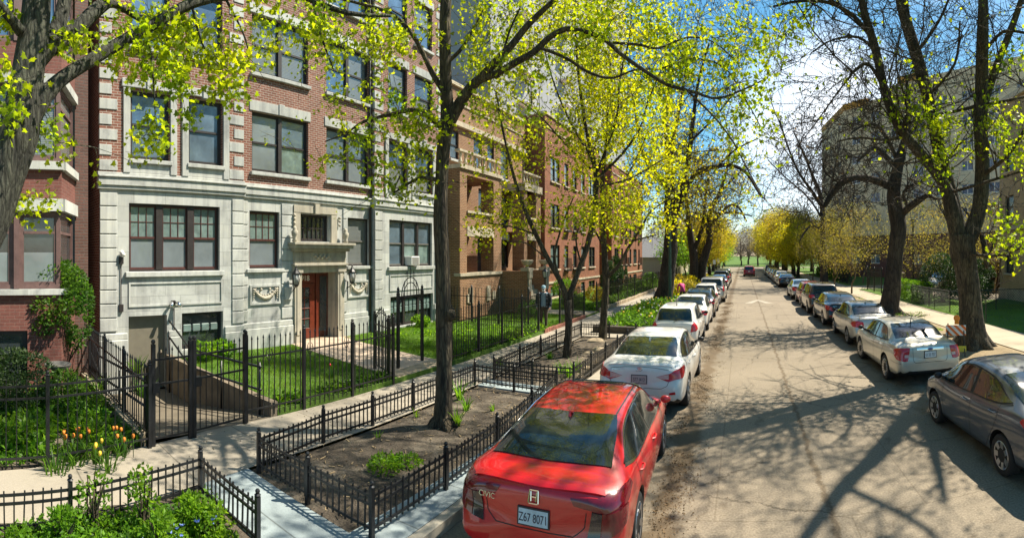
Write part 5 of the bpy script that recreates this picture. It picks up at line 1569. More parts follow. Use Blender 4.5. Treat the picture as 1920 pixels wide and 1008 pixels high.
accent['plate_text'] = (None, 'plate_white', 'plate_ink')
grey_sedan = make_car('parked_car', accent, 'graphite grey compact sedan with silver wheels parked opposite the red car', 'grey', (4.46, 7.50, 0), GRT)
# --- pearl sedan ahead of it
h = 4.84/2
def fus_extra(c, root, put):
    mb = MB(); c.patch(mb, [('r', x, .895) for x in (-.36, 0, .36)], [('r', x, .955) for x in (-.36, 0, .36)], .018, 12, 4, .03); put(mb, 'boot_chrome_bar', 'chrome')
    q = c.hit('r', 0, .925); mb = MB(); mb.ball(q+Vector((0, -.02, 0)), 1, 12, 6)
    n0 = len(mb.v); ctr = q+Vector((0, -.02, 0))
    for i in range(n0): v = Vector(mb.v[i])-ctr; mb.v[i] = tuple(ctr+Vector((v.x*.075, v.y*.012, v.z*.03)))
    put(mb, 'emblem', plain('blue_oval_enamel', (.02, .05, .22), .3, var=0, coat=1))
fusion = sedan_spec(4.84, 1.83, 1.445, 2.73, 1.06, 1.06, .72, 1.62, .50, 1.34, 1.02, .95,
  g=(-h+.78, -h+1.55, .53, 1.32), rearglass=(.66, .56), roofw=.69, rw=.325, rear=[(.2, .10), (.36, .03), (.55, .0), (.66, .02), (.8, .05), (1.0, .06), (1.2, .09)],
  belt=[(-1.40, 1.05), (-1.0, 1.01), (-.2, .985), (.8, .955), (1.16, .95)], tline=[(-1.14, 1.12), (-.9, 1.27), (-.5, 1.325), (0, 1.34), (.42, 1.30), (.80, 1.15), (1.10, .98)], pillar=-.26, doors=(-1.22, -.28, 1.0),
  tail=([('r', .60, .66), ('r', .70, .65), ('s', -h+.16, .70), ('s', -h+.28, .78)], [('r', .53, .965), ('r', .66, .96), ('s', -h+.18, .955), ('s', -h+.36, .91)]),
  tail2=([('r', .585, .74), ('r', .68, .74)], [('r', .57, .81), ('r', .68, .81)]),
  lines=[[('r', 0, .60), ('r', .40, .60), ('r', .455, .66), ('r', .46, .96)], [('s', -h+.04, .60), ('s', -h+.3, .61), ('s', -h+.55, .62)]], plate=.79, plate_text=('U 32 757', 'plate_white', 'plate_ink'), spokes=15, style='solid', fin=-.90, mast=True, finmat='car_black', mirror='car_black', extra=fus_extra, steer=.10)
pearl_sedan = make_car('parked_car', fusion, 'pearl white sedan with chrome boot bar beside the striped barricade', 'pearl', (4.57, 13.75, 0), GRT)
# --- silver small sedan with a wing
h = 4.53/2
def cor_extra(c, root, put):
    mb = MB(); y = -h+.17
    for sd in (-1, 1): q = c.hit('t', sd*.52, y+.03); mb.bar(q+Vector((0, 0, -.02)), q+Vector((0, -.01, .085)), .03, .08)
    q = c.hit('t', 0, y); zz = q.z+.085
    mb.tube([(-.66, y+.06, zz-.03), (-.58, y+.02, zz), (0, y-.01, zz+.01), (.58, y+.02, zz), (.66, y+.06, zz-.03)], [.014, .022, .024, .022, .014], 8); put(mb, 'boot_wing', 'paint')
corolla = sedan_spec(4.53, 1.70, 1.48, 2.60, .98, 1.06, .60, 1.42, .40, 1.22, 1.03, .95,
  g=(-h+.64, -h+1.36, .43, 1.20), rearglass=(.62, .54), roofw=.70, rw=.30,
  belt=[(-1.36, 1.06), (-1.0, 1.01), (-.2, .985), (.7, .955), (1.06, .95)], tline=[(-1.08, 1.13), (-.85, 1.30), (-.4, 1.365), (0, 1.375), (.38, 1.33), (.72, 1.17), (1.0, .98)], pillar=-.22, doors=(-1.14, -.24, .90),
  tail=([('r', .40, .74), ('r', .58, .70), ('s', -h+.16, .74), ('s', -h+.34, .82)], [('r', .42, .90), ('r', .58, .93), ('s', -h+.14, .93), ('s', -h+.28, .90)]),
  lines=[[('r', 0, .56), ('r', .40, .57), ('r', .47, .64), ('r', .47, .7)]], plate=.76, spokes=6, style='split', fin=-.80, extra=cor_extra, mirror='car_black')
silver_sedan = make_car('parked_car', corolla, 'silver compact sedan with a low boot wing ahead of the pearl white sedan', 'silver', (4.63, 19.0, 0), GRT)
# --- small white hatchback
h = 3.80/2
def hatch_spec(L, W, H, wb, ro, belt_z, **k):
    h = L/2
    sp = dict(L=L, W=W, H=H, wb=wb, ro=ro, hatch=True,
      top=[(-h, belt_z-.06), (-h+.05, belt_z), (-h+.14, belt_z+.12), (-h+.30, H-.16), (-h+.42, H-.06), (-h+.75, H-.02), (-.1, H), (.35, H-.035), (.60, H-.13), (.98, belt_z+.15), (1.18, belt_z+.04), (h-.55, belt_z-.10), (h-.2, belt_z-.22), (h-.05, belt_z-.34), (h, belt_z-.45)],
      shoulder=[(-h, belt_z-.10), (-h+.5, belt_z-.03), (0, belt_z-.06), (1.0, belt_z-.09), (h-.5, belt_z-.2), (h-.15, belt_z-.34), (h, belt_z-.52)])
    sp.update(k); return sp
mirage = hatch_spec(3.80, 1.665, 1.51, 2.45, .62, 1.0, g=(-h+.125, -h+.37, .38, 1.02), rearglass=(.60, .52), roofw=.70, rw=.285, rear=[(.2, .08), (.36, .02), (.55, 0), (.75, .03), (1.0, .05), (1.3, .05)],
  belt=[(-1.35, 1.08), (-.8, 1.02), (0, .985), (.6, .96), (.92, .955)], tline=[(-1.18, 1.16), (-.95, 1.35), (-.4, 1.40), (0, 1.40), (.3, 1.365), (.6, 1.20), (.86, .99)], pillar=-.22, doors=(-.95, -.24, .78),
  tail=([('r', .56, .66), ('r', .70, .68), ('s', -h+.22, .76)], [('r', .60, .90), ('r', .68, .98), ('s', -h+.16, 1.0)]), lines=[[('r', 0, .50), ('r', .5, .51), ('r', .60, .6), ('r', .58, .9)]], plate=.62, spokes=8, style='solid', fin=-1.2, mast=True, finmat='car_black', mirror='car_black')
def mir_extra(c, root, put):
    mb = MB(); q = c.hit('r', -.02, 1.02); q2 = c.hit('r', .34, 1.05); mb.tube([q+Vector((0, -.02, -.02)), (q+q2)/2+Vector((0, -.03, .03)), q2+Vector((0, -.02, 0))], .010, 5); put(mb, 'rear_wiper', 'car_black')
mirage['extra'] = mir_extra
white_hatch = make_car('parked_car', mirage, 'small white hatchback with rear wiper parked just past the white sedan with oval tailpipe', 'white', (-2.33, 18.35, 0), GL)
# --- crossover and van
h = 4.52/2
suv = hatch_spec(4.52, 1.84, 1.69, 2.69, .86, 1.14, g=(-h+.13, -h+.37, .42, 1.06), rearglass=(.62, .56), roofw=.74, rw=.35,
  belt=[(-1.80, 1.20), (-1.2, 1.16), (0, 1.12), (.6, 1.09), (1.0, 1.08)], tline=[(-1.62, 1.30), (-1.3, 1.50), (-.5, 1.565), (0, 1.57), (.35, 1.53), (.66, 1.36), (.94, 1.11)], pillar=-.2, doors=(-1.15, -.22, .86),
  tail=([('r', .56, .90), ('r', .74, .88), ('s', -h+.22, .95), ('s', -h+.4, 1.04)], [('r', .58, 1.05), ('r', .72, 1.10), ('s', -h+.16, 1.14), ('s', -h+.36, 1.12)]), reflector=([('r', .55, .48), ('r', .72, .50)], [('r', .55, .52), ('r', .72, .54)]),
  lines=[[('r', 0, .58), ('r', .5, .59), ('r', .62, .7), ('r', .62, 1.05)]], plate=.85, spokes=5, style='split', mirror='car_black', valance=(.27, .52), fin=-1.5)
brown_suv = make_car('parked_car', suv, 'bronze brown crossover with rear spoiler between a black sedan and a red car', 'brown', (4.52, 29.0, 0), GRT)
h = 4.75/2
van = hatch_spec(4.75, 1.92, 1.75, 2.85, .95, 1.12, g=(-h+.13, -h+.33, .45, 1.10), rearglass=(.68, .62), roofw=.78, rw=.33, rear=[(.2, .08), (.36, .02), (.55, 0), (.75, .04), (1.0, .04), (1.3, .02)],
  belt=[(-2.0, 1.14), (-1.2, 1.12), (0, 1.10), (.6, 1.07), (1.05, 1.06)], tline=[(-1.92, 1.50), (-1.5, 1.60), (-.5, 1.625), (0, 1.625), (.38, 1.58), (.7, 1.38), (.98, 1.09)], pillar=-.15, doors=(-1.2, -.17, .90),
  tail=([('r', .76, .82), ('r', .83, .82), ('s', -h+.16, .84)], [('r', .76, 1.16), ('r', .82, 1.17), ('s', -h+.12, 1.18)]), lines=[[('r', 0, .55), ('r', .6, .56), ('r', .72, .66), ('r', .73, 1.2)]], plate=.80, spokes=5, style='solid', mirror='paint', valance=(.27, .36))
silver_van = make_car('parked_car', van, 'silver minivan with tall narrow tail lights beside the paired old trunks', 'silver', (-2.16, 35.9, 0), GL)
# --- the rest of both rows: copies with their own paint
cc = copy_car
cc(corolla and silver_sedan, 'white sedan parked in front of the small white hatchback', 'white', (-2.32, 22.75, 0))['group'] = GL
cc(white_sedan, 'dark charcoal sedan parked between two white cars beside the pink coat', 'black', (-2.34, 27.35, 0))['group'] = GL
cc(white_hatch, 'white compact car parked directly behind the silver minivan', 'white', (-2.30, 31.65, 0))['group'] = GL
cc(grey_sedan, 'navy blue sedan parked some way in front of the silver minivan', 'navy', (-2.25, 48.0, 0))['group'] = GL
cc(brown_suv, 'black crossover parked ahead of the navy blue sedan', 'black', (-2.3, 53.4, 0))['group'] = GL
cc(silver_van, 'dark minivan second from the far end of the house side row', 'black', (-2.3, 59.2, 0))['group'] = GL
cc(grey_sedan, 'dark sedan at the far end of the house side row', 'black', (-2.3, 64.5, 0))['group'] = GL
cc(white_sedan, 'black sedan parked between the silver winged sedan and the bronze crossover', 'black', (4.62, 24.15, 0))['group'] = GRT
cc(white_hatch, 'bright dark red hatchback parked ahead of the bronze crossover', 'wine', (4.56, 33.5, 0))['group'] = GRT
cc(pearl_sedan, 'pale blue silver sedan parked ahead of the red hatchback', 'sky', (4.5, 38.2, 0))['group'] = GRT
for k, (src, lab, colr, y) in enumerate(((red_car, 'black sedan parked first past the gated driveway', 'black', 52.0), (silver_sedan, 'white sedan parked second past the gated driveway', 'white', 57.2), (white_hatch, 'dark grey hatchback parked third past the gated driveway', 'grey', 61.9),
        (grey_sedan, 'white sedan parked fourth past the gated driveway', 'white', 66.6), (pearl_sedan, 'silver sedan parked fifth past the gated driveway', 'silver', 71.8), (silver_sedan, 'dark blue sedan parked sixth past the gated driveway', 'navy', 77.0), (silver_van, 'grey minivan at the far end of the driveway side row', 'grey', 82.3))):
    o = cc(src, lab, colr, (4.5, y, 0)); o['group'] = GRT
# the crossing red car keeps its own details out of the copies: the black copy drops the lettering of its source
o = cc(brown_suv, 'dark red crossover driving away down the middle of the street', 'wine', (0.95, 77.0, 0), name='driving_car'); o['group'] = ''
del o['group']
o = cc(brown_suv, 'pale silver crossover facing the street behind the iron driveway gate', 'silver', (17.6, 40.6, .17), R(125)); del o['group']
o = cc(pearl_sedan, 'white sedan turned broadside on the cross road', 'white', (-8.5, 132, 0), R(90), name='crossing_car'); del o['group']
# ------------------------------------------------------------------ iron fences
def fence(pts, h, label, rails, gap=.115, post_every=1.6, finial=True, postw=.055, pickw=.016, over=.0, z0=.15, name='iron_fence', cap='ball', scroll=False, postxtra=.06, drop=.05, group=None, skip_first=False):
    """one fence along the polyline pts [(x, y) or (x, y, z)]; rails = heights; pickets end OVER above the top rail (or at h)"""
    P = [Vector((p[0], p[1], p[2] if len(p) > 2 else z0)) for p in pts]
    root = thing(name, label, 'fence', P[0], 0, group)
    pk = MB(); posts = []
    for a, b in zip(P, P[1:]):
        d = b-a; L = math.hypot(d.x, d.y); n = max(1, round(L/post_every))
        for i in range(n+1): posts.append(a.lerp(b, i/n))
        for rz in rails: pk.bar(a+Vector((0,0,rz)), b+Vector((0,0,rz)), .020, .030)
        m = max(2, round(L/gap))
        for i in range(1, m):
            q = a.lerp(b, i/m); t = h + FR.gauss(0, .006); ln = Vector((FR.gauss(0, .007), FR.gauss(0, .007), 0))
            pk.bar(q+Vector((0,0,drop)), q+ln+Vector((0,0,t)), pickw); q = q+ln
            if finial:
                pk.lathe([(.008, t), (.020, t+.02), (.012, t+.05), (.001, t+.09)], (q.x, q.y, q.z), 5)
            if scroll and i % 8 == 4:
                for s in (-1, 1):
                    pk.tube([q + Vector((0, s*(.02+.05*math.sin(k*.55)), h-.42+.045*k)) for k in range(6)], .007, 4)
                    pk.tube([q + Vector((0, s*(.055+.03*math.cos(k)), h-.30+.03*math.sin(k))) for k in range(6)], .006, 4)
    pk.build('picket_panel', M['iron'], root)
    seen = []
    for q in posts[(1 if skip_first else 0):]:
        if any((q-s).length < .05 for s in seen): continue
        seen.append(q); mb = MB(); t = h+postxtra
        mb.bar(q+Vector((0,0,-.05)), q+Vector((0,0,t)), postw)
        if cap == 'ball': mb.lathe([(postw*.45, t), (postw*.75, t+.015), (postw*.45, t+.03)], (q.x, q.y, q.z), 8); mb.ball(q+Vector((0,0,t+.055)), postw*.55, 8, 5)
        elif cap == 'flat': mb.box(q.x-postw*.65, q.x+postw*.65, q.y-postw*.65, q.y+postw*.65, q.z+t, q.z+t+.02)
        mb.build('post', M['iron'], root)
    return root

FR = random.Random(4)
LOW = dict(h=.50, rails=(.10, .36, .455), gap=.105, post_every=1.35, finial=False, postw=.05, pickw=.017, postxtra=.05)
fence([(-5.35, -.6), (-5.44, 1.10), (-5.70, 2.86), (-4.35, 2.86)], label='knee high black iron fence round the flower bed with bluebells', **LOW)
fence([(-5.90, 3.90), (-6.13, 5.33), (-6.13, 10.08), (-4.02, 10.08), (-3.72, 6.8), (-3.70, 3.92), (-5.90, 3.90)], label='knee high black iron fence round the bare soil bed with the single thick trunk', **LOW)
fence([(-5.98, 10.76), (-6.12, 14.0), (-6.12, 17.9), (-5.0, 17.9)], label='low black fence on the pavement side of the bed with the forked tree', **LOW)
fence([(-5.98, 10.76), (-3.88, 10.80), (-3.90, 17.6)], label='low black fence on the kerb side of the bed with the forked tree', **LOW, skip_first=True)
TALL = dict(h=1.52, rails=(.22, 1.20), gap=.128, post_every=1.55, finial=True, postw=.06, postxtra=.10)
fence([(-7.72, 4.82), (-7.74, 8.95)], label='tall black picket fence with scrolls between the wide ramp gate and the arched gate', scroll=True, **TALL)
fence([(-7.80, 11.55), (-7.78, 17.6)], label='tall black picket fence from the arched gate to the man in the cap', **TALL)
fence([(-7.80, 19.9), (-7.78, 23.2)], label='short run of tall black fence beside the porch steps path', **TALL)
fence([(-7.78, 25.3), (-7.78, 44.0)], label='long tall black fence over stone edging before the nearer rust red flats', **dict(TALL, gap=.15, post_every=2.4))
fence([(-7.78, 44.6), (-7.78, 60.0)], label='tall black fence in front of the farther rust red flats with stepped parapet', **dict(TALL, gap=.18, post_every=2.4))
fence([(-12.9, 18.62, .24), (-8.7, 18.62, .24)], label='black picket fence dividing the lawn from the orange brick house', **dict(TALL, gap=.16))
fence([(-6.98, -1.5), (-7.10, 1.10), (-7.40, 2.80)], h=1.30, rails=(.16, 1.02, 1.20), gap=.155, post_every=1.9, finial=False, postw=.055, label='plain black iron fence along the flower garden with orange tulips', postxtra=.04, pickw=.014)
fence([(-7.45, 2.80, .16), (-12.8, 2.80, .3)], h=1.22, rails=(.2, 1.0), gap=.12, post_every=1.35, finial=True, label='black picket fence running from the gate post back to the corner of the stone house')
# the two gates over the ramp, standing shut, hung from their tall posts
def gate(a, b, h, label, arch=False, z=.15, name='iron_gate', pick=.125, posts=(1, 1)):
    a = Vector((a[0], a[1], z)); b = Vector((b[0], b[1], z)); root = thing(name, label, 'gate', a)
    mb = MB(); L = (b-a).length
    for rz in (.12, 1.0, h-.12): mb.bar(a+Vector((0,0,rz)), b+Vector((0,0,rz)), .022, .034)
    mb.bar(a+Vector((0,0,.1)), a+Vector((0,0,h-.1)), .034); mb.bar(b+Vector((0,0,.1)), b+Vector((0,0,h-.1)), .034)
    n = max(2, round(L/pick))
    for i in range(1, n):
        q = a.lerp(b, i/n); t = h
        if arch: t = h - .12 + .42*math.sin(PI*i/n)
        mb.bar(q+Vector((0,0,.1)), q+Vector((0,0,t)), .015); mb.lathe([(.008, t), (.02, t+.02), (.001, t+.09)], q, 5)
    if arch:
        for rr in (1, .86): mb.tube([a.lerp(b, .5+.5*rr*math.cos(PI-PI*k/12)) + Vector((0, 0, h-.14+.42*rr*math.sin(PI*k/12))) for k in range(13)], .012, 5)
    mb.build('gate_leaf', M['iron'], root)
    for q, on in ((a, posts[0]), (b, posts[1])):
        if on:
            mb = MB(); mb.bar(q+Vector((0,0,-.1)), q+Vector((0,0,h+.14)), .062); mb.ball(q+Vector((0,0,h+.18)), .04, 8, 5); mb.build('post', M['iron'], root)
    mb = MB(); q = a.lerp(b, .06)+Vector((0,0,.95)); mb.box(q.x-.05, q.x+.05, q.y-.06, q.y+.06, q.z-.08, q.z+.08); mb.build('latch', M['iron'], root)
    return root
gate((-7.45, 2.88), (-7.52, 3.58), 1.52, 'narrow black gate leaf hung beside the tulip garden at the basement ramp')
gate((-7.53, 3.66), (-7.70, 4.78), 1.52, 'wider black gate leaf between the ramp and the lawn fence', posts=(1, 1))
gate((-7.90, 8.98), (-8.78, 9.42), 1.30, 'open arched iron gate leaf swung inward before the red door', arch=True, z=.29)
AG = thing('gate_arch', 'iron arch with a spiked lunette standing over the front path', 'arch', (-8.3, 10.4, .29))
mb = MB(); A_ = Vector((-8.35, 9.86, .29)); B_ = Vector((-8.43, 11.0, .29))
for q in (A_, B_): mb.cut(); mb.bar(q, q+Vector((0,0,1.98)), .07); mb.lathe([(.02, 1.98), (.045, 2.0), (.03, 2.04), (.04, 2.08), (.003, 2.15)], q, 8)
mb.build('post', M['iron'], AG)
mb = MB()
mb.bar(A_+Vector((0,0,1.86)), B_+Vector((0,0,1.86)), .05)
for rr, h_ in ((.72, .50), (.56, .36)): mb.tube([A_.lerp(B_, .5+.5*rr*math.cos(PI-PI*k/14)) + Vector((0,0,1.87+h_*math.sin(PI*k/14))) for k in range(15)], .014, 5)
for t_ in (.25, .36, .5, .64, .75):
    zz = 2.05 if abs(t_-.5) > .2 else (2.45 if t_ == .5 else 2.34); q = A_.lerp(B_, t_); mb.bar(q+Vector((0,0,1.87)), q+Vector((0,0,zz+.12)), .013); mb.lathe([(.007, zz+.12), (.02, zz+.14), (.001, zz+.24)], q, 5)
for q, s in ((A_, 1), (B_, -1)): mb.bar(q+Vector((0,0,1.62)), q+Vector((0, s*.2, 1.84)), .025)
mb.build('lunette', M['iron'], AG)
# handrails of the ramp
for y_, lab in ((2.97, 'sloping black handrail on the garden side of the basement ramp'), (5.34, 'sloping black handrail on the lawn side of the basement ramp')):
    mb = MB()
    for hz in (.95, .5): mb.tube([(-8.0, y_, .12+hz), (-11.2, y_, -.42+hz+.35), (-12.6, y_, -.5+hz+1.0)], .026, 8)
    for x, z in ((-8.05, .1), (-9.6, -.15), (-11.2, -.45), (-12.55, -.5)): mb.tube([(x, y_, z-.05), (x, y_, z+1.05+(.2 if x < -11 else 0)+(.35 if x < -12 else 0))], .024, 8)
    tag(mb.build('handrail', M['iron'], smooth=True), lab, 'railing')
# right side: chain link run, iron gate and posts
M['mesh'] = plain('black_vinyl_mesh', (.018, .02, .02), .6, var=.2)
def chainlink(pts, h, label, z0=.16):
    P = [Vector((p[0], p[1], z0)) for p in pts]; root = thing('chain_link_fence', label, 'fence', P[0]); mb = MB()
    for a, b in zip(P, P[1:]):
        L = (b-a).length; n = int(L/.16)
        for i in range(-int(h/.16), n):
            for s in (0, 1):
                t0, t1 = i/n, (i+h/.16)/n
                c0, c1 = max(0, t0), min(1, t1)
                if c1 <= c0: continue
                za, zb = (c0-t0)/(t1-t0)*h, (c1-t0)/(t1-t0)*h
                if s: za, zb = h-za, h-zb
                mb.bar(a.lerp(b, c0)+Vector((0,0,za)), a.lerp(b, c1)+Vector((0,0,zb)), .011)
        mb.bar(a+Vector((0,0,h)), b+Vector((0,0,h)), .04)
    mb.build('wire_mesh', M['mesh'], root)
    for a, b in zip(P, P[1:]):
        n = max(1, round((b-a).length/2.6))
        for i in range(n+1): q = a.lerp(b, i/n); p_ = MB(); p_.tube([q, q+Vector((0,0,h+.06))], .03, 8); p_.build('post', M['iron'], root)
    return root
chainlink([(10.9, 30.4), (10.95, 24.4), (16.6, 24.2)], 1.15, 'waist high black chain link fence behind the bright mown lawn')
for k, (x, y) in enumerate(((10.85, 26.4), (10.75, 19.9))):
    mb = MB(); mb.tube([(x, y, .1), (x, y, 1.15)], .022, 7); mb.tube([(x, y, 1.12), (x, y, 1.17)], .034, 7)
    tag(mb.build('lawn_post', M['iron']), ['thin dark post at the far corner of the bright lawn', 'thin dark post standing in the shaded part of the lawn'][k], 'post')
mb = MB()
for (x, y) in ((10.75, 19.9), (10.85, 26.4)): pass
mb.tube([(10.75, 19.9, 1.08), (10.8, 23, .98), (10.85, 26.4, 1.08)], .006, 5); tag(mb.build('lawn_chain', M['iron']), 'thin line strung between the two dark lawn posts', 'line')
fence([(11.2, 43.2), (11.2, 38.6)], h=2.0, rails=(.2, 1.7), label='tall dark iron fence beside the bright clipped hedge', **dict(gap=.14, post_every=2.3, postw=.09))
gate((11.2, 43.3), (12.9, 48.9), 2.0, 'dark iron driveway gate standing shut at the parking court', pick=.16, z=.16)
fence([(11.2, 49.8), (11.2, 56.5)], h=2.0, rails=(.2, 1.7), label='tall dark iron fence beyond the driveway gate', **dict(gap=.16, post_every=2.3, postw=.09))
mb = MB(); mb.box(11.7, 12.6, 37.2, 37.9, .1, 1.75); mb.box(11.6, 12.7, 37.1, 38.0, 1.75, 1.9)
tag(mb.build('gate_pier', M['rock'], bevel=.03), 'squat pale stone pier between the parked crossover and the dark shrub', 'pier')
# ------------------------------------------------------------------ trees
def leafmat(name, c, tr, var=.45, fac=.55, patch=None):
    m = bpy.data.materials.new(name); m.use_nodes = True; t = m.node_tree; t.nodes.clear()
    out = N(t, 'ShaderNodeOutputMaterial'); g = N(t, 'ShaderNodeNewGeometry')
    r = ramp(t, g.outputs['Random Per Island'], [(0.0, tuple(x*(1-var) for x in c)), (.6, c), (1.0, tuple(min(1, x*(1+var)) for x in (c[0]*1.08, c[1], c[2])))])
    r2 = ramp(t, g.outputs['Random Per Island'], [(0.0, tuple(x*(1-var) for x in tr)), (.6, tr), (1.0, tuple(min(1, x*(1+var*.7)) for x in (tr[0]*1.1, tr[1], tr[2])))])
    # some leaves greener, some yellower, in drifts a metre or so across
    n = noise_node(t, .9 if not patch else patch, 4, .6, geopos(t), .5); k = ramp(t, n.outputs['Fac'], [(.32, (.62, .80, 1.0)), (.52, (1, 1, 1)), (.72, (1.22, 1.02, .8))])
    r = type('o', (), {'outputs': {'Color': mixc(t, 1, r.outputs['Color'], k.outputs['Color'], 'MULTIPLY')}}); r2 = type('o', (), {'outputs': {'Color': mixc(t, 1, r2.outputs['Color'], k.outputs['Color'], 'MULTIPLY')}})
    d = N(t, 'ShaderNodeBsdfPrincipled'); d.inputs['Roughness'].default_value = .5; d.inputs['Specular IOR Level'].default_value = .35
    tl = N(t, 'ShaderNodeBsdfTranslucent'); mx_ = N(t, 'ShaderNodeMixShader'); mx_.inputs[0].default_value = fac
    t.links.new(r.outputs['Color'], d.inputs['Base Color']); t.links.new(r2.outputs['Color'], tl.inputs['Color'])
    t.links.new(d.outputs[0], mx_.inputs[1]); t.links.new(tl.outputs[0], mx_.inputs[2]); t.links.new(mx_.outputs[0], out.inputs['Surface'])
    return m
LF = {
 'lime': leafmat('lime_spring_leaves', (.22, .31, .010), (.52, .64, .008), fac=.62),
 'yellow': leafmat('yellow_spring_leaves', (.27, .315, .008), (.68, .72, .006), fac=.64),
 'gold': leafmat('golden_spring_leaves', (.30, .29, .010), (.66, .58, .008), fac=.62),
 'olive': leafmat('olive_gold_leaves', (.24, .20, .015), (.52, .40, .02)),
 'ochre': leafmat('ochre_buds', (.27, .22, .03), (.48, .40, .04)),
 'green': leafmat('garden_green_leaves', (.065, .15, .018), (.13, .28, .02)),
 'bright': leafmat('bright_green_leaves', (.12, .26, .015), (.24, .46, .02)),
 'dark': leafmat('dark_evergreen_leaves', (.030, .065, .016), (.04, .09, .015), fac=.3),
 'grass': leafmat('grass_blades', (.10, .205, .013), (.20, .38, .016), patch=1.6),
 'bluegreen': leafmat('blue_green_strap_leaves', (.05, .13, .06), (.09, .22, .08)),
 'seed': leafmat('dry_seed_wings', (.22, .13, .05), (.30, .18, .06)),
}
def bark(name, c1, c2, scale=9.0, stretch=.16, bumps=1.0):
    m, t, b = newmat(name)
    mp_ = N(t, 'ShaderNodeMapping'); mp_.inputs['Scale'].default_value = (1, 1, stretch); t.links.new(geopos(t), mp_.inputs['Vector'])
    n = noise_node(t, scale, 8, .72, mp_.outputs['Vector'], .5)
    v = N(t, 'ShaderNodeTexVoronoi', feature='DISTANCE_TO_EDGE'); v.inputs['Scale'].default_value = scale*1.7; t.links.new(mp_.outputs['Vector'], v.inputs['Vector'])
    n3 = noise_node(t, .9, 3, .5, geopos(t))
    r = ramp(t, n.outputs['Fac'], [(.36, c1), (.62, c2)])
    w = ramp(t, n3.outputs['Fac'], [(.35, (.75, .75, .75)), (.65, (1.25, 1.3, 1.15))])
    fz = ramp(t, v.outputs['Distance'], [(.0, (.30, .28, .26)), (.16, (1, 1, 1))])
    t.links.new(mixc(t, .85, mixc(t, 1, r.outputs['Color'], w.outputs['Color'], 'MULTIPLY'), fz.outputs['Color'], 'MULTIPLY'), b.inputs['Base Color']); b.inputs['Roughness'].default_value = .95
    ad = N(t, 'ShaderNodeMath', operation='ADD'); t.links.new(n.outputs['Fac'], ad.inputs[0]); t.links.new(v.outputs['Distance'], ad.inputs[1])
    bump(t, b, ad.outputs[0], bumps, .06); return m
BK = {'grey': bark('grey_green_bark', (.018, .019, .016), (.095, .097, .075), 12), 'brown': bark('brown_bark', (.022, .017, .012), (.13, .098, .064), 11), 'dark': bark('dark_bark', (.03, .023, .019), (.085, .064, .05), 7), 'pale': bark('pale_twig_bark', (.12, .09, .055), (.24, .18, .11), 5)}

MAPLE = np.array([(0, 0), (.16, .10), (.46, .02), (.34, .28), (.55, .50), (.27, .55), (0, 1.0), (-.27, .55), (-.55, .50), (-.34, .28), (-.46, .02), (-.16, .10)], dtype=np.float32)
OVAL = np.array([(0, 0), (.30, .38), (0, 1.0), (-.30, .38)], dtype=np.float32)
BLADE = np.array([(-.06, 0), (.06, 0), (.0, 1.0)], dtype=np.float32)
STRAP = np.array([(-.05, 0), (.05, 0), (.045, .6), (0, 1.0), (-.045, .6)], dtype=np.float32)

def leaf_verts(A, D, size, rng, shape=MAPLE, spread=.9, curl=.18):
    """one leaf polygon per anchor A pointing roughly along D"""
    n = len(A); k = len(shape)
    D = D + rng.normal(0, spread, (n, 3)); D /= np.linalg.norm(D, axis=1, keepdims=True) + 1e-9
    up = rng.normal(0, 1, (n, 3)); S = np.cross(D, up); S /= np.linalg.norm(S, axis=1, keepdims=True) + 1e-9
    Nn = np.cross(S, D); sz = size*(.6 + .8*rng.random((n, 1)))
    V = np.zeros((n, k, 3), dtype=np.float32)
    for i, (x, y) in enumerate(shape):
        V[:, i] = A + (S*x + D*y + Nn*(-curl*abs(x) + curl*.5*y*y))*sz
    return V

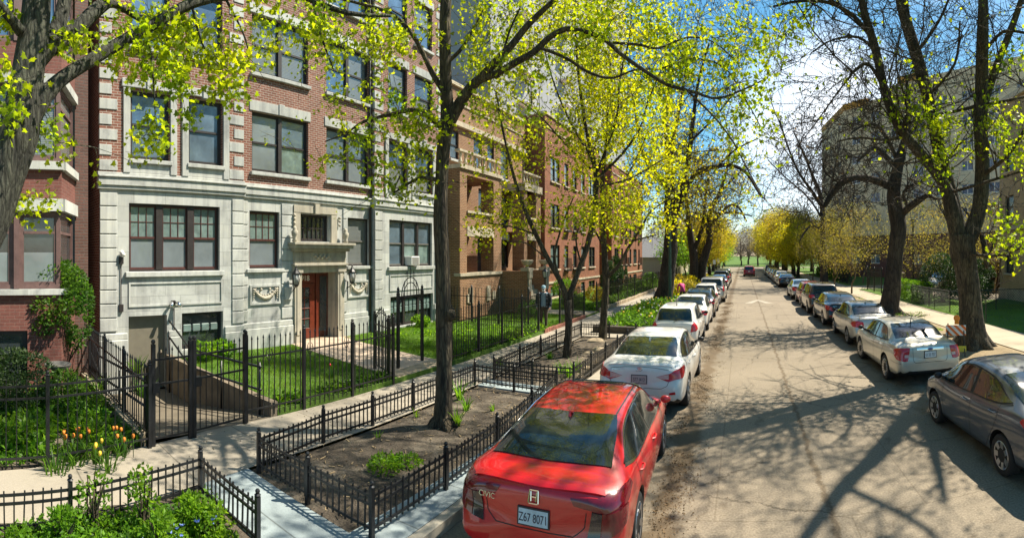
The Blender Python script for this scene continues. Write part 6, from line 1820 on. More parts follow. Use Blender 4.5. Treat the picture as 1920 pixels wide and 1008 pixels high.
class Tree:
    def __init__(s, seed):
        s.rng = np.random.default_rng(seed); s.q = random.Random(seed)
        s.k = .93; s.mb = MB(); s.nodes = []; s.nr = []; s.nd = []; s.leaves = []; s.dirs = []; s.seed = seed
    def limb(s, pts, radii, sides=10, wob=.10, smooth=3, jit=.0):
        """pts: Vectors; radii at each; smoothed by Catmull-Rom"""
        P = [Vector(p) for p in pts]; out = []; rad = []
        for i in range(len(P)-1):
            p0 = P[max(0, i-1)]; p1 = P[i]; p2 = P[i+1]; p3 = P[min(len(P)-1, i+2)]
            for k in range(smooth):
                t = k/smooth
                out.append(.5*((2*p1) + (p2-p0)*t + (2*p0-5*p1+4*p2-p3)*t*t + (3*p1-p0-3*p2+p3)*t**3)); rad.append(radii[i] + (radii[i+1]-radii[i])*t)
        out.append(P[-1]); rad.append(radii[-1])
        if jit:
            for i in range(1, len(out)-1): out[i] = out[i] + Vector((s.q.gauss(0, jit), s.q.gauss(0, jit), s.q.gauss(0, jit)))
        s.mb.tube(out, rad, sides, wob=wob, seed=s.seed)
        for i, p in enumerate(out):
            s.nodes.append(p); s.nr.append(rad[i]); d = (out[min(i+1, len(out)-1)]-out[max(0, i-1)]); s.nd.append(d.normalized() if d.length > 0 else Vector((0,0,1)))
        return s
    def px(s, tr, sides=10, wob=.10, smooth=4):
        """trace: [(px, py, r, width in photo pixels)]"""
        return s.limb([ray(x, y, r) for x, y, r, w in tr], [w*r/FPX/2*.93*s.k for x, y, r, w in tr], sides, wob, smooth)
    def flare(s, base, r, h=.5, n=6):
        """root flare at the foot"""
        for k in range(n):
            a = 2*PI*k/n + s.q.random(); d = Vector((math.cos(a), math.sin(a), 0))
            s.mb.tube([base+Vector((0,0,h))+d*r*.35, base+Vector((0,0,h*.45))+d*r*.75, base+Vector((0,0,.06))+d*r*1.25, base+Vector((0,0,-.12))+d*r*1.9], [r*.55, r*.5, r*.36, r*.14], 7)
    def colonise(s, targets, rmin=.004, rmax=.035, leaf=(5, 10), sag=.0, minr=0.0, sides=4, keep=None, spreadv=.16, lead=.5, maxlen=None, taper=.35):
        """grow a twig from the nearest wood to every target (Vectors), nearest first; hang leaves round its end"""
        if not targets: return s
        T = np.array([tuple(t) for t in targets], dtype=np.float64); used = np.zeros(len(T), bool)
        NV = np.array([tuple(p) for p in s.nodes]); NR = np.array(s.nr)
        D = np.full(len(T), 1e9); J = np.zeros(len(T), int)
        ok = NR >= minr
        for i in range(len(T)):
            d = np.linalg.norm(NV-T[i], axis=1) + (~ok)*1e6; J[i] = d.argmin(); D[i] = d[J[i]]
        for _ in range(len(T)):
            i = int(np.where(used, 1e12, D).argmin()); used[i] = True
            if maxlen and D[i] > maxlen: break
            j = J[i]; a = s.nodes[j]; b = Vector(T[i]); L = (b-a).length
            if L < .03: continue
            r0 = min(s.nr[j]*.75, rmax, .004 + L*.016); r0 = max(r0, rmin)
            d0 = (s.nd[j]*lead + (b-a)/L).normalized()
            m = max(3, min(8, int(L/.22)+2)); pts = []
            sd = Vector((s.q.gauss(0, 1), s.q.gauss(0, 1), s.q.gauss(0, .6)))*L*.05
            for k in range(m+1):
                t = k/m; p = a*(1-t)**2 + (a+d0*L*.5)*2*t*(1-t) + b*t*t + sd*math.sin(PI*t) + Vector((0, 0, sag*L*math.sin(PI*t)))
                if 0 < k < m: p = p + Vector((s.q.gauss(0, .018), s.q.gauss(0, .018), s.q.gauss(0, .018)))*min(1, L)
                pts.append(p)
            rr = [r0 + (r0*taper-r0)*k/m for k in range(m+1)]
            s.mb.tube(pts, rr, sides, cap=False)
            base = len(s.nodes)
            for k in range(1, m+1): s.nodes.append(pts[k]); s.nr.append(rr[k]); s.nd.append((pts[k]-pts[k-1]).normalized())
            new = np.array([tuple(p) for p in pts[1:]])
            if minr == 0 or rr[-1] >= minr:
                for k in range(len(new)):
                    d = np.linalg.norm(T-new[k], axis=1); better = (d < D) & ~used; D[better] = d[better]; J[better] = base+k
            if keep is None or keep(b):
                n = s.q.randint(*leaf)
                for _k in range(n):
                    t = 1-abs(s.q.gauss(0, .28)); t = max(.2, t); p = pts[min(m, max(0, int(round(t*m))))]
                    o = Vector((s.q.gauss(0, 1), s.q.gauss(0, 1), s.q.gauss(0, 1)))*spreadv
                    s.leaves.append(tuple(p+o)); s.dirs.append((o.x*3, o.y*3, -0.35))
        return s
    def twigs(s, n, L=(.6, 1.6), r=(.010, .005), rsel=(0, .09), side=3, up=.35, spread=.8, leaf=None):
        """bare sprays: N curved twigs with side shoots, set on wood no thicker than rsel"""
        q = s.q; idx = [i for i, k in enumerate(s.nr) if rsel[0] <= k <= rsel[1]]
        if not idx: return s
        for _ in range(n):
            i = q.choice(idx); a = s.nodes[i]; ln = q.uniform(*L)
            d = (s.nd[i]*.8 + Vector((q.gauss(0, spread), q.gauss(0, spread), q.gauss(0, spread)+up))).normalized()
            bend = Vector((q.gauss(0, .3), q.gauss(0, .3), q.gauss(.1, .3)))
            pts = [a + d*ln*t + bend*ln*t*t + Vector((q.gauss(0, .02), q.gauss(0, .02), q.gauss(0, .02)))*(t > 0) for t in (0, .25, .5, .75, 1)]
            s.mb.tube(pts, [r[0], r[0]*.85, r[0]*.7, r[1]*1.1, r[1]*.7], 3, cap=False)
            for k in range(side):
                j = q.choice((1, 2, 3)); b = pts[j]; l2 = ln*q.uniform(.25, .55)
                e = (d + Vector((q.gauss(0, .8), q.gauss(0, .8), q.gauss(.1, .7)))).normalized()
                m_ = b + e*l2*.5 + Vector((q.gauss(0, .03), q.gauss(0, .03), q.gauss(0, .03))); t_ = b + e*l2 + Vector((0, 0, q.gauss(.03, .06)))
                s.mb.tube([b, m_, t_], [r[0]*.7, r[1]*.9, r[1]*.6], 3, cap=False)
                if leaf and q.random() < leaf[0]:
                    for _k in range(q.randint(*leaf[1])): o = Vector((q.gauss(0, 1), q.gauss(0, 1), q.gauss(0, 1)))*leaf[2]; s.leaves.append(tuple(t_+o)); s.dirs.append((o.x, o.y, -.3))
        return s
    def build(s, name, label, base, wood, leafm, size, shape=MAPLE, group=None, crown='crown', spread=.9, cat='tree'):
        root = thing(name, label, cat, base, 0, group)
        o = s.mb.build('trunk', wood, root, smooth=True)
        if s.leaves:
            A = np.array(s.leaves, dtype=np.float32); Dn = np.array(s.dirs, dtype=np.float32)
            V = leaf_verts(A, Dn, size, s.rng, shape, spread); k = V.shape[1]
            V = V.reshape(-1, 3) - np.array(tuple(root.location), dtype=np.float32)
            F = np.arange(len(V), dtype=np.int32).reshape(-1, k)
            link(crown, np_mesh(crown, V, F, leafm), root)
        return root

def cloud(q, boxes, clump=.9, thr=-.12, seed=0):
    """targets: boxes of photo pixels with a range of distance -> points in space, thinned into clumps"""
    out = []
    for (x0, y0, x1, y1, r0, r1, n) in boxes:
        k = 0; tries = 0
        while k < n and tries < n*12:
            tries += 1
            p = ray(q.uniform(x0, x1), q.uniform(y0, y1), q.uniform(r0, r1))
            if mnoise.noise(p*clump + Vector((seed, 0, 0))) < thr: continue
            out.append(p); k += 1
    return out

# --- the leaning maple at the left edge
T = Tree(11); T.k = .80
T.px([(-190, 1010, 4.6, 150), (-160, 860, 4.7, 125), (-125, 690, 4.85, 112), (-78, 540, 5.0, 106), (-27, 425, 5.1, 106), (8, 330, 5.13, 106), (34, 250, 5.15, 108), (52, 140, 5.2, 82), (66, 30, 5.25, 76), (72, -120, 5.3, 66), (60, -330, 5.4, 45)], 16, .13)
T.px([(48, 240, 5.15, 60), (82, 182, 5.2, 46), (118, 146, 5.3, 38), (165, 116, 5.45, 34), (225, 80, 5.65, 31), (290, 44, 5.85, 28), (360, 6, 6.1, 25), (440, -10, 6.5, 20), (540, -14, 7.1, 16), (650, 24, 7.7, 12), (740, 30, 8.1, 7)], 10, .08)
T.px([(62, 120, 5.22, 55), (92, 84, 5.4, 50), (112, 40, 5.5, 42), (126, -20, 5.6, 36), (150, -120, 5.8, 25)], 10)
T.px([(96, 92, 5.45, 40), (140, 58, 5.6, 40), (186, 14, 5.8, 34), (215, 8, 6.0, 18), (262, 36, 6.2, 12), (330, 70, 6.5, 8)], 9)
T.px([(40, 60, 5.1, 30), (0, 10, 4.9, 22), (-60, -60, 4.8, 14)], 7)
T.px([(272, 58, 5.8, 8), (283, 105, 5.75, 6), (288, 160, 5.75, 5), (291, 215, 5.75, 3)], 5)
T.px([(360, 10, 6.1, 8), (372, 60, 6.1, 6), (392, 105, 6.2, 4), (430, 130, 6.3, 3)], 5)
T.px([(420, -8, 6.4, 8), (455, 60, 6.6, 5), (470, 110, 6.7, 4)], 5)
T.px([(585, -5, 7.3, 9), (600, 60, 7.4, 6), (625, 130, 7.5, 4)], 5)
q = random.Random(3)
tg = cloud(q, [(190, 15, 330, 130, 5.6, 6.4, 42), (300, 20, 480, 125, 5.8, 6.8, 62), (240, 120, 370, 200, 5.6, 6.2, 20), (360, 110, 470, 195, 6.0, 6.7, 18), (240, 200, 310, 290, 5.6, 6.0, 11), (325, 165, 372, 225, 5.9, 6.3, 9), (-40, 20, 60, 60, 4.6, 5.3, 18), (-30, 70, 28, 240, 4.4, 4.9, 13), (470, -30, 620, 60, 6.6, 7.8, 36), (600, 20, 760, 120, 7.4, 8.4, 34), (-100, -350, 300, -20, 4.5, 7.0, 120), (300, -280, 700, -30, 5.5, 8.0, 90), (90, 60, 200, 110, 5.1, 5.6, 10), (30, 360, 95, 410, 5.3, 5.6, 7), (75, 200, 118, 300, 5.3, 5.5, 7), (480, 60, 590, 130, 6.8, 7.6, 10)], 1.3, -.2)
T.colonise(tg, leaf=(13, 22), spreadv=.085, rmax=.022, rmin=.0035)
T.twigs(90, (.3, .8), (.006, .003), (0, .05), 2, leaf=(.8, (3, 6), .06))
T.build('maple_tree', 'thick leaning maple by the maroon house with a long bare limb', gnd(-190, 1010, .15), BK['grey'], LF['lime'], .064)

# --- the maple in the bare bed
T = Tree(12); T.k = .93; b2 = Vector((-5.09, 7.28, .13))
T.px([(832, 812, 8.88, 52), (831, 780, 8.88, 43), (832, 740, 8.88, 37), (833, 680, 8.88, 33), (832, 610, 8.88, 34), (830, 540, 8.88, 32), (828, 470, 8.88, 32), (826, 400, 8.88, 30), (828, 330, 8.88, 28), (832, 270, 8.88, 28), (838, 225, 8.88, 30), (836, 150, 8.8, 27), (834, 60, 8.75, 25), (838, -40, 8.7, 22), (850, -180, 8.6, 15), (840, -330, 8.5, 8)], 14, .12)
T.flare(b2, .19, .26)
T.px([(838, 240, 8.88, 26), (858, 200, 8.8, 26), (882, 165, 8.7, 24), (905, 143, 8.6, 20), (932, 112, 8.5, 17), (958, 86, 8.45, 15), (985, 52, 8.4, 14), (1015, 22, 8.3, 12), (1050, -10, 8.2, 9), (1100, -60, 8.1, 6)], 9)
T.px([(896, 152, 8.62, 16), (930, 138, 8.5, 15), (965, 118, 8.35, 15), (1000, 98, 8.2, 14), (1030, 70, 8.1, 13), (1062, 54, 8.0, 11), (1100, 60, 7.95, 10), (1136, 76, 7.9, 10), (1165, 102, 7.85, 9), (1205, 130, 7.85, 8), (1250, 158, 7.9, 8), (1300, 172, 8.0, 7), (1345, 184, 8.1, 5), (1400, 165, 8.3, 4), (1440, 145, 8.5, 3)], 8)
T.px([(1014, 90, 8.15, 7), (1060, 108, 8.2, 6.5), (1105, 136, 8.3, 6), (1148, 146, 8.4, 5), (1190, 131, 8.5, 4), (1230, 130, 8.6, 3)], 6)
T.px([(1150, 80, 7.9, 6), (1200, 84, 8.0, 6), (1235, 90, 8.1, 5), (1290, 70, 8.3, 4), (1340, 80, 8.5, 3), (1385, 120, 8.7, 2.5)], 6)
T.px([(1240, 128, 8.3, 4), (1300, 110, 8.5, 4), (1360, 128, 8.8, 3), (1400, 190, 9.0, 3), (1425, 235, 9.1, 2)], 5)
T.px([(1290, 172, 7.95, 5), (1335, 215, 8.1, 4), (1372, 262, 8.3, 3.5), (1402, 318, 8.5, 3), (1432, 372, 8.7, 2)], 5)
T.px([(912, 118, 8.5, 9), (932, 145, 8.5, 8), (938, 120, 8.45, 6), (955, 60, 8.4, 5), (975, 15, 8.4, 4)], 5)
T.px([(828, 240, 8.88, 13), (800, 215, 8.9, 12), (775, 206, 8.95, 10), (730, 215, 9.05, 9), (682, 228, 9.15, 7), (648, 250, 9.2, 4), (610, 265, 9.3, 3)], 7)
T.px([(822, 338, 8.88, 12), (805, 334, 8.8, 10), (788, 333, 8.75, 8), (762, 346, 8.7, 6), (738, 360, 8.7, 4), (750, 330, 8.7, 3)], 7)
T.px([(834, 175, 8.85, 14), (812, 140, 8.85, 12), (800, 115, 8.85, 11), (780, 75, 8.8, 10), (752, 40, 8.8, 9), (720, 20, 8.7, 8), (672, 6, 8.7, 6), (620, -6, 8.8, 4)], 7)
T.px([(835, 120, 8.8, 10), (862, 95, 8.75, 8), (885, 60, 8.7, 6), (905, 20, 8.7, 4)], 6)
T.px([(843, 598, 8.72, 15), (846, 590, 8.62, 20), (846, 583, 8.58, 17)], 8)
tg = cloud(q, [(560, 60, 830, 200, 8.3, 9.6, 34), (580, 190, 800, 330, 8.4, 9.4, 28), (690, 300, 830, 380, 8.3, 9.0, 18), (540, 0, 830, 70, 8.2, 9.4, 26), (850, 0, 1060, 130, 7.8, 9.2, 42), (870, 120, 1010, 260, 8.2, 9.4, 24), (1040, 0, 1260, 90, 7.5, 8.8, 40), (1250, 30, 1450, 160, 7.8, 9.2, 50), (1300, 150, 1440, 260, 8.0, 9.2, 22), (1370, 250, 1445, 370, 8.4, 9.0, 9), (750, 200, 850, 320, 8.2, 8.8, 22), (640, -350, 1200, -30, 7.0, 10, 110), (1180, 90, 1300, 160, 7.9, 8.6, 12), (600, 230, 690, 300, 8.8, 9.4, 8)], 1.1, -.16)
T.colonise(tg, leaf=(12, 23), spreadv=.115, rmax=.018)
T.twigs(240, (.3, .9), (.007, .0035), (0, .05), 2, leaf=(.7, (3, 7), .07))
T.build('maple_tree', 'tall slim maple rising from the fenced bare soil bed behind the red car', b2, BK['brown'], LF['lime'], .068)

# --- the forked tree in the second bed, and its neighbour
T = Tree(13); T.k = .84; b3 = gnd(1064, 674, .15)
T.px([(1064, 680, 14.9, 26), (1064, 650, 14.9, 19), (1066, 620, 14.9, 17), (1066, 590, 14.9, 17), (1064, 562, 14.9, 20)], 10)
T.px([(1064, 565, 14.9, 15), (1052, 530, 14.8, 13), (1030, 490, 14.7, 12), (1005, 440, 14.6, 11), (985, 395, 14.5, 9), (966, 340, 14.4, 8), (952, 285, 14.3, 6), (940, 230, 14.2, 5), (930, 170, 14.2, 3)], 8)
T.px([(1065, 562, 14.9, 15), (1082, 515, 15.0, 13), (1100, 465, 15.2, 13), (1113, 410, 15.4, 13), (1118, 360, 15.5, 13), (1117, 320, 15.6, 13), (1105, 270, 15.6, 9), (1094, 215, 15.6, 8), (1086, 150, 15.6, 7), (1080, 80, 15.6, 5), (1078, 10, 15.6, 4), (1080, -70, 15.6, 3)], 8)
for tr in ([(1117, 330, 15.6, 9), (1140, 270, 15.4, 7), (1158, 210, 15.3, 6), (1162, 150, 15.2, 5), (1180, 70, 15.1, 4), (1185, 0, 15.0, 2)], [(1119, 335, 15.6, 8), (1165, 290, 15.5, 7), (1200, 240, 15.4, 5), (1215, 190, 15.3, 4), (1240, 130, 15.2, 3)], [(1112, 300, 15.6, 7), (1070, 230, 15.9, 6), (1040, 160, 16.0, 4), (1020, 90, 16.0, 3)],
           [(1112, 320, 15.6, 6), (1060, 270, 15.3, 5), (1010, 215, 15.2, 4), (960, 180, 15.1, 3)], [(1119, 350, 15.5, 6), (1180, 335, 15.2, 4), (1240, 300, 15.0, 3)], [(1052, 530, 14.8, 6), (1040, 480, 14.9, 5), (1055, 420, 15.0, 4), (1075, 370, 15.0, 3)], [(1090, 495, 15.1, 5), (1080, 450, 15.2, 4), (1090, 410, 15.2, 3)], [(1006, 440, 14.6, 5), (960, 425, 14.3, 4), (915, 418, 14.1, 3)], [(1030, 490, 14.7, 4), (985, 455, 14.5, 3), (940, 455, 14.3, 2)]): T.px(tr, 6)
tg = cloud(q, [(890, 100, 1250, 300, 14.0, 17.0, 270), (930, 0, 1240, 110, 14.0, 17.0, 190), (890, 300, 1060, 450, 13.5, 15.5, 46), (1060, 290, 1230, 420, 14.4, 16.5, 62), (930, -120, 1230, 0, 14, 16.5, 80), (880, 380, 980, 470, 13.8, 14.8, 14)], .75, -.12, 5)
T.colonise(tg, leaf=(13, 25), spreadv=.22, rmax=.022, rmin=.008, sides=3)
T.twigs(430, (.4, 1.2), (.009, .005), (0, .05), 2, leaf=(.55, (3, 7), .10))
T.build('maple_tree', 'slender maple with a low V fork and yellow green leaves', b3, BK['brown'], LF['yellow'], .085)

T = Tree(14); T.k = .84; b4 = gnd(1130, 637, .15)
T.px([(1130, 642, 18.3, 26), (1131, 615, 18.3, 19), (1133, 580, 18.3, 17), (1136, 540, 18.3, 16), (1135, 500, 18.3, 17), (1132, 450, 18.4, 13), (1130, 400, 18.4, 11), (1130, 340, 18.5, 9), (1136, 270, 18.6, 7), (1140, 190, 18.6, 5), (1145, 110, 18.6, 3)], 9)
for tr in ([(1136, 520, 18.3, 11), (1158, 500, 18.0, 9), (1178, 465, 17.8, 8), (1200, 430, 17.6, 6), (1222, 395, 17.4, 4), (1260, 370, 17.2, 3)], [(1134, 470, 18.3, 7), (1120, 440, 18.8, 5), (1095, 400, 19.0, 4)], [(1131, 390, 18.4, 6), (1170, 340, 18.6, 5), (1205, 270, 18.7, 4), (1230, 200, 18.8, 3)], [(1130, 350, 18.5, 5), (1100, 280, 18.8, 4), (1080, 200, 19, 3)], [(1190, 450, 17.7, 4), (1230, 440, 17.6, 3)]): T.px(tr, 6)
tg = cloud(q, [(1080, 180, 1280, 330, 17.3, 20, 150), (1140, 320, 1290, 440, 17, 19.5, 52), (1060, 60, 1260, 190, 17.5, 20, 110), (1100, 380, 1180, 450, 17.5, 19, 20)], .7, -.1, 9)
T.colonise(tg, leaf=(14, 26), spreadv=.25, rmax=.022, rmin=.009, sides=3)
T.twigs(300, (.4, 1.3), (.010, .006), (0, .05), 2, leaf=(.6, (3, 7), .12))
T.build('maple_tree', 'slim yellow leaved maple behind the forked one at the end of the second bed', b4, BK['brown'], LF['yellow'], .10)

# --- the two big old trees further along the left kerb
T = Tree(15); b5 = Vector((-5.13, 31.6, .18))
T.px([(1243, 575, 32.1, 46), (1247, 550, 32.0, 36), (1252, 510, 32.0, 33), (1257, 470, 32, 31), (1259, 430, 32, 29), (1258, 395, 32, 28), (1256, 350, 32, 24), (1254, 300, 32, 18), (1250, 240, 32, 13), (1252, 170, 32, 9), (1256, 90, 32, 5)], 12, .14)
T.flare(b5, .55, .8)
for tr in ([(1259, 400, 32, 18), (1280, 350, 31.5, 15), (1292, 290, 31, 12), (1300, 220, 30.5, 9), (1310, 150, 30, 6), (1330, 80, 29.5, 4)], [(1257, 360, 32, 15), (1225, 320, 31.5, 12), (1205, 285, 31, 10), (1195, 240, 30.5, 7), (1188, 190, 30, 5), (1160, 120, 30, 3)], [(1260, 420, 32, 13), (1300, 330, 30.5, 11), (1345, 312, 29.5, 10), (1372, 310, 29, 9), (1400, 325, 28.5, 7), (1425, 365, 28, 4), (1434, 372, 28, 3)], [(1300, 260, 30.7, 6), (1340, 220, 30, 4), (1380, 170, 29.5, 3)], [(1255, 300, 32, 10), (1270, 220, 33, 8), (1285, 140, 33, 5), (1290, 60, 33, 3)], [(1345, 312, 29.5, 5), (1380, 280, 29, 4), (1420, 260, 28.5, 2)]): T.px(tr, 8)
tg = cloud(q, [(1180, 100, 1400, 300, 28, 35, 200), (1200, 0, 1420, 120, 28, 35, 110), (1190, 290, 1330, 390, 28, 34, 110), (1300, 280, 1440, 400, 27, 31, 50), (1190, 380, 1260, 430, 29, 33, 30)], .4, -.05, 3)
T.colonise(tg, leaf=(2, 8), spreadv=.3, rmax=.04, rmin=.016, sides=3)
tg = cloud(q, [(1200, 290, 1340, 400, 28, 33, 60), (1180, 380, 1260, 420, 29, 33, 16), (1215, 180, 1300, 300, 28, 34, 55)], .4, -.1, 3)
T.colonise(tg, leaf=(8, 17), spreadv=.40, rmax=.03, rmin=.014, sides=3)
T.twigs(900, (.8, 2.4), (.020, .011), (0, .14), 3, leaf=(.15, (3, 8), .25))
T.build('old_street_tree', 'massive old tree with a leaning trunk next to the green lamp pole, golden leaves', b5, BK['dark'], LF['gold'], .125)

T = Tree(16); b6 = Vector((-4.7, 46.6, .18))
T.px([(1297, 548, 46.7, 26), (1299, 530, 46.7, 21), (1301, 500, 46.7, 19), (1300, 475, 46.7, 19), (1294, 440, 46.7, 15), (1290, 400, 46.7, 11), (1284, 360, 46.7, 8), (1280, 320, 46.7, 6)], 9)
T.px([(1313, 545, 47.5, 26), (1314, 525, 47.5, 21), (1316, 500, 47.5, 20), (1322, 478, 47.5, 18), (1330, 450, 47.5, 14), (1328, 420, 47, 12), (1334, 390, 47, 10), (1350, 360, 46.5, 8), (1362, 320, 46, 6), (1370, 280, 46, 4)], 9)
for tr in ([(1328, 425, 47, 8), (1350, 402, 45.5, 7), (1368, 385, 44.5, 6), (1386, 390, 44, 5), (1400, 415, 43.5, 3)], [(1301, 470, 46.7, 10), (1312, 440, 46.5, 9), (1320, 410, 46.5, 8), (1322, 370, 46.5, 6), (1330, 330, 46, 4)], [(1334, 390, 47, 6), (1345, 400, 46, 5), (1375, 398, 45, 4), (1410, 405, 44, 2.5)], [(1292, 420, 46.7, 7), (1270, 400, 46, 5), (1250, 370, 45.5, 3)], [(1352, 358, 46.5, 5), (1380, 330, 45.5, 4), (1400, 310, 45, 2)]): T.px(tr, 7)
tg = cloud(q, [(1250, 340, 1350, 430, 43, 49, 110), (1260, 300, 1400, 370, 43, 49, 70), (1340, 370, 1420, 440, 42, 47, 28)], .3, -.05, 8)
T.colonise(tg, leaf=(8, 18), spreadv=.45, rmax=.05, rmin=.022, sides=3)
T.twigs(420, (.8, 2.6), (.026, .015), (0, .2), 3, leaf=(.15, (3, 8), .3))
T.build('old_street_tree', 'pair of old trunks growing together beside the silver minivan', b6, BK['dark'], LF['gold'], .15)

# --- right kerb: the big three stemmed maple, a crooked old tree, and one further off
T = Tree(17); b7 = Vector((7.41, 14.73, .15))
T.px([(1822, 668, 16.4, 82), (1824, 640, 16.4, 64), (1822, 600, 16.4, 54), (1818, 550, 16.4, 49), (1812, 505, 16.4, 50), (1806, 470, 16.4, 56), (1806, 440, 16.4, 58)], 16, .12)
T.flare(b7, .50, .6, 7)
T.px([(1796, 455, 16.4, 34), (1783, 385, 16.2, 33), (1764, 335, 16.0, 27), (1728, 290, 15.6, 24), (1690, 245, 15.2, 21), (1662, 180, 14.9, 19), (1642, 95, 14.6, 19), (1620, 20, 14.4, 17), (1600, -80, 14.2, 12), (1560, -180, 14, 7)], 10)
T.px([(1800, 445, 16.4, 36), (1784, 370, 16.4, 32), (1768, 310, 16.3, 30), (1752, 240, 16.2, 29), (1738, 175, 16.1, 28), (1716, 95, 16.0, 27), (1690, 5, 15.9, 24), (1670, -110, 15.8, 17), (1650, -240, 15.7, 9)], 11)
T.px([(1815, 450, 16.4, 40), (1836, 390, 16.5, 34), (1842, 320, 16.3, 32), (1839, 240, 15.7, 30), (1841, 150, 15.4, 29), (1843, 60, 14.7, 26), (1845, -40, 14.5, 20), (1856, -180, 13.5, 11)], 11)
T.px([(1843, 200, 16.4, 20), (1856, 160, 16.3, 19), (1874, 110, 16.1, 17), (1896, 55, 15.9, 15), (1915, 0, 15.7, 13), (1945, -90, 15.4, 8)], 9)
for tr in ([(1842, 440, 16.4, 14), (1848, 480, 16.2, 12), (1850, 500, 16.0, 9), (1846, 445, 16.0, 4)], [(1776, 362, 16.2, 8), (1820, 350, 15.6, 7), (1870, 335, 15.0, 6), (1925, 318, 14.5, 5)], [(1760, 215, 16.2, 8), (1830, 200, 15.7, 7), (1880, 190, 15.3, 7), (1930, 180, 15, 5)], [(1700, 255, 15.3, 8), (1660, 262, 15, 6), (1610, 258, 14.8, 5), (1570, 265, 14.7, 3)],
           [(1658, 165, 14.9, 9), (1628, 120, 14.6, 8), (1600, 135, 14.3, 7), (1590, 150, 14.2, 4)], [(1634, 70, 14.6, 10), (1600, 30, 14.2, 9), (1555, 5, 13.8, 8), (1500, 2, 13.4, 6), (1450, 12, 13, 4)], [(1640, 95, 14.6, 7), (1610, 70, 14.0, 6), (1560, 75, 13.6, 4), (1520, 100, 13.3, 3)], [(1740, 180, 16.1, 8), (1790, 120, 15.7, 6), (1800, 40, 15.4, 4)], [(1718, 100, 16, 8), (1760, 40, 15.6, 6), (1790, -30, 15.4, 4)], [(1690, 5, 15.9, 10), (1640, -60, 15, 8), (1560, -100, 14, 6)],
           [(1843, 100, 16.3, 9), (1880, 60, 15.7, 7), (1925, 62, 15.2, 6)], [(1806, 470, 16.4, 9), (1850, 480, 15.6, 7), (1900, 470, 14.8, 5), (1930, 455, 14.4, 4)], [(1690, 245, 15.2, 8), (1700, 200, 14.6, 6), (1680, 120, 14.2, 4), (1690, 60, 14, 3)],
           [(1600, -80, 14.2, 9), (1500, -140, 13.2, 7), (1400, -150, 12.4, 5), (1300, -120, 11.8, 3)], [(1560, -180, 14, 6), (1480, -260, 13, 4)], [(1841, 330, 16.4, 11), (1895, 285, 14.9, 8), (1960, 180, 13.6, 8), (2030, 150, 12.2, 6), (2120, 20, 11.4, 4)], [(1845, -40, 14.6, 10), (1930, -60, 13.6, 8), (2010, -170, 12.9, 7), (2150, -190, 11.5, 4)]): T.px(tr, 7)
tg = cloud(q, [(1450, -40, 1700, 140, 12.5, 16, 110), (1640, -30, 1920, 180, 13.5, 17.5, 110), (1540, 120, 1720, 300, 13.5, 16.5, 60), (1690, 180, 1930, 400, 13.8, 17, 70), (1300, -420, 1960, -60, 11, 17, 260), (1935, -420, 2300, 200, 9.5, 15, 55)], .5, -.2, 4)
T.colonise(tg, leaf=(0, 1), spreadv=.2, rmax=.03, rmin=.009, sides=3, taper=.45)
tg = cloud(q, [(1450, -40, 1700, 160, 12.5, 16, 230), (1700, -30, 1920, 240, 13.5, 17.5, 200), (1520, 100, 1760, 330, 13, 16.5, 120), (1480, 150, 1620, 260, 13, 15, 40)], .6, -.2, 6)
T.colonise(tg, leaf=(0, 1), spreadv=.12, rmax=.012, rmin=.0075, sides=3, taper=.5)
tg = cloud(q, [(1655, 145, 1745, 235, 14.3, 15.3, 22), (1700, 185, 1790, 260, 14.6, 16, 13), (1740, 230, 1880, 300, 14.5, 16, 26), (1725, 290, 1780, 340, 15, 16, 9), (1840, 160, 1930, 240, 14.3, 16, 14), (1870, 220, 1930, 320, 13.8, 15, 18), (1860, 400, 1925, 490, 13.8, 14.8, 18), (1440, 5, 1510, 100, 12.6, 13.6, 10), (1430, 130, 1465, 300, 12.5, 13.2, 8), (1880, 90, 1930, 150, 14.5, 15.5, 6), (1835, 90, 1860, 140, 15.6, 16.2, 5), (1350, -480, 1950, -60, 9.5, 15, 190), (1935, -480, 2300, 150, 9.5, 14, 75)], 1.0, -.5, 2)
T.twigs(75, (1.4, 3.4), (.034, .014), (.04, .3), 4, up=.2, spread=.7)
T.twigs(1150, (.5, 1.8), (.0115, .006), (0, .10), 4, up=.15)
T.colonise(tg, leaf=(12, 22), spreadv=.17, rmax=.012, sides=3)
T.build('maple_tree', 'big three stemmed maple beside the striped barricade, nearly bare with a few lime sprigs', b7, BK['brown'], LF['lime'], .105)

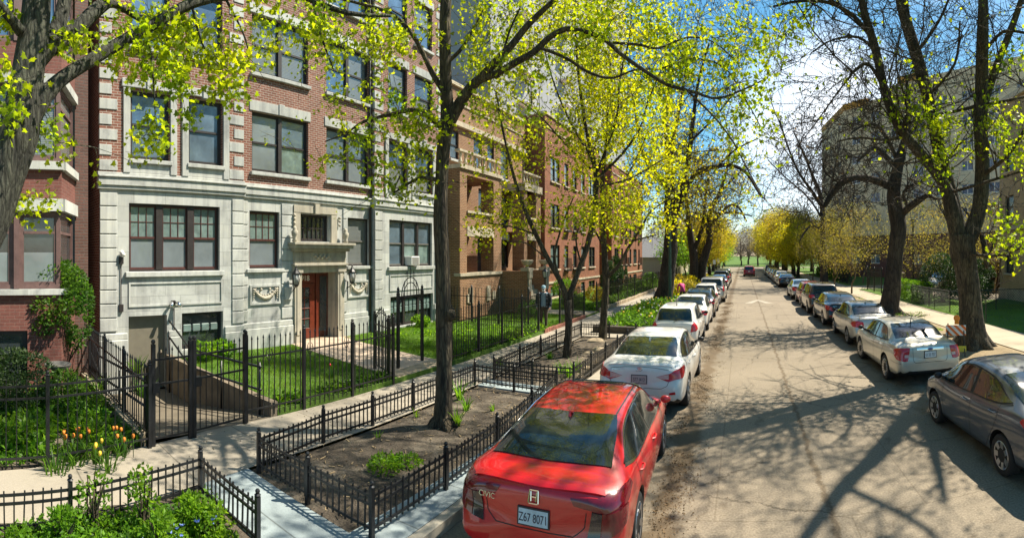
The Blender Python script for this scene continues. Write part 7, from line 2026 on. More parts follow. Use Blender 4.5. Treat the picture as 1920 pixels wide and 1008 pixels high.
T = Tree(18); b8 = Vector((7.49, 24.58, .15))
T.px([(1664, 606, 25.6, 62), (1668, 575, 25.6, 43), (1673, 530, 25.6, 38), (1679, 480, 25.6, 34), (1684, 430, 25.6, 35), (1680, 395, 25.6, 34), (1676, 365, 25.6, 30), (1680, 330, 25.6, 26), (1688, 295, 25.6, 22), (1696, 262, 25.6, 15), (1705, 215, 25.4, 9), (1700, 150, 25.2, 6)], 12, .13)
T.flare(b8, .55, .55, 6)
for tr in ([(1672, 352, 25.6, 18), (1656, 343, 25.3, 17), (1630, 335, 24.8, 15), (1600, 333, 24.3, 14), (1576, 345, 24, 14), (1556, 368, 23.7, 13), (1543, 386, 23.5, 10), (1520, 355, 23.2, 7), (1495, 318, 23, 5), (1475, 268, 22.8, 4), (1462, 225, 22.6, 3)], [(1690, 402, 25.6, 16), (1705, 388, 25.2, 16), (1722, 376, 24.9, 15), (1740, 366, 24.7, 10), (1752, 372, 24.5, 5)], [(1682, 318, 25.6, 13), (1664, 296, 25, 11), (1640, 277, 24.5, 9), (1622, 290, 24.2, 7), (1606, 302, 24, 4)], [(1684, 300, 25.6, 10), (1650, 240, 25, 8), (1620, 235, 24.6, 6), (1595, 250, 24.3, 3)], [(1700, 384, 25.2, 7), (1694, 360, 24.8, 6), (1712, 345, 24.5, 4)], [(1576, 345, 24, 5), (1545, 320, 23.4, 4), (1550, 290, 23.2, 3)], [(1696, 260, 25.6, 9), (1730, 220, 25.8, 7), (1760, 160, 26, 4)]): T.px(tr, 8)
tg = cloud(q, [(1460, 220, 1640, 380, 22.3, 25.5, 80), (1570, 230, 1760, 400, 23.5, 26.5, 60), (1600, 100, 1780, 260, 24, 27, 60)], .4, -.1, 4)
T.colonise(tg, leaf=(0, 2), spreadv=.2, rmax=.03, rmin=.013, sides=3, taper=.5)
T.twigs(46, (1.4, 3.4), (.036, .016), (.05, .3), 4, up=.2, spread=.7)
T.twigs(520, (.6, 2.0), (.016, .009), (0, .13), 4, up=.2)
T.build('old_street_tree', 'crooked dark leafless tree with an arching limb behind the silver winged sedan', b8, BK['dark'], LF['seed'], .09)

T = Tree(19); b9 = Vector((8.9, 53.5, .15))
T.px([(1545, 540, 54.2, 22), (1545, 515, 54.2, 17), (1544, 480, 54.2, 15), (1543, 440, 54.2, 13), (1542, 395, 54.2, 12), (1536, 360, 54.2, 9), (1524, 330, 54, 7), (1508, 290, 54, 5), (1490, 250, 54, 3)], 9)
for tr in ([(1542, 392, 54.2, 7), (1556, 360, 54, 6), (1564, 320, 54, 4), (1575, 270, 54, 3)], [(1543, 430, 54.2, 6), (1522, 424, 53, 5), (1508, 436, 52, 4), (1500, 450, 52, 2)], [(1543, 412, 54.2, 5), (1515, 370, 53, 4), (1470, 330, 52, 3), (1440, 300, 52, 2)], [(1543, 450, 54, 5), (1575, 430, 53, 4), (1600, 400, 53, 2)]): T.px(tr, 6)
tg = cloud(q, [(1440, 230, 1600, 420, 50, 57, 120)], .25, -.1, 4)
T.colonise(tg, leaf=(0, 1), spreadv=.3, rmax=.05, rmin=.026, sides=3, taper=.5)
T.twigs(420, (1.0, 3.0), (.03, .018), (0, .25), 4, up=.3)
T.build('old_street_tree', 'straight dark trunk with thin bare branches past the iron driveway gate', b9, BK['dark'], LF['seed'], .12)

# --- street trees further off, each its own crown: built once per kind, then copied and turned
def crown_tree(name, label, H, R_, hb, seed, leafm, wood, nleaf, size, trunk_r=.2, shape=OVAL, flat=1.0, density=.0, twigs=90, bare=0, group=None):
    """a tree of height H, crown radius R_ from height hb, at the origin"""
    T = Tree(seed); q = T.q
    T.limb([Vector((0,0,-.2)), Vector((q.gauss(0,.08), q.gauss(0,.08), hb*.5)), Vector((q.gauss(0,.15), q.gauss(0,.15), hb)), Vector((q.gauss(0,.4), q.gauss(0,.4), (H+hb)/2)), Vector((q.gauss(0,.5), q.gauss(0,.5), H*.96))], [trunk_r*1.35, trunk_r, trunk_r*.85, trunk_r*.45, .02], 8)
    for k in range(7):
        a = 2*PI*k/7 + q.random(); z0 = hb*(.8+.5*q.random()); r = R_*q.uniform(.6, .95); zt = hb + (H-hb)*q.uniform(.25, .85)
        T.limb([Vector((0,0,z0)), Vector((math.cos(a)*r*.35, math.sin(a)*r*.35, z0+(zt-z0)*.45)), Vector((math.cos(a)*r, math.sin(a)*r, zt))], [trunk_r*.45, trunk_r*.3, .02], 6)
    tg = []
    while len(tg) < twigs:
        p = Vector((q.uniform(-1,1), q.uniform(-1,1), q.uniform(-1,1)))
        if p.length > 1 or p.length < .25: continue
        w = Vector((p.x*R_, p.y*R_, hb+(H-hb)*.5 + p.z*(H-hb)*.52*flat))
        if mnoise.noise(w*.55+Vector((seed*3.1, 0, 0))) < density: continue
        tg.append(w)
    T.colonise(tg, leaf=(max(0, nleaf-5), nleaf+5) if not bare else (0, 1), spreadv=R_*.13, rmax=.05 if not bare else .09, rmin=.015 if not bare else .05, sides=3, taper=.5)
    return T.build(name, label, Vector((0,0,0)), wood, leafm, size, shape, group)
def place_tree(src, label, x, y, z=.12, rz=0., s=1.0, first=[]):
    if src.name in first: o = copy_tree(src)
    else: o = src; first.append(src.name)
    o.location = (x, y, z); o.rotation_euler = (0, 0, rz); o.scale = (s, s, s*1.0); o['label'] = label
    return o
GR_ = 'leafy street trees in the far row past the driveway'
ta = crown_tree('leafy_street_tree', 'x', 11.0, 4.6, 2.6, 31, LF['olive'], BK['dark'], 84, .20, .34, twigs=240, group=GR_)
tb = crown_tree('leafy_street_tree', 'x', 9.5, 4.0, 2.4, 32, LF['gold'], BK['dark'], 78, .19, .30, twigs=210, density=-.05, group=GR_)
for (src, x, y, s, lab) in ((tb, 7.4, 66, .82, 'golden street tree first in the far row past the driveway'), (ta, 7.6, 74, .95, 'olive gold street tree second in the far row past the driveway'), (tb, 7.2, 83, 1.1, 'broad golden street tree third in the far row past the driveway'), (ta, 7.6, 92, 1.05, 'olive street tree fourth in the far row past the driveway'), (ta, 7.2, 102, 1.15, 'large olive street tree fifth in the far row past the driveway'), (ta, 6.7, 121, 1.0, 'olive tree over the last cars at the end of the far row'), (tb, 9.5, 108, 1.2, 'golden tree filling the end of the far row behind its cars'), (tb, 7.6, 114, 1.25, 'golden tree beside the stop sign at the end of the street'), (ta, 12.5, 78, .9, 'olive tree set back behind the far row of street trees'), (tb, 13.5, 96, 1.0, 'golden tree set well back behind the far row of street trees')):
    place_tree(src, lab, x, y, s=s, rz=y*1.7)
GL_ = 'small fresh green trees by the board fence'
tc_ = crown_tree('leafy_garden_tree', 'x', 7.0, 2.6, 1.4, 33, LF['bright'], BK['brown'], 30, .20, .12, twigs=120, group=GL_)
GO = 'leafy trees at the house side end of the street'
for (src, x, y, s, lab) in ((ta, -6.2, 69, .85, 'olive street tree by the pale board fence'), (tb, -5.4, 79, .9, 'golden street tree before the far street lamp'), (ta, -6.0, 99, 1.0, 'olive tree on the verge past the far street lamp'), (tb, -6.5, 118, 1.1, 'golden tree at the house side corner of the cross road'), (ta, -11, 145, 1.0, 'olive tree across the cross road behind the crossing sedan'), (tb, 12, 147, 1.0, 'golden tree across the cross road behind the stop sign')):
    place_tree(src, lab, x, y, s=s, rz=y*.9)['group'] = GO
for (x, y, s, lab) in ((-8.9, 64.5, .95, 'fresh green small tree before the pale board fence'), (-8.6, 72.5, 1.0, 'second fresh green tree along the pale board fence'), (-8.4, 84, 1.1, 'fresh green tree beyond the board fence'), (-5.0, 92, 1.0, 'fresh green tree on the verge near the end of the street'), (-4.9, 102, .95, 'fresh green verge tree before the corner tree'), (-4.6, 113, 1.0, 'fresh green tree beside the golden corner tree'), (-6.2, 108, 1.1, 'bright green tree at the far corner by the crossing car')):
    place_tree(tc_, lab, x, y, s=s, rz=y)
GP = 'bare trees in the park'
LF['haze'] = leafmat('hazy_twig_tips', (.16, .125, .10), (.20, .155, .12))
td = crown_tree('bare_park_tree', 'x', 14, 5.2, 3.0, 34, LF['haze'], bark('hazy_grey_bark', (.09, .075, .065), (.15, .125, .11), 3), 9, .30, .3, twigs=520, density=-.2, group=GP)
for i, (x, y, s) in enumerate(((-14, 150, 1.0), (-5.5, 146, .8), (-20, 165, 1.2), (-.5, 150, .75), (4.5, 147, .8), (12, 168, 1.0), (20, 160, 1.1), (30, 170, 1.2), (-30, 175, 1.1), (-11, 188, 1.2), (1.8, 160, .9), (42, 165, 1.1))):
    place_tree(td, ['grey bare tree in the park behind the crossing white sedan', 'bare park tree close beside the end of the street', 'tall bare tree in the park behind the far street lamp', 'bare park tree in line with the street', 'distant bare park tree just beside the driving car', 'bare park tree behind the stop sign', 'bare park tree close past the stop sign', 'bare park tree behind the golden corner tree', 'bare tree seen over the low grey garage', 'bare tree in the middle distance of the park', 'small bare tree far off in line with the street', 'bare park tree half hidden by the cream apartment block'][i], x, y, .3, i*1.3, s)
GY = 'young ochre trees by the parking court'
te = crown_tree('young_tree', 'x', 7.8, 2.7, 1.8, 35, LF['ochre'], BK['pale'], 22, .085, .07, twigs=230, density=-.25, group=GY)
for (x, y, s, lab) in ((8.83, 39.2, 1.0, 'young ochre tree with a straight stem on the parkway past the red hatchback'), (8.6, 45.2, .9, 'young ochre tree at the edge of the driveway apron'), (12.5, 33.5, .95, 'ochre budded tree behind the clipped bright hedge'), (15.5, 34.5, 1.0, 'ochre budded tree over the parking court'), (13.2, 53.0, 1.15, 'ochre budded tree beyond the iron driveway gate'), (10.9, 58.5, 1.2, 'ochre budded tree by the far hedge'), (19.5, 34.8, 1.05, 'ochre budded tree next to the tan brick house'), (8.4, 58.0, .9, 'young yellow tree on the parkway by the far hedge')):
    place_tree(te, lab, x, y, s=s, rz=x*3)
# ------------------------------------------------------------------ plants
RG = np.random.default_rng(77)
def scatter_leaves(A, D, size, leafm, name, shape=OVAL, spread=.6, curl=.2):
    V = leaf_verts(np.asarray(A, dtype=np.float32), np.asarray(D, dtype=np.float32), size, RG, shape, spread, curl)
    k = V.shape[1]; V = V.reshape(-1, 3)
    return V, np.arange(len(V), dtype=np.int32).reshape(-1, k)

def grass(name, label, poly_test, x0, x1, y0, y1, z, n, h=.09, leafm='grass', wide=.9):
    P = []
    while len(P) < n:
        x = RG.uniform(x0, x1, n*2); y = RG.uniform(y0, y1, n*2)
        for a, b in zip(x, y):
            if poly_test is None or poly_test(a, b): P.append((a, b, z))
            if len(P) >= n: break
    A = np.array(P, dtype=np.float32); D = np.tile(np.array([[0, 0, 1.0]], dtype=np.float32), (n, 1))
    cl = np.array([mnoise.noise(Vector((p[0]*1.1, p[1]*1.1, 0))) for p in P])
    V = leaf_verts(A, D, h, RG, BLADE*np.array([wide, 1]), .45, .3)
    V = (V - A[:, None, :])*(1+.55*cl)[:, None, None] + A[:, None, :]
    k = V.shape[1]; V = V.reshape(-1, 3); F = np.arange(len(V), dtype=np.int32).reshape(-1, k)
    return tag(link(name, np_mesh(name, V, F, LF[leafm])), label, 'grass', kind='stuff')

def on_walk(x, y):   # the front path's outline, kept free of grass
    t = (x+13.3)/5.3
    return 10.0-.85*t-.03 < y < 12.3-1.0*t+.03
grass('lawn_grass', 'mown green grass of the lawns before the white quoined building', lambda x, y: not on_walk(x, y), -12.95, -7.82, 5.62, 18.55, .265, 52000, .085)
grass('lawn_grass', 'rough green grass round the orange brick house path', lambda x, y: not (23.2 < y < 25.3), -12.0, -7.85, 19.1, 30, .235, 16000, .12)
grass('lawn_grass', 'grass of the front yards before the rust red flats', None, -12.5, -7.85, 30, 60, .235, 12000, .17, wide=1.6)
grass('lawn_grass', 'bright mown lawn behind the barricade side pavement', None, 10.65, 16.5, 12, 27.5, .155, 26000, .075)
grass('lawn_grass', 'sparse grass tufts of the dirt parkway by the barricade', lambda x, y: mnoise.noise(Vector((x*.9, y*.5, 3))) > .22, 5.8, 8.55, 16, 60, .13, 5000, .12)
grass('lawn_grass', 'rough grass of the parkway beyond the flower bed', None, -6.0, -3.5, 33, 62, .18, 12000, .14, wide=1.8)

def clump(pts, name, label, size, leafm, n, h=.3, r=.2, shape=OVAL, cat='plant', spread=.7, up=.6, stems=True, group=None, flowers=None):
    """one plant or patch per call: leaves spread over low mounds round every (x, y, z) of pts"""
    A = []; D = []; mb = MB()
    for (x, y, z) in pts:
        for _ in range(n):
            a = RG.uniform(0, 2*PI); q_ = math.sqrt(RG.uniform(0, 1)); rr = r*q_; hh = h*(1-q_*q_*.75)*RG.uniform(.25, 1.05)
            A.append((x+rr*math.cos(a), y+rr*math.sin(a), z+hh)); D.append((math.cos(a)*.8, math.sin(a)*.8, up))
        if stems:
            mb.cut()
            for _ in range(6):
                a = RG.uniform(0, 2*PI); rr = r*RG.uniform(.2, .8); mb.tube([(x+rr*.2*math.cos(a), y+rr*.2*math.sin(a), z-.04), (x+rr*.7*math.cos(a), y+rr*.7*math.sin(a), z+h*.5), (x+rr*math.cos(a), y+rr*math.sin(a), z+h*.85)], [.008, .006, .003], 4, cap=False)
    V, F = scatter_leaves(A, D, size, LF[leafm], name, shape, spread)
    root = thing(name, label, cat, pts[0], 0, group)
    b = np.array(pts[0], dtype=np.float32)
    link('foliage', np_mesh('foliage', V-b, F, LF[leafm]), root)
    if stems: mb.build('stem', BK['brown'], root)
    if flowers:
        fm, fsz, fn, fh = flowers; A = []; D = []
        for (x, y, z) in pts:
            for _ in range(fn):
                a = RG.uniform(0, 2*PI); rr = r*math.sqrt(RG.uniform(0, 1)); hh = z+fh*RG.uniform(.85, 1.1)
                for k in range(5): A.append((x+rr*math.cos(a), y+rr*math.sin(a), hh)); D.append((math.cos(k*1.26), math.sin(k*1.26), 1.1))
        V, F = scatter_leaves(A, D, fsz, None, 'blossom', OVAL, .2, -.2); link('blossom', np_mesh('blossom', V-b, F, M[fm]), root)
    return root

def strap(x, y, z, label, n=26, L=.45, leafm='bluegreen', name='strap_leaved_plant', r=.12, group=None, flower=None):
    root = thing(name, label, 'plant', (x, y, z), 0, group) if flower else None; V = []; F = []
    for i in range(n):
        a = RG.uniform(0, 2*PI); tl = RG.uniform(.25, .75); ln = L*RG.uniform(.6, 1.1); w = .014*RG.uniform(.8, 1.5)*(L/.4)**.5
        bx_, by_ = r*RG.uniform(0, 1)*math.cos(a), r*RG.uniform(0, 1)*math.sin(a); s = (-math.sin(a)*w, math.cos(a)*w); b0 = len(V)
        for k in range(5):
            t = k/4; o = ln*tl*t*(.35+.65*t); zz = ln*(t-.35*tl*t*t*1.4); ww = 1-t**2.2*.92
            V += [(bx_+math.cos(a)*o-s[0]*ww, by_+math.sin(a)*o-s[1]*ww, zz), (bx_+math.cos(a)*o+s[0]*ww, by_+math.sin(a)*o+s[1]*ww, zz)]
        for k in range(4): F.append((b0+2*k, b0+2*k+1, b0+2*k+3, b0+2*k+2))
    if not flower:
        o = link(name, np_mesh(name, V, F, LF[leafm])); o.location = (x, y, z); return tag(o, label, 'plant', group)
    link('leaf_tuft', np_mesh('leaf_tuft', V, F, LF[leafm]), root)
    if flower:
        mb = MB()
        for i in range(flower[1]):
            mb.cut(); a = RG.uniform(0, 2*PI); q_ = Vector((x+r*1.4*math.cos(a), y+r*1.4*math.sin(a), z)); hh = L*RG.uniform(.75, 1.0)
            mb.mat(1); mb.tube([q_, q_+Vector((0, 0, hh))], .006, 4); mb.mat(0)
            mb.lathe([(.006, hh-.01), (.022, hh+.012), (.027, hh+.035), (.02, hh+.06), (.008, hh+.065)], q_, 7)
        mb.build('bloom', [M[flower[0]], LF['green']], root, smooth=True)
    return root

M['petal_orange'] = plain('orange_petals', (.62, .20, .02), .6, var=.3, scale=40)
M['petal_yellow'] = plain('yellow_petals', (.70, .48, .04), .6, var=.2, scale=40)
M['petal_white'] = plain('white_petals', (.72, .70, .62), .6, var=.1, scale=40)
M['petal_blue'] = plain('blue_bell_petals', (.20, .28, .70), .6, var=.3, scale=40)
M['petal_red'] = plain('red_petals', (.6, .02, .03), .5, var=.2, scale=40)
M['petal_purple'] = plain('purple_petals', (.30, .10, .42), .5, var=.2, scale=40)

# garden at the left edge
rr_ = random.Random(5)
def garden_pts(n, x0, x1, y0, y1, z):
    return [(rr_.uniform(x0, x1), rr_.uniform(y0, y1), z) for _ in range(n)]
V, F = None, None
def cover(name, label, pts, size, leafm, n, h, r, shape=OVAL, spread=.8, up=.7):
    A = []; D = []
    for (x, y, z) in pts:
        hh = h*rr_.uniform(.5, 1.2)
        for _ in range(n):
            a = RG.uniform(0, 2*PI); q_ = math.sqrt(RG.uniform(0, 1)); A.append((x+r*q_*math.cos(a), y+r*q_*math.sin(a), z+hh*(1-q_*q_*.8)*RG.uniform(.2, 1))); D.append((math.cos(a)*.7, math.sin(a)*.7, up))
    V, F = scatter_leaves(A, D, size, None, name, shape, spread)
    return tag(link(name, np_mesh(name, V, F, LF[leafm])), label, 'ground cover', kind='stuff')
cover('ground_cover', 'mixed low perennials filling the garden of the maroon house', garden_pts(230, -12.4, -7.7, -2, 2.5, .17), .10, 'green', 70, .36, .26)
cover('ground_cover', 'paler fresh growth in the garden of the maroon house', garden_pts(120, -10.5, -7.5, -2, 2.4, .17), .12, 'bright', 55, .42, .22)
cover('ground_cover', 'low leaves spilling from the tulip garden fence onto the pavement edge', [(-7.0-.02*k, -1.0+k*.10, .16) for k in range(36)], .075, 'bright', 36, .14, .16)
for k, (px_, py_, L, lm) in enumerate(((150, 690, .75, 'bluegreen'), (215, 668, .7, 'bluegreen'), (255, 700, .6, 'green'), (120, 720, .7, 'green'), (185, 740, .55, 'bright'), (60, 800, .5, 'bright'), (270, 740, .5, 'green'), (105, 880, .35, 'green'), (140, 866, .35, 'green'), (180, 858, .38, 'green'), (220, 842, .35, 'green'), (255, 826, .32, 'green'))):
    p_ = gnd(px_, py_, .17)
    strap(p_.x, p_.y, .15, ['blue green iris clump by the maroon house corner', 'second blue green iris clump beside the tall shrub', 'iris clump close to the stone house fence', 'green iris clump in front of the dark yew', 'bright strap leaved clump mid garden', 'bright strap leaved clump in front of the leaning maple', 'green strap leaved clump near the ramp fence', 'arching strap leaves at the front fence, first of the row', 'arching strap leaves at the front fence, second of the row', 'arching strap leaves at the front fence, third of the row', 'arching strap leaves under the yellow tulips', 'arching strap leaves by the gate post'][k], n=34 if k < 7 else 44, L=L, leafm=lm, r=.22, group='strap leaved clumps in the tulip garden')
for k, (px_, py_) in enumerate(((143, 822), (228, 822), (203, 850))):
    p_ = gnd(px_, py_+30, .17)
    strap(p_.x, p_.y, .16, ['larger clump of orange tulips under the garden fence', 'smaller clump of orange tulips nearer the gate', 'yellow tulips in front of the orange clumps'][k], n=22, L=.36, leafm='green', name='tulip_clump', r=.14, flower=('petal_yellow' if k == 2 else 'petal_orange', (10, 6, 4)[k]))

def shrub(name, label, x, y, z, rx, ry, h, leafm, n, size, seed=1, wood='brown', stems=9, shape=OVAL, hollow=.35, low=.1, group=None, cat='shrub'):
    """leaves through a lumpy volume on a fan of stems"""
    q = random.Random(seed); mb = MB(); A = []; D = []; tips = []
    for k in range(stems):
        a = 2*PI*k/stems + q.random()*.6; r = q.uniform(.35, .95); t = Vector((x+rx*r*math.cos(a), y+ry*r*math.sin(a), z+h*q.uniform(.45, .95)))
        mb.tube([Vector((x+.06*math.cos(a), y+.06*math.sin(a), z-.05)), Vector((x+rx*r*.4*math.cos(a), y+ry*r*.4*math.sin(a), z+(t.z-z)*.5)), t], [.022, .015, .006], 5, cap=False)
    c = 0
    while c < n:
        p = Vector((q.uniform(-1,1), q.uniform(-1,1), q.uniform(-1,1))); L = p.length
        if L > 1 or L < hollow: continue
        w = Vector((x+p.x*rx, y+p.y*ry, z+h*(.5+low)+p.z*h*(.5-low*.2)))
        if mnoise.noise(w*3.2/max(.5, h)+Vector((seed*5.0, 0, 0))) < -.12+.25*(1-L): continue
        A.append(tuple(w)); D.append((p.x, p.y, p.z*.6+.25)); c += 1
    V, F = scatter_leaves(A, D, size, None, name, shape, .7)
    root = thing(name, label, cat, (x, y, z), 0, group); b = np.array((x, y, z), dtype=np.float32)
    link('foliage', np_mesh('foliage', V-b, F, LF[leafm]), root); mb.build('stem', BK[wood], root)
    return root
shrub('tall_shrub', 'tall bright green shrub against the corner between maroon house and limestone wall', -11.0, 1.95, .17, .7, .85, 2.55, 'green', 7200, .085, 3, low=.22, stems=12)
shrub('yew_bush', 'rounded dark yew bush below the maroon house window', -9.6, .75, .17, 1.0, .95, 1.15, 'dark', 5200, .065, 4)
shrub('garden_shrub', 'low leafy shrub beside the dark yew bush', -9.3, 1.75, .17, .45, .45, .8, 'green', 1600, .07, 5)
mb = MB(); mb.lathe([(.14, .10), (.10, .14), (.05, .2), (.045, .72), (.10, .78), (.25, .84), (.28, .90), (.26, .90), (.20, .86)], (-9.75, 1.72, .17), 14)
tag(mb.build('bird_bath', M['frame_grey'], smooth=True, angle=40), 'small grey bird bath half hidden beside the dark yew bush', 'bird bath')
# the bed nearest the camera
cover('ground_cover', 'ferny green perennials filling the bluebell bed', garden_pts(80, -5.4, -4.5, .0, 2.75, .14), .055, 'bright', 90, .26, .19)
cover('ground_cover', 'darker leaves low in the bluebell bed', garden_pts(60, -5.45, -4.45, .0, 2.7, .13), .07, 'green', 60, .16, .2)
for k in range(6):
    x, y = (-5.35, -5.2, -4.9, -5.1, -4.65, -4.75)[k], (1.35, 1.9, 2.35, .95, 1.9, 2.5)[k]
    shrub('leafy_perennial', ['airy stem plant leaning on the low fence post', 'taller airy plant mid way along the near bed', 'bushy green plant at the inner corner of the near bed', 'low bushy plant at the lower edge of the near bed', 'ferny plant on the kerb side of the near bed', 'small leafy plant in the kerb corner of the near bed'][k], x, y, .15, .2, .2, (.65, .7, .42, .4, .42, .36)[k], 'bright', (240, 300, 800, 700, 750, 480)[k], .055, 20+k, stems=7, hollow=.1)
for k, (x, y) in enumerate(((-4.55, 1.55), (-4.6, 2.05), (-4.45, 1.2), (-4.7, 2.4))):
    clump([(x, y, .15)], 'bluebell_clump', ['bluebells in front of the low fence post', 'bluebells next to the kerb side fence', 'bluebells at the lowest end of the near bed', 'bluebells close to the bed corner'][k], .10, 'bright', 60, .2, .14, flowers=('petal_blue', .035, 9, .26))
# lawn edge, red door side
def along_pts(x0, y0, x1, y1, n, z, j=.08): return [(x0+(x1-x0)*(i+.5)/n+rr_.uniform(-j, j), y0+(y1-y0)*(i+.5)/n+rr_.uniform(-j, j), z) for i in range(n)]
cover('ground_cover', 'leafy edging plants at the foot of the tall fence before the arched gate', along_pts(-7.98, 7.0, -7.98, 8.9, 16, .27), .085, 'green', 60, .22, .19)
cover('ground_cover', 'short edging plants at the near end of the lawn', along_pts(-8.0, 5.7, -8.0, 6.3, 6, .27), .09, 'bright', 50, .22, .17)
cover('ground_cover', 'broad leaved edging along the tall fence past the arched gate', along_pts(-8.05, 12.0, -8.05, 18.8, 40, .27, .14), .11, 'green', 55, .2, .22)
cover('ground_cover', 'bright hosta rows at the foot of the fence near the man in the cap', along_pts(-8.1, 14.5, -8.1, 18.9, 26, .27, .14), .12, 'bright', 40, .26, .2)
cover('ground_cover', 'seedling leaves scattered over the second lawn', garden_pts(60, -12.4, -8.6, 12.8, 18.2, .27), .10, 'bright', 18, .14, .2)
cover('ground_cover', 'plants along the far front yards behind the long fence', along_pts(-8.5, 25.6, -8.5, 43, 60, .25, .4), .16, 'green', 45, .35, .35)
for k, (x, y, h) in enumerate(((-12.4, 6.3, .5), (-12.5, 7.0, .45), (-12.5, 16.2, .45))):
    shrub('garden_shrub', ['bright leafy plant at the foot of the limestone wall by the ramp', 'second bright leafy plant at the limestone wall', 'leafy plant under the triple basement window'][k], x, y, .27, .4, .35, h, 'bright', 700, .10, 40+k)
strap(-8.9, 8.0, .27, 'single red tulip among leaves by the front path', n=14, L=.34, leafm='green', name='tulip_clump', r=.06, flower=('petal_red', 1))
# bare bed: a yellow green patch and day lilies
clump([(-4.85, 5.45, .16), (-4.62, 5.62, .16), (-4.72, 5.25, .16)], 'ground_cover_plant', 'round yellow green patch of ground cover in the bare soil bed', .055, 'bright', 240, .14, .24)
for k, (px_, py_, L) in enumerate(((862, 748, .5), (874, 768, .35), (856, 800, .45), (925, 770, .2), (708, 820, .18), (780, 780, .2))):
    p_ = gnd(px_, py_, .16)
    strap(p_.x, p_.y, .15, ['tall day lily tuft just behind the slim maple trunk', 'smaller day lily tuft behind the slim maple', 'day lily tuft at the foot of the slim maple', 'tiny green tuft on the far side of the bare bed', 'tiny weed tuft in the middle of the bare bed', 'tiny weed tuft on the pavement side of the slim maple'][k], n=24 if k < 3 else 10, L=L, leafm='bright', name='lily_tuft', r=.07)
# chips and sticks on the soil
mb = MB()
for _ in range(520):
    x = rr_.uniform(-6.0, -4.0); y = rr_.choice([rr_.uniform(3.9, 10), rr_.uniform(10.8, 17.8)]); a = rr_.uniform(0, PI); L = rr_.uniform(.02, .10)
    z = .175; mb.bar((x, y, z), (x+L*math.cos(a), y+L*math.sin(a), z+rr_.uniform(-.01, .02)), rr_.uniform(.006, .02), .008)
tag(mb.build('twig_litter', plain('dry_twigs_and_chips', (.30, .22, .12), .9, var=.5, scale=9)), 'dry twigs and bark chips lying over the soil beds', 'litter', kind='stuff')
for k, (px_, py_, s) in enumerate(((1117, 640, .34), (1100, 690, .16), (1155, 690, .22), (1082, 705, .2), (1122, 655, .25), (1104, 662, .18))):
    p_ = gnd(px_, py_, .17); o = MB(); o.ball((0, 0, 0), 1, 9, 6)
    o.v = [(p_.x+v[0]*s*(1+.25*mnoise.noise(Vector(v)*2+Vector((k, 0, 0)))), p_.y+v[1]*s*(1+.25*mnoise.noise(Vector(v)*2+Vector((0, k, 0)))), p_.z+v[2]*s*.38) for v in o.v]
    tag(o.build('garden_stone', M['rock'], smooth=True, angle=50), ['flat pale stone at the foot of the second bed\'s far trunk', 'small stone beside the forked tree', 'stone lying near the kerb side fence of the second bed', 'stone behind the forked tree', 'stone next to the flat pale stone', 'little stone in the middle of the second bed'][k], 'stone')
for k, (px_, py_, L) in enumerate(((1080, 700, .5), (1068, 706, .42), (1052, 700, .4), (935, 684, .3), (1030, 672, .25))):
    p_ = gnd(px_, py_, .16); strap(p_.x, p_.y, .15, ['tall grassy tuft inside the near corner of the second bed', 'grassy tuft next to the tall one', 'third grassy tuft in the second bed', 'leafy tuft by the pavement corner of the second bed', 'short tuft in the middle of the second bed'][k], n=34, L=L, leafm='bright', name='grass_tuft', r=.13)
# planted raised bed beyond
tag(MB().box(-6.0, -3.6, 18.95, 19.12, .0, .42).box(-6.0, -5.86, 19.12, 31, 0, .40).build('timber_edging', M['timber'], bevel=.02), 'dark timber edging round the raised flower bed beyond the second fenced bed', 'edging')
mound('bed_soil', -5.86, -3.6, 19.12, 31, .30, .06, M['soil'], ny=40, seed=31)
cover('ground_cover', 'dense green perennials of the raised flower bed', garden_pts(190, -5.75, -3.7, 19.3, 31, .33), .12, 'green', 45, .32, .28)
cover('ground_cover', 'brighter leaves in the raised flower bed', garden_pts(90, -5.75, -3.7, 19.3, 31, .33), .13, 'bright', 35, .4, .24)
A = garden_pts(60, -5.7, -3.7, 19.4, 31, .72); mb = MB()
for (x, y, z) in A: mb.mat(0 if rr_.random() < .5 else 1); mb.ball((x, y, z), .045, 6, 4)
tag(mb.build('daffodils', [M['petal_white'], M['petal_yellow']]), 'white and yellow daffodil heads over the raised flower bed', 'flowers', kind='stuff')
for k, (x, y, h, lm) in enumerate(((-4.9, 34.5, 1.3, 'gold'), (-4.2, 36.5, 1.2, 'ochre'), (-5.2, 38.5, 1.5, 'olive'), (-4.4, 41, 1.3, 'gold'), (-5.0, 43.6, 1.2, 'ochre'), (-4.3, 51, 1.2, 'olive'))):
    shrub('parkway_shrub', ['golden shrub just past the thick leaning trunk', 'russet shrub beside the person in pink', 'olive golden shrub on the parkway', 'golden shrub before the paired trunks', 'russet shrub at the foot of the paired trunks', 'olive shrub past the paired trunks'][k], x, y, .18, .8, .9, h, lm, 900, .13, 60+k)
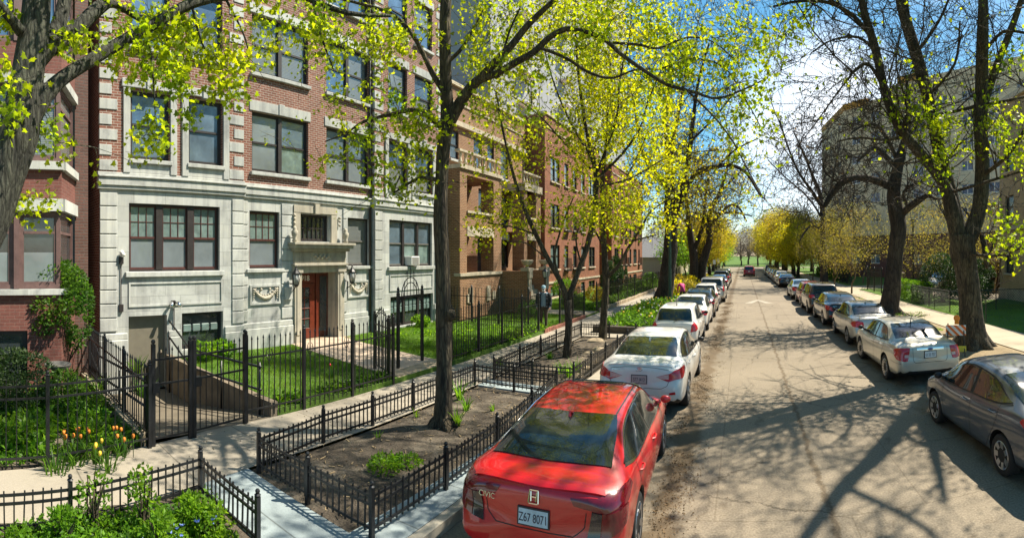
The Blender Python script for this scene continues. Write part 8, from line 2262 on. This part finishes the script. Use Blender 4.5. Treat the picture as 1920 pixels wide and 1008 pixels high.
# evergreens, shrubs and hedges
for k, (x, y, h) in enumerate(((-9.3, 33.2, 2.6), (-9.25, 34.9, 3.0), (-9.3, 36.6, 2.5))):
    shrub('columnar_evergreen', ['first dark columnar evergreen, next to the porch house', 'tallest of the dark columnar evergreens', 'last dark columnar evergreen along the rust red flats'][k], x, y, .24, .55, .55, h, 'dark', 2600, .11, 70+k, low=.02, hollow=.5)
for k, (x, y, h, lm) in enumerate(((-10.8, 28.3, 1.5, 'bright'), (-9.6, 26.6, .7, 'green'), (-9.8, 21.5, .8, 'green'), (-9.2, 29.5, 1.0, 'olive'), (-11.5, 31.2, 1.6, 'seed'), (-8.9, 39.8, 1.1, 'green'), (-9.0, 47, 1.3, 'green'))):
    shrub('garden_shrub', ['yellow green shrub between the porch house and the flats', 'low green shrub behind the yard lamp', 'low green shrub before the porch steps', 'olive shrub at the near corner of the rust red flats', 'twiggy brown shrub before the basement windows of the flats', 'green shrub behind the long fence', 'green shrub before the stepped parapet flats'][k], x, y, .24, .75, .7, h, lm, 1300, .10, 80+k)
def hedge(name, label, x0, x1, y0, y1, h, leafm, n, size, z=.16):
    A = []; D = []
    for _ in range(n):
        f = rr_.random(); x, y, zz = rr_.uniform(x0, x1), rr_.uniform(y0, y1), z+rr_.uniform(.05, h)
        if f < .4: zz = z+h+rr_.gauss(0, .03); d = (0, 0, 1)
        elif f < .7: x = x0+rr_.gauss(0, .03); d = (-1, 0, .3)
        elif f < .85: y = y0+rr_.gauss(0, .03); d = (0, -1, .3)
        else: d = (0, 0, .5)
        A.append((x, y, zz)); D.append(d)
    V, F = scatter_leaves(A, D, size, None, name, OVAL, .8)
    root = thing(name, label, 'hedge', ((x0+x1)/2, (y0+y1)/2, z)); b = np.array(tuple(root.location), dtype=np.float32)
    link('foliage', np_mesh('foliage', V-b, F, LF[leafm]), root)
    mb = MB()
    for _ in range(int((y1-y0)*5)):
        x, y = rr_.uniform(x0+.1, x1-.1), rr_.uniform(y0+.1, y1-.1); mb.tube([(x, y, z-.05), (x+rr_.gauss(0, .08), y+rr_.gauss(0, .08), z+h*.9)], [.016, .006], 4, cap=False)
    mb.build('stem', BK['dark'], root)
hedge('clipped_hedge', 'bright yellow green clipped hedge beyond the crooked old tree', 11.25, 12.1, 29.8, 36.4, 1.25, 'bright', 7000, .10)
hedge('clipped_hedge', 'long green hedge beyond the driveway gate', 11.5, 12.5, 57, 76, 1.2, 'green', 7000, .18)
hedge('clipped_hedge', 'green hedge along the far house side verge', -8.2, -7.6, 84, 98, 1.1, 'green', 3000, .2, .24)
shrub('holly_bush', 'tall dark evergreen bush behind the chain link fence', 13.0, 30.2, .16, 1.5, 1.4, 3.3, 'dark', 6500, .11, 90, hollow=.5, low=.0)
shrub('holly_bush', 'dark broad bush beside the tan brick house', 16.6, 32.6, .16, 1.7, 1.5, 2.9, 'dark', 6500, .11, 91, hollow=.5, low=.0)
shrub('holly_bush', 'low dark bush between the evergreen and the big maple', 14.6, 28.6, .16, 1.3, 1.0, 1.9, 'dark', 4000, .10, 92, hollow=.4, low=.0)
shrub('vine_heap', 'tangled heap of cut vines at the foot of the crooked old tree', 8.3, 23.0, .14, .9, .7, .28, 'green', 420, .05, 93, stems=26, hollow=.1)
clump([(7.2, 19.5, .17), (7.6, 18.6, .17), (7.0, 17.6, .17)], 'ground_cover_plant', 'grey green weeds in the timber framed tree bed behind the pearl sedan', .06, 'bright', 150, .12, .4)
tag(MB().box(6.1, 8.3, 16.7, 16.88, .08, .36).box(6.1, 6.25, 16.88, 21.2, .08, .34).build('timber_edging', plain('pale_timber', (.30, .22, .13), .9, var=.35), bevel=.015), 'pale timber edging of the raised bed behind the pearl white sedan', 'edging')
# leaf litter along the kerb side wheel track
A = []
while len(A) < 9000:
    y = rr_.uniform(2, 34); x = -1.02 + .25*mnoise.noise(Vector((y*.5, 0, 0))) + rr_.gauss(0, .20)
    if mnoise.noise(Vector((x*1.6, y*.8, 7))) < -.08: continue
    A.append((x, y, .012))
while len(A) < 11000:
    y = rr_.uniform(4, 40); x = 3.55 + rr_.gauss(0, .30) + .5
    if mnoise.noise(Vector((x*1.5, y*.9, 2))) < .05: continue
    A.append((x, y, .012))
for _ in range(1500): A.append((rr_.uniform(-7.65, -6.1) + (.12 if rr_.random() < .5 else 0), rr_.uniform(3.2, 30), .156))
for _ in range(900): A.append((rr_.uniform(-12.5, -7.9), rr_.uniform(5.7, 18), .30))
for _ in range(1200): A.append((rr_.uniform(-6.0, -4.0), rr_.uniform(3.9, 17.8), .19))
V, F = scatter_leaves(A, [(rr_.gauss(0, 1), rr_.gauss(0, 1), .1) for _ in A], .024, None, 'leaf_litter', OVAL, .3)
tag(link('leaf_litter', np_mesh('leaf_litter', V, F, plain('brown_leaf_litter', (.16, .095, .038), .95, var=.5, scale=30))), 'brown seed and leaf litter lying in a strip along the parked cars', 'litter', kind='stuff')
# red brick paver edging behind the man
mb = MB()
for k in range(22):
    t = k/22; x, y = -7.72, 18.0+k*.235
    mb.box(x-.06, x+.04, y, y+.215, .1, .29+.03*rr_.random())
tag(mb.build('paver_edging', M['paver_red'], bevel=.01), 'row of upright red pavers edging the garden beside the man in the cap', 'edging')
mb = MB()
for k in range(40): mb.box(-7.78, -7.66, 25.6+k*.45, 25.6+k*.45+.42, .1, .36+.04*rr_.random())
tag(mb.build('paver_edging', M['rock'], bevel=.02), 'low stone edging running under the long fence of the rust red flats', 'edging')
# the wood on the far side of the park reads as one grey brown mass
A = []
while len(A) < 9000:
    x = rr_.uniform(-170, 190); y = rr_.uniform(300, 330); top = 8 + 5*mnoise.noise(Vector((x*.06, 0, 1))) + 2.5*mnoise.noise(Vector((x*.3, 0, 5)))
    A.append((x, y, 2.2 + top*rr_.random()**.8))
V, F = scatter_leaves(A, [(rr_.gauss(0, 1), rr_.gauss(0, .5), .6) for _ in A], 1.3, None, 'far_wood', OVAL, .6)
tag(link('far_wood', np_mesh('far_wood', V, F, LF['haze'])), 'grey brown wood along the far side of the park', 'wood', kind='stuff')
# ------------------------------------------------------------------ people
M['skin'] = plain('skin', (.50, .28, .19), .55, var=.08)
M['jacket'] = plain('dark_jacket_cloth', (.014, .019, .024), .85, var=.3, scale=12)
M['shirt'] = plain('blue_grey_shirt', (.17, .23, .29), .9, var=.12, scale=12)
M['trousers'] = plain('dark_brown_trousers', (.06, .042, .030), .9, var=.25, scale=12)
M['cap'] = plain('pale_blue_cap', (.22, .36, .45), .9, var=.12)
M['mask'] = plain('grey_white_mask', (.50, .50, .48), .9, var=.05)
M['hair_grey'] = plain('grey_hair', (.36, .35, .33), .9, var=.2, scale=60)
M['pink'] = plain('pink_quilted_coat', (.62, .06, .22), .8, var=.35, scale=22)
M['shoe'] = plain('dark_shoe', (.02, .018, .016), .6, var=0)

def skinned(name, joints, bones, mats, pick, parent, sub=2):
    """joints {key: (pos, radius or (rx, ry))}; PICK(co) -> material index"""
    keys = list(joints); me = bpy.data.meshes.new(name)
    me.from_pydata([tuple(joints[k][0]) for k in keys], [(keys.index(a), keys.index(b)) for a, b in bones], [])
    o = bpy.data.objects.new(name+'_tmp', me); COL.objects.link(o)
    md = o.modifiers.new('k', 'SKIN'); md.use_smooth_shade = True
    if not me.skin_vertices: 
        bpy.context.view_layer.update()
    sv = me.skin_vertices[0].data
    for i, k in enumerate(keys):
        r = joints[k][1]; sv[i].radius = (r, r) if not isinstance(r, tuple) else r
        sv[i].use_root = (i == 0)
    sb = o.modifiers.new('s', 'SUBSURF'); sb.levels = sub; sb.render_levels = sub
    dg = bpy.context.evaluated_depsgraph_get(); dg.update()
    m2 = bpy.data.meshes.new_from_object(o.evaluated_get(dg)); bpy.data.objects.remove(o)
    m2.materials.clear()
    for m in mats: m2.materials.append(m)
    for p in m2.polygons: p.material_index = pick(p.center); p.use_smooth = True
    m2.name = name
    return link(name, m2, parent)

def person(loc, rz, label):
    root = thing('person', label, 'person', loc, rz)
    # local: x to the figure's left, -y forward, standing still with hands low and slightly forward
    J = {'pelvis': ((0, .0, .95), (.165, .115)), 'waist': ((0, -.01, 1.10), (.155, .11)), 'chest': ((0, .005, 1.30), (.185, .125)), 'collar': ((0, .015, 1.44), (.12, .09)), 'neck': ((0, .0, 1.52), .058), 'skull': ((0, -.03, 1.615), (.082, .10)), 'crown': ((0, -.02, 1.71), (.072, .085))}
    B = [('pelvis', 'waist'), ('waist', 'chest'), ('chest', 'collar'), ('collar', 'neck'), ('neck', 'skull'), ('skull', 'crown')]
    for s, n in ((-1, 'l'), (1, 'r')):
        fwd = .06*s
        J['hip'+n] = ((s*.095, 0, .86), .105); J['knee'+n] = ((s*.10, -.035-fwd*.4, .49), .072); J['ank'+n] = ((s*.105, -.0-fwd, .10), .052); J['toe'+n] = ((s*.125, -.15-fwd, .045), .042)
        J['sho'+n] = ((s*.205, .01, 1.41), .078); J['elb'+n] = ((s*.275, .04, 1.13), .062); J['wri'+n] = ((s*.265, -.09, .92), .045); J['pal'+n] = ((s*.255, -.125, .855), (.036, .026))
        B += [('pelvis', 'hip'+n), ('hip'+n, 'knee'+n), ('knee'+n, 'ank'+n), ('ank'+n, 'toe'+n), ('collar', 'sho'+n), ('sho'+n, 'elb'+n), ('elb'+n, 'wri'+n), ('wri'+n, 'pal'+n)]
        for f in range(4):
            dx = (f-1.5)*.019; J['f%d%s' % (f, n)] = ((s*.25+dx*.4, -.135+dx, .80-.004*abs(f-1)), .0105); J['g%d%s' % (f, n)] = ((s*.235+dx*.4, -.14+dx, .755+.008*abs(f-1.3)), .0085)
            B += [('pal'+n, 'f%d%s' % (f, n)), ('f%d%s' % (f, n), 'g%d%s' % (f, n))]
        J['t'+n] = ((s*.225, -.165, .835), .011); J['u'+n] = ((s*.21, -.18, .80), .009); B += [('pal'+n, 't'+n), ('t'+n, 'u'+n)]
    J['nose'] = ((0, -.135, 1.605), .016); B.append(('skull', 'nose'))
    def pick(c):
        if c.z < .09: return 3
        if c.z > 1.50: return 0
        if abs(c.x) > .195 and c.z < .885 and c.y < -.02: return 0
        if c.z < .93 and abs(c.x) < .22: return 2
        return 1
    skinned('body', J, B, [M['skin'], M['shirt'], M['trousers'], M['shoe']], pick, root)
    def sub(mb, nm, m, **k):
        me = bpy.data.meshes.new(nm); me.from_pydata([tuple(v) for v in mb.v], [], mb.f); me.materials.append(m)
        me.polygons.foreach_set('use_smooth', np.ones(len(me.polygons), dtype=bool)); return link(nm, me, root)
    def ell(c, r, n=14, m=9, z0=-1, z1=1):
        o = MB(); prof = []
        for i in range(m+1):
            t = z0+(z1-z0)*i/m; prof.append((max(1e-4, math.sqrt(max(0, 1-t*t))), t))
        o.lathe(prof, (0, 0, 0), n); o.v = [(c[0]+v[0]*r[0], c[1]+v[1]*r[1], c[2]+v[2]*r[2]) for v in o.v]; return o
    # open jacket: a shell round the torso, open in front, with sleeves
    mb = MB(); rings = []
    for z, rx, ry in ((.80, .225, .165), (.95, .218, .16), (1.10, .215, .155), (1.28, .225, .16), (1.40, .205, .145), (1.475, .12, .105)):
        rings.append([(rx*math.sin(a), -ry*math.cos(a)+.005, z) for a in np.linspace(.52, 2*PI-.52, 22)])
    for i in range(len(rings)-1):
        b = len(mb.v); mb.v += rings[i]+rings[i+1]; n_ = 22
        for k in range(n_-1): mb.f.append((b+k, b+k+1, b+n_+k+1, b+n_+k)); mb.m.append(0)
    for s in (-1, 1):
        mb.tube([(s*.16, .012, 1.425), (s*.215, .012, 1.40), (s*.255, .028, 1.27), (s*.282, .042, 1.12), (s*.278, -.03, 1.0), (s*.268, -.085, .925)], [.085, .092, .082, .075, .066, .058], 10)
    jo = sub(mb, 'jacket', M['jacket']); md = jo.modifiers.new('t', 'SOLIDIFY'); md.thickness = .012
    sub(ell((0, -.022, 1.705), (.098, .112, .092), 16, 8, -.15, 1), 'cap', M['cap'])
    mb = MB(); mb.add([(.085*math.sin(a), -.10-.085*math.cos(a), 1.695-.02*math.cos(a)) for a in np.linspace(-1.3, 1.3, 11)] + [(.085*math.sin(a), -.07-.02*math.cos(a), 1.70) for a in np.linspace(-1.3, 1.3, 11)], [(k, k+1, 12+k, 11+k) for k in range(10)])
    cb = sub(mb, 'cap_brim', M['cap']); cb.modifiers.new('t', 'SOLIDIFY').thickness = .008
    sub(ell((0, -.075, 1.585), (.070, .075, .062), 12, 8), 'face_mask', M['mask'])
    for s in (-1, 1):
        sub(ell((s*.088, -.015, 1.62), (.014, .025, .034), 8, 6), 'ear', M['skin']); sub(ell((s*.032, -.122, 1.648), (.013, .010, .008), 8, 5), 'eye', M['shoe'])
    sub(ell((0, .03, 1.645), (.093, .085, .075), 12, 8), 'hair', M['hair_grey'])
    return root
person((-7.98, 18.55, .245), R(20), 'man in a pale blue cap, grey mask and open dark jacket standing by the fence')
# the bent figure in a pink coat among the parkway shrubs
def bent_person(loc, rz, label):
    root = thing('person', label, 'person', loc, rz)
    J = {'pelvis': ((0, .12, .82), (.17, .14)), 'waist': ((0, .02, .95), (.165, .14)), 'chest': ((0, -.20, 1.08), (.185, .15)), 'collar': ((0, -.34, 1.10), (.11, .09)), 'neck': ((0, -.42, 1.08), .06), 'skull': ((0, -.52, 1.05), .095), 'crown': ((0, -.58, 1.03), .075)}
    B = [('pelvis', 'waist'), ('waist', 'chest'), ('chest', 'collar'), ('collar', 'neck'), ('neck', 'skull'), ('skull', 'crown')]
    for s, n in ((-1, 'l'), (1, 'r')):
        J['hip'+n] = ((s*.10, .10, .74), .11); J['knee'+n] = ((s*.11, -.03, .44), .075); J['ank'+n] = ((s*.11, .05, .09), .052); J['toe'+n] = ((s*.12, -.10, .04), .042)
        J['sho'+n] = ((s*.20, -.30, 1.07), .08); J['elb'+n] = ((s*.24, -.38, .82), .06); J['wri'+n] = ((s*.18, -.50, .62), .042); J['pal'+n] = ((s*.17, -.53, .56), (.034, .026))
        B += [('pelvis', 'hip'+n), ('hip'+n, 'knee'+n), ('knee'+n, 'ank'+n), ('ank'+n, 'toe'+n), ('collar', 'sho'+n), ('sho'+n, 'elb'+n), ('elb'+n, 'wri'+n), ('wri'+n, 'pal'+n)]
        for f in range(4): J['f%d%s' % (f, n)] = ((s*.165+(f-1.5)*.017, -.55, .49), .010); B.append(('pal'+n, 'f%d%s' % (f, n)))
        J['t'+n] = ((s*.13, -.56, .53), .011); B.append(('pal'+n, 't'+n))
    pick = lambda c: 3 if c.z < .08 else (2 if c.z < .66 and c.y > -.25 else (0 if (c.y < -.44 and c.z > .95) or (c.z < .60 and c.y < -.4) else 1))
    skinned('body', J, B, [M['skin'], M['pink'], M['trousers'], M['shoe']], pick, root)
    mb = MB(); mb.ball((0, 0, 0), 1, 12, 8); mb.v = [(v[0]*.115, -.53+v[1]*.12, 1.085+v[2]*.10) for v in mb.v]
    me = bpy.data.meshes.new('hood'); me.from_pydata(mb.v, [], mb.f); me.materials.append(M['pink']); link('hood', me, root)
    return root
bent_person((-4.05, 32.6, .2), R(200), 'person in a bright pink coat bending over the parkway shrubs behind the cars')
# ------------------------------------------------------------------ street furniture
# striped barricade with amber lamp, leaning by the big maple
M['orange_w'] = None
m, t, b = newmat('orange_and_white_stripes')
s = N(t, 'ShaderNodeSeparateXYZ'); t.links.new(objcoord(t), s.inputs[0])
a = N(t, 'ShaderNodeMath', operation='ADD'); t.links.new(s.outputs[0], a.inputs[0]); t.links.new(s.outputs[2], a.inputs[1])
w = N(t, 'ShaderNodeMath', operation='PINGPONG'); w.inputs[1].default_value = .105; t.links.new(a.outputs[0], w.inputs[0])
g = N(t, 'ShaderNodeMath', operation='GREATER_THAN'); g.inputs[1].default_value = .0525; t.links.new(w.outputs[0], g.inputs[0])
t.links.new(mixc(t, g.outputs[0], (.72, .70, .66), (.75, .16, .02)), b.inputs['Base Color']); b.inputs['Roughness'].default_value = .5
M['stripes'] = m
M['amber'] = plain('amber_lamp_lens', (.80, .24, .01), .25, var=.1, coat=1)
bq = gnd(1792, 668, .13)
BR = thing('barricade', 'orange and white striped barricade with an amber lamp against the big maple', 'barricade', bq, R(-22))
def bput(mb, nm, m):
    me = bpy.data.meshes.new(nm); me.from_pydata([tuple(v) for v in mb.v], [], mb.f); me.materials.append(m); return link(nm, me, BR)
for s_ in (-1, 1):
    for d_ in (-1, 1):
        mb = MB(); mb.bar((s_*.27, d_*.28, -.02), (s_*.24, d_*.02, 1.02), .035, .03); bput(mb, 'leg', M['iron'] if d_ > 0 else M['timber'])
mb = MB(); mb.box(-.31, .31, -.085, -.06, .66, .98); bput(mb, 'striped_panel', M['stripes'])
mb = MB(); mb.box(-.31, .31, -.22, -.195, .18, .36); bput(mb, 'lower_panel', plain('yellow_warning_panel', (.55, .50, .05), .6, var=.3, scale=14))
mb = MB(); mb.box(-.04, .10, -.05, .03, 1.0, 1.10); bput(mb, 'lamp_case', M['amber'])
mb = MB(); mb.lathe([(.085, -.035), (.10, -.03), (.10, .03), (.085, .035)], (.03, -.01, 1.19), 16, 'y'); bput(mb, 'lamp_lens', M['amber'])
# yard lamp on its post
yl = Vector((-9.6, 22.5, .24))
YL = thing('yard_lamp', 'slim black garden lamp post behind the man in the cap', 'lamp post', yl)
mb = MB(); mb.tube([yl, yl+Vector((0,0,1.85))], .035, 8); mb.lathe([(.08, 0), (.07, .1), (.04, .2)], yl, 10); mb.build('post', M['iron'], YL)
mb = MB(); mb.lathe([(.03, 1.85), (.09, 1.90), (.10, 1.93)], yl, 8); mb.lathe([(.17, 2.22), (.12, 2.28), (.04, 2.34), (.02, 2.40), (.005, 2.45)], yl, 8)
for k in range(6): mb.bar(yl+Vector((.10*math.cos(k*PI/3), .10*math.sin(k*PI/3), 1.92)), yl+Vector((.16*math.cos(k*PI/3), .16*math.sin(k*PI/3), 2.23)), .014)
mb.build('lantern_frame', M['iron'], YL)
mb = MB(); mb.lathe([(.09, 1.93), (.15, 2.22)], yl, 8); mb.build('lamp_glass', M['lamp_glass'], YL)
# green street lamp pole with mast arms
gp = Vector((-4.45, 29.6, .15))
GPo = thing('street_lamp', 'green painted street lamp pole beside the thick leaning trunk', 'street lamp', gp)
mb = MB(); mb.tube([gp, gp+Vector((0,0,4)), gp+Vector((0,0,9.2))], [.11, .09, .065], 12); mb.lathe([(.17, 0), (.16, .35), (.11, .45)], gp, 12); mb.build('pole', M['green_pole'], GPo, smooth=True, angle=40)
mb = MB(); mb.tube([gp+Vector((0,0,8.6)), gp+Vector((1.2,0,9.3)), gp+Vector((2.6,0,9.5))], .04, 8); mb.build('arm', M['green_pole'], GPo, smooth=True)
mb = MB(); mb.box(gp.x+2.4, gp.x+3.0, gp.y-.13, gp.y+.13, 9.56, 9.72); mb.build('lamp_head', M['frame_grey'], GPo, bevel=.04)
# thin pole on the right, and the far lamp with its long arms
tp = Vector((12.0, 33.2, .16))
tag(MB().tube([tp, tp+Vector((0,0,5.6))], .055, 8).box(tp.x-.18, tp.x+.18, tp.y-.1, tp.y+.1, 5.7, 5.85).build('lamp_post', M['iron']), 'thin dark lamp post between the crooked tree and the big maple', 'lamp post')
fp = Vector((-4.2, 84, .15))
FP = thing('street_lamp', 'far grey street lamp reaching long arms over the end of the street', 'street lamp', fp)
mb = MB(); mb.tube([fp, fp+Vector((0,0,9.4))], [.13, .08], 8); mb.build('pole', M['frame_grey'], FP)
for dz, L in ((9.3, 3.6), (8.7, 3.2)):
    mb = MB(); mb.tube([fp+Vector((0,0,dz-1.2)), fp+Vector((L*.4,-1.0,dz-.3)), fp+Vector((L,-3,dz))], .045, 6); mb.build('arm', M['frame_grey'], FP)
# signs
def octa(r): return [(r*math.cos(PI/8+k*PI/4), r*math.sin(PI/8+k*PI/4)) for k in range(8)]
sp_ = Vector((3.9, 104, .12)); sp_.x = 5.95*.66
SS = thing('stop_sign', 'red stop sign on a post at the far end of the street', 'sign', Vector((6.1, 122, .12)))
q0 = SS.location
mb = MB(); mb.tube([q0, q0+Vector((0,0,3.0))], .04, 6); mb.build('post', M['frame_grey'], SS)
mb = MB(); mb.add([(q0.x+x, q0.y-.05, q0.z+2.6+z) for x, z in octa(.48)] + [(q0.x+x, q0.y-.03, q0.z+2.6+z) for x, z in octa(.48)], [tuple(range(8)), tuple(range(15, 7, -1))] + [(k, 8+k, 8+(k+1) % 8, (k+1) % 8) for k in range(8)])
sg = mb.build('sign_plate', plain('red_sign', (.55, .02, .02), .5, var=0), SS)
text('sign_text', 'STOP', .30, (q0.x, q0.y-.055, q0.z+2.6), (R(90), 0, 0), M['white'], SS)
for k, (x, y, lab) in enumerate(((-3.7, 63.5, 'small parking sign on a thin pole beside the far parked cars'), (-3.8, 76, 'white street sign on a pole near the far street lamp'))):
    z = .14; SG = thing('street_sign', lab, 'sign', (x, y, z))
    mb = MB(); mb.tube([(x, y, z), (x, y, z+2.6)], .035, 6); mb.build('post', M['frame_grey'], SG)
    mb = MB(); mb.box(x-.18, x+.18, y-.05, y-.035, z+2.0, z+2.55); mb.build('sign_plate', M['white'], SG)
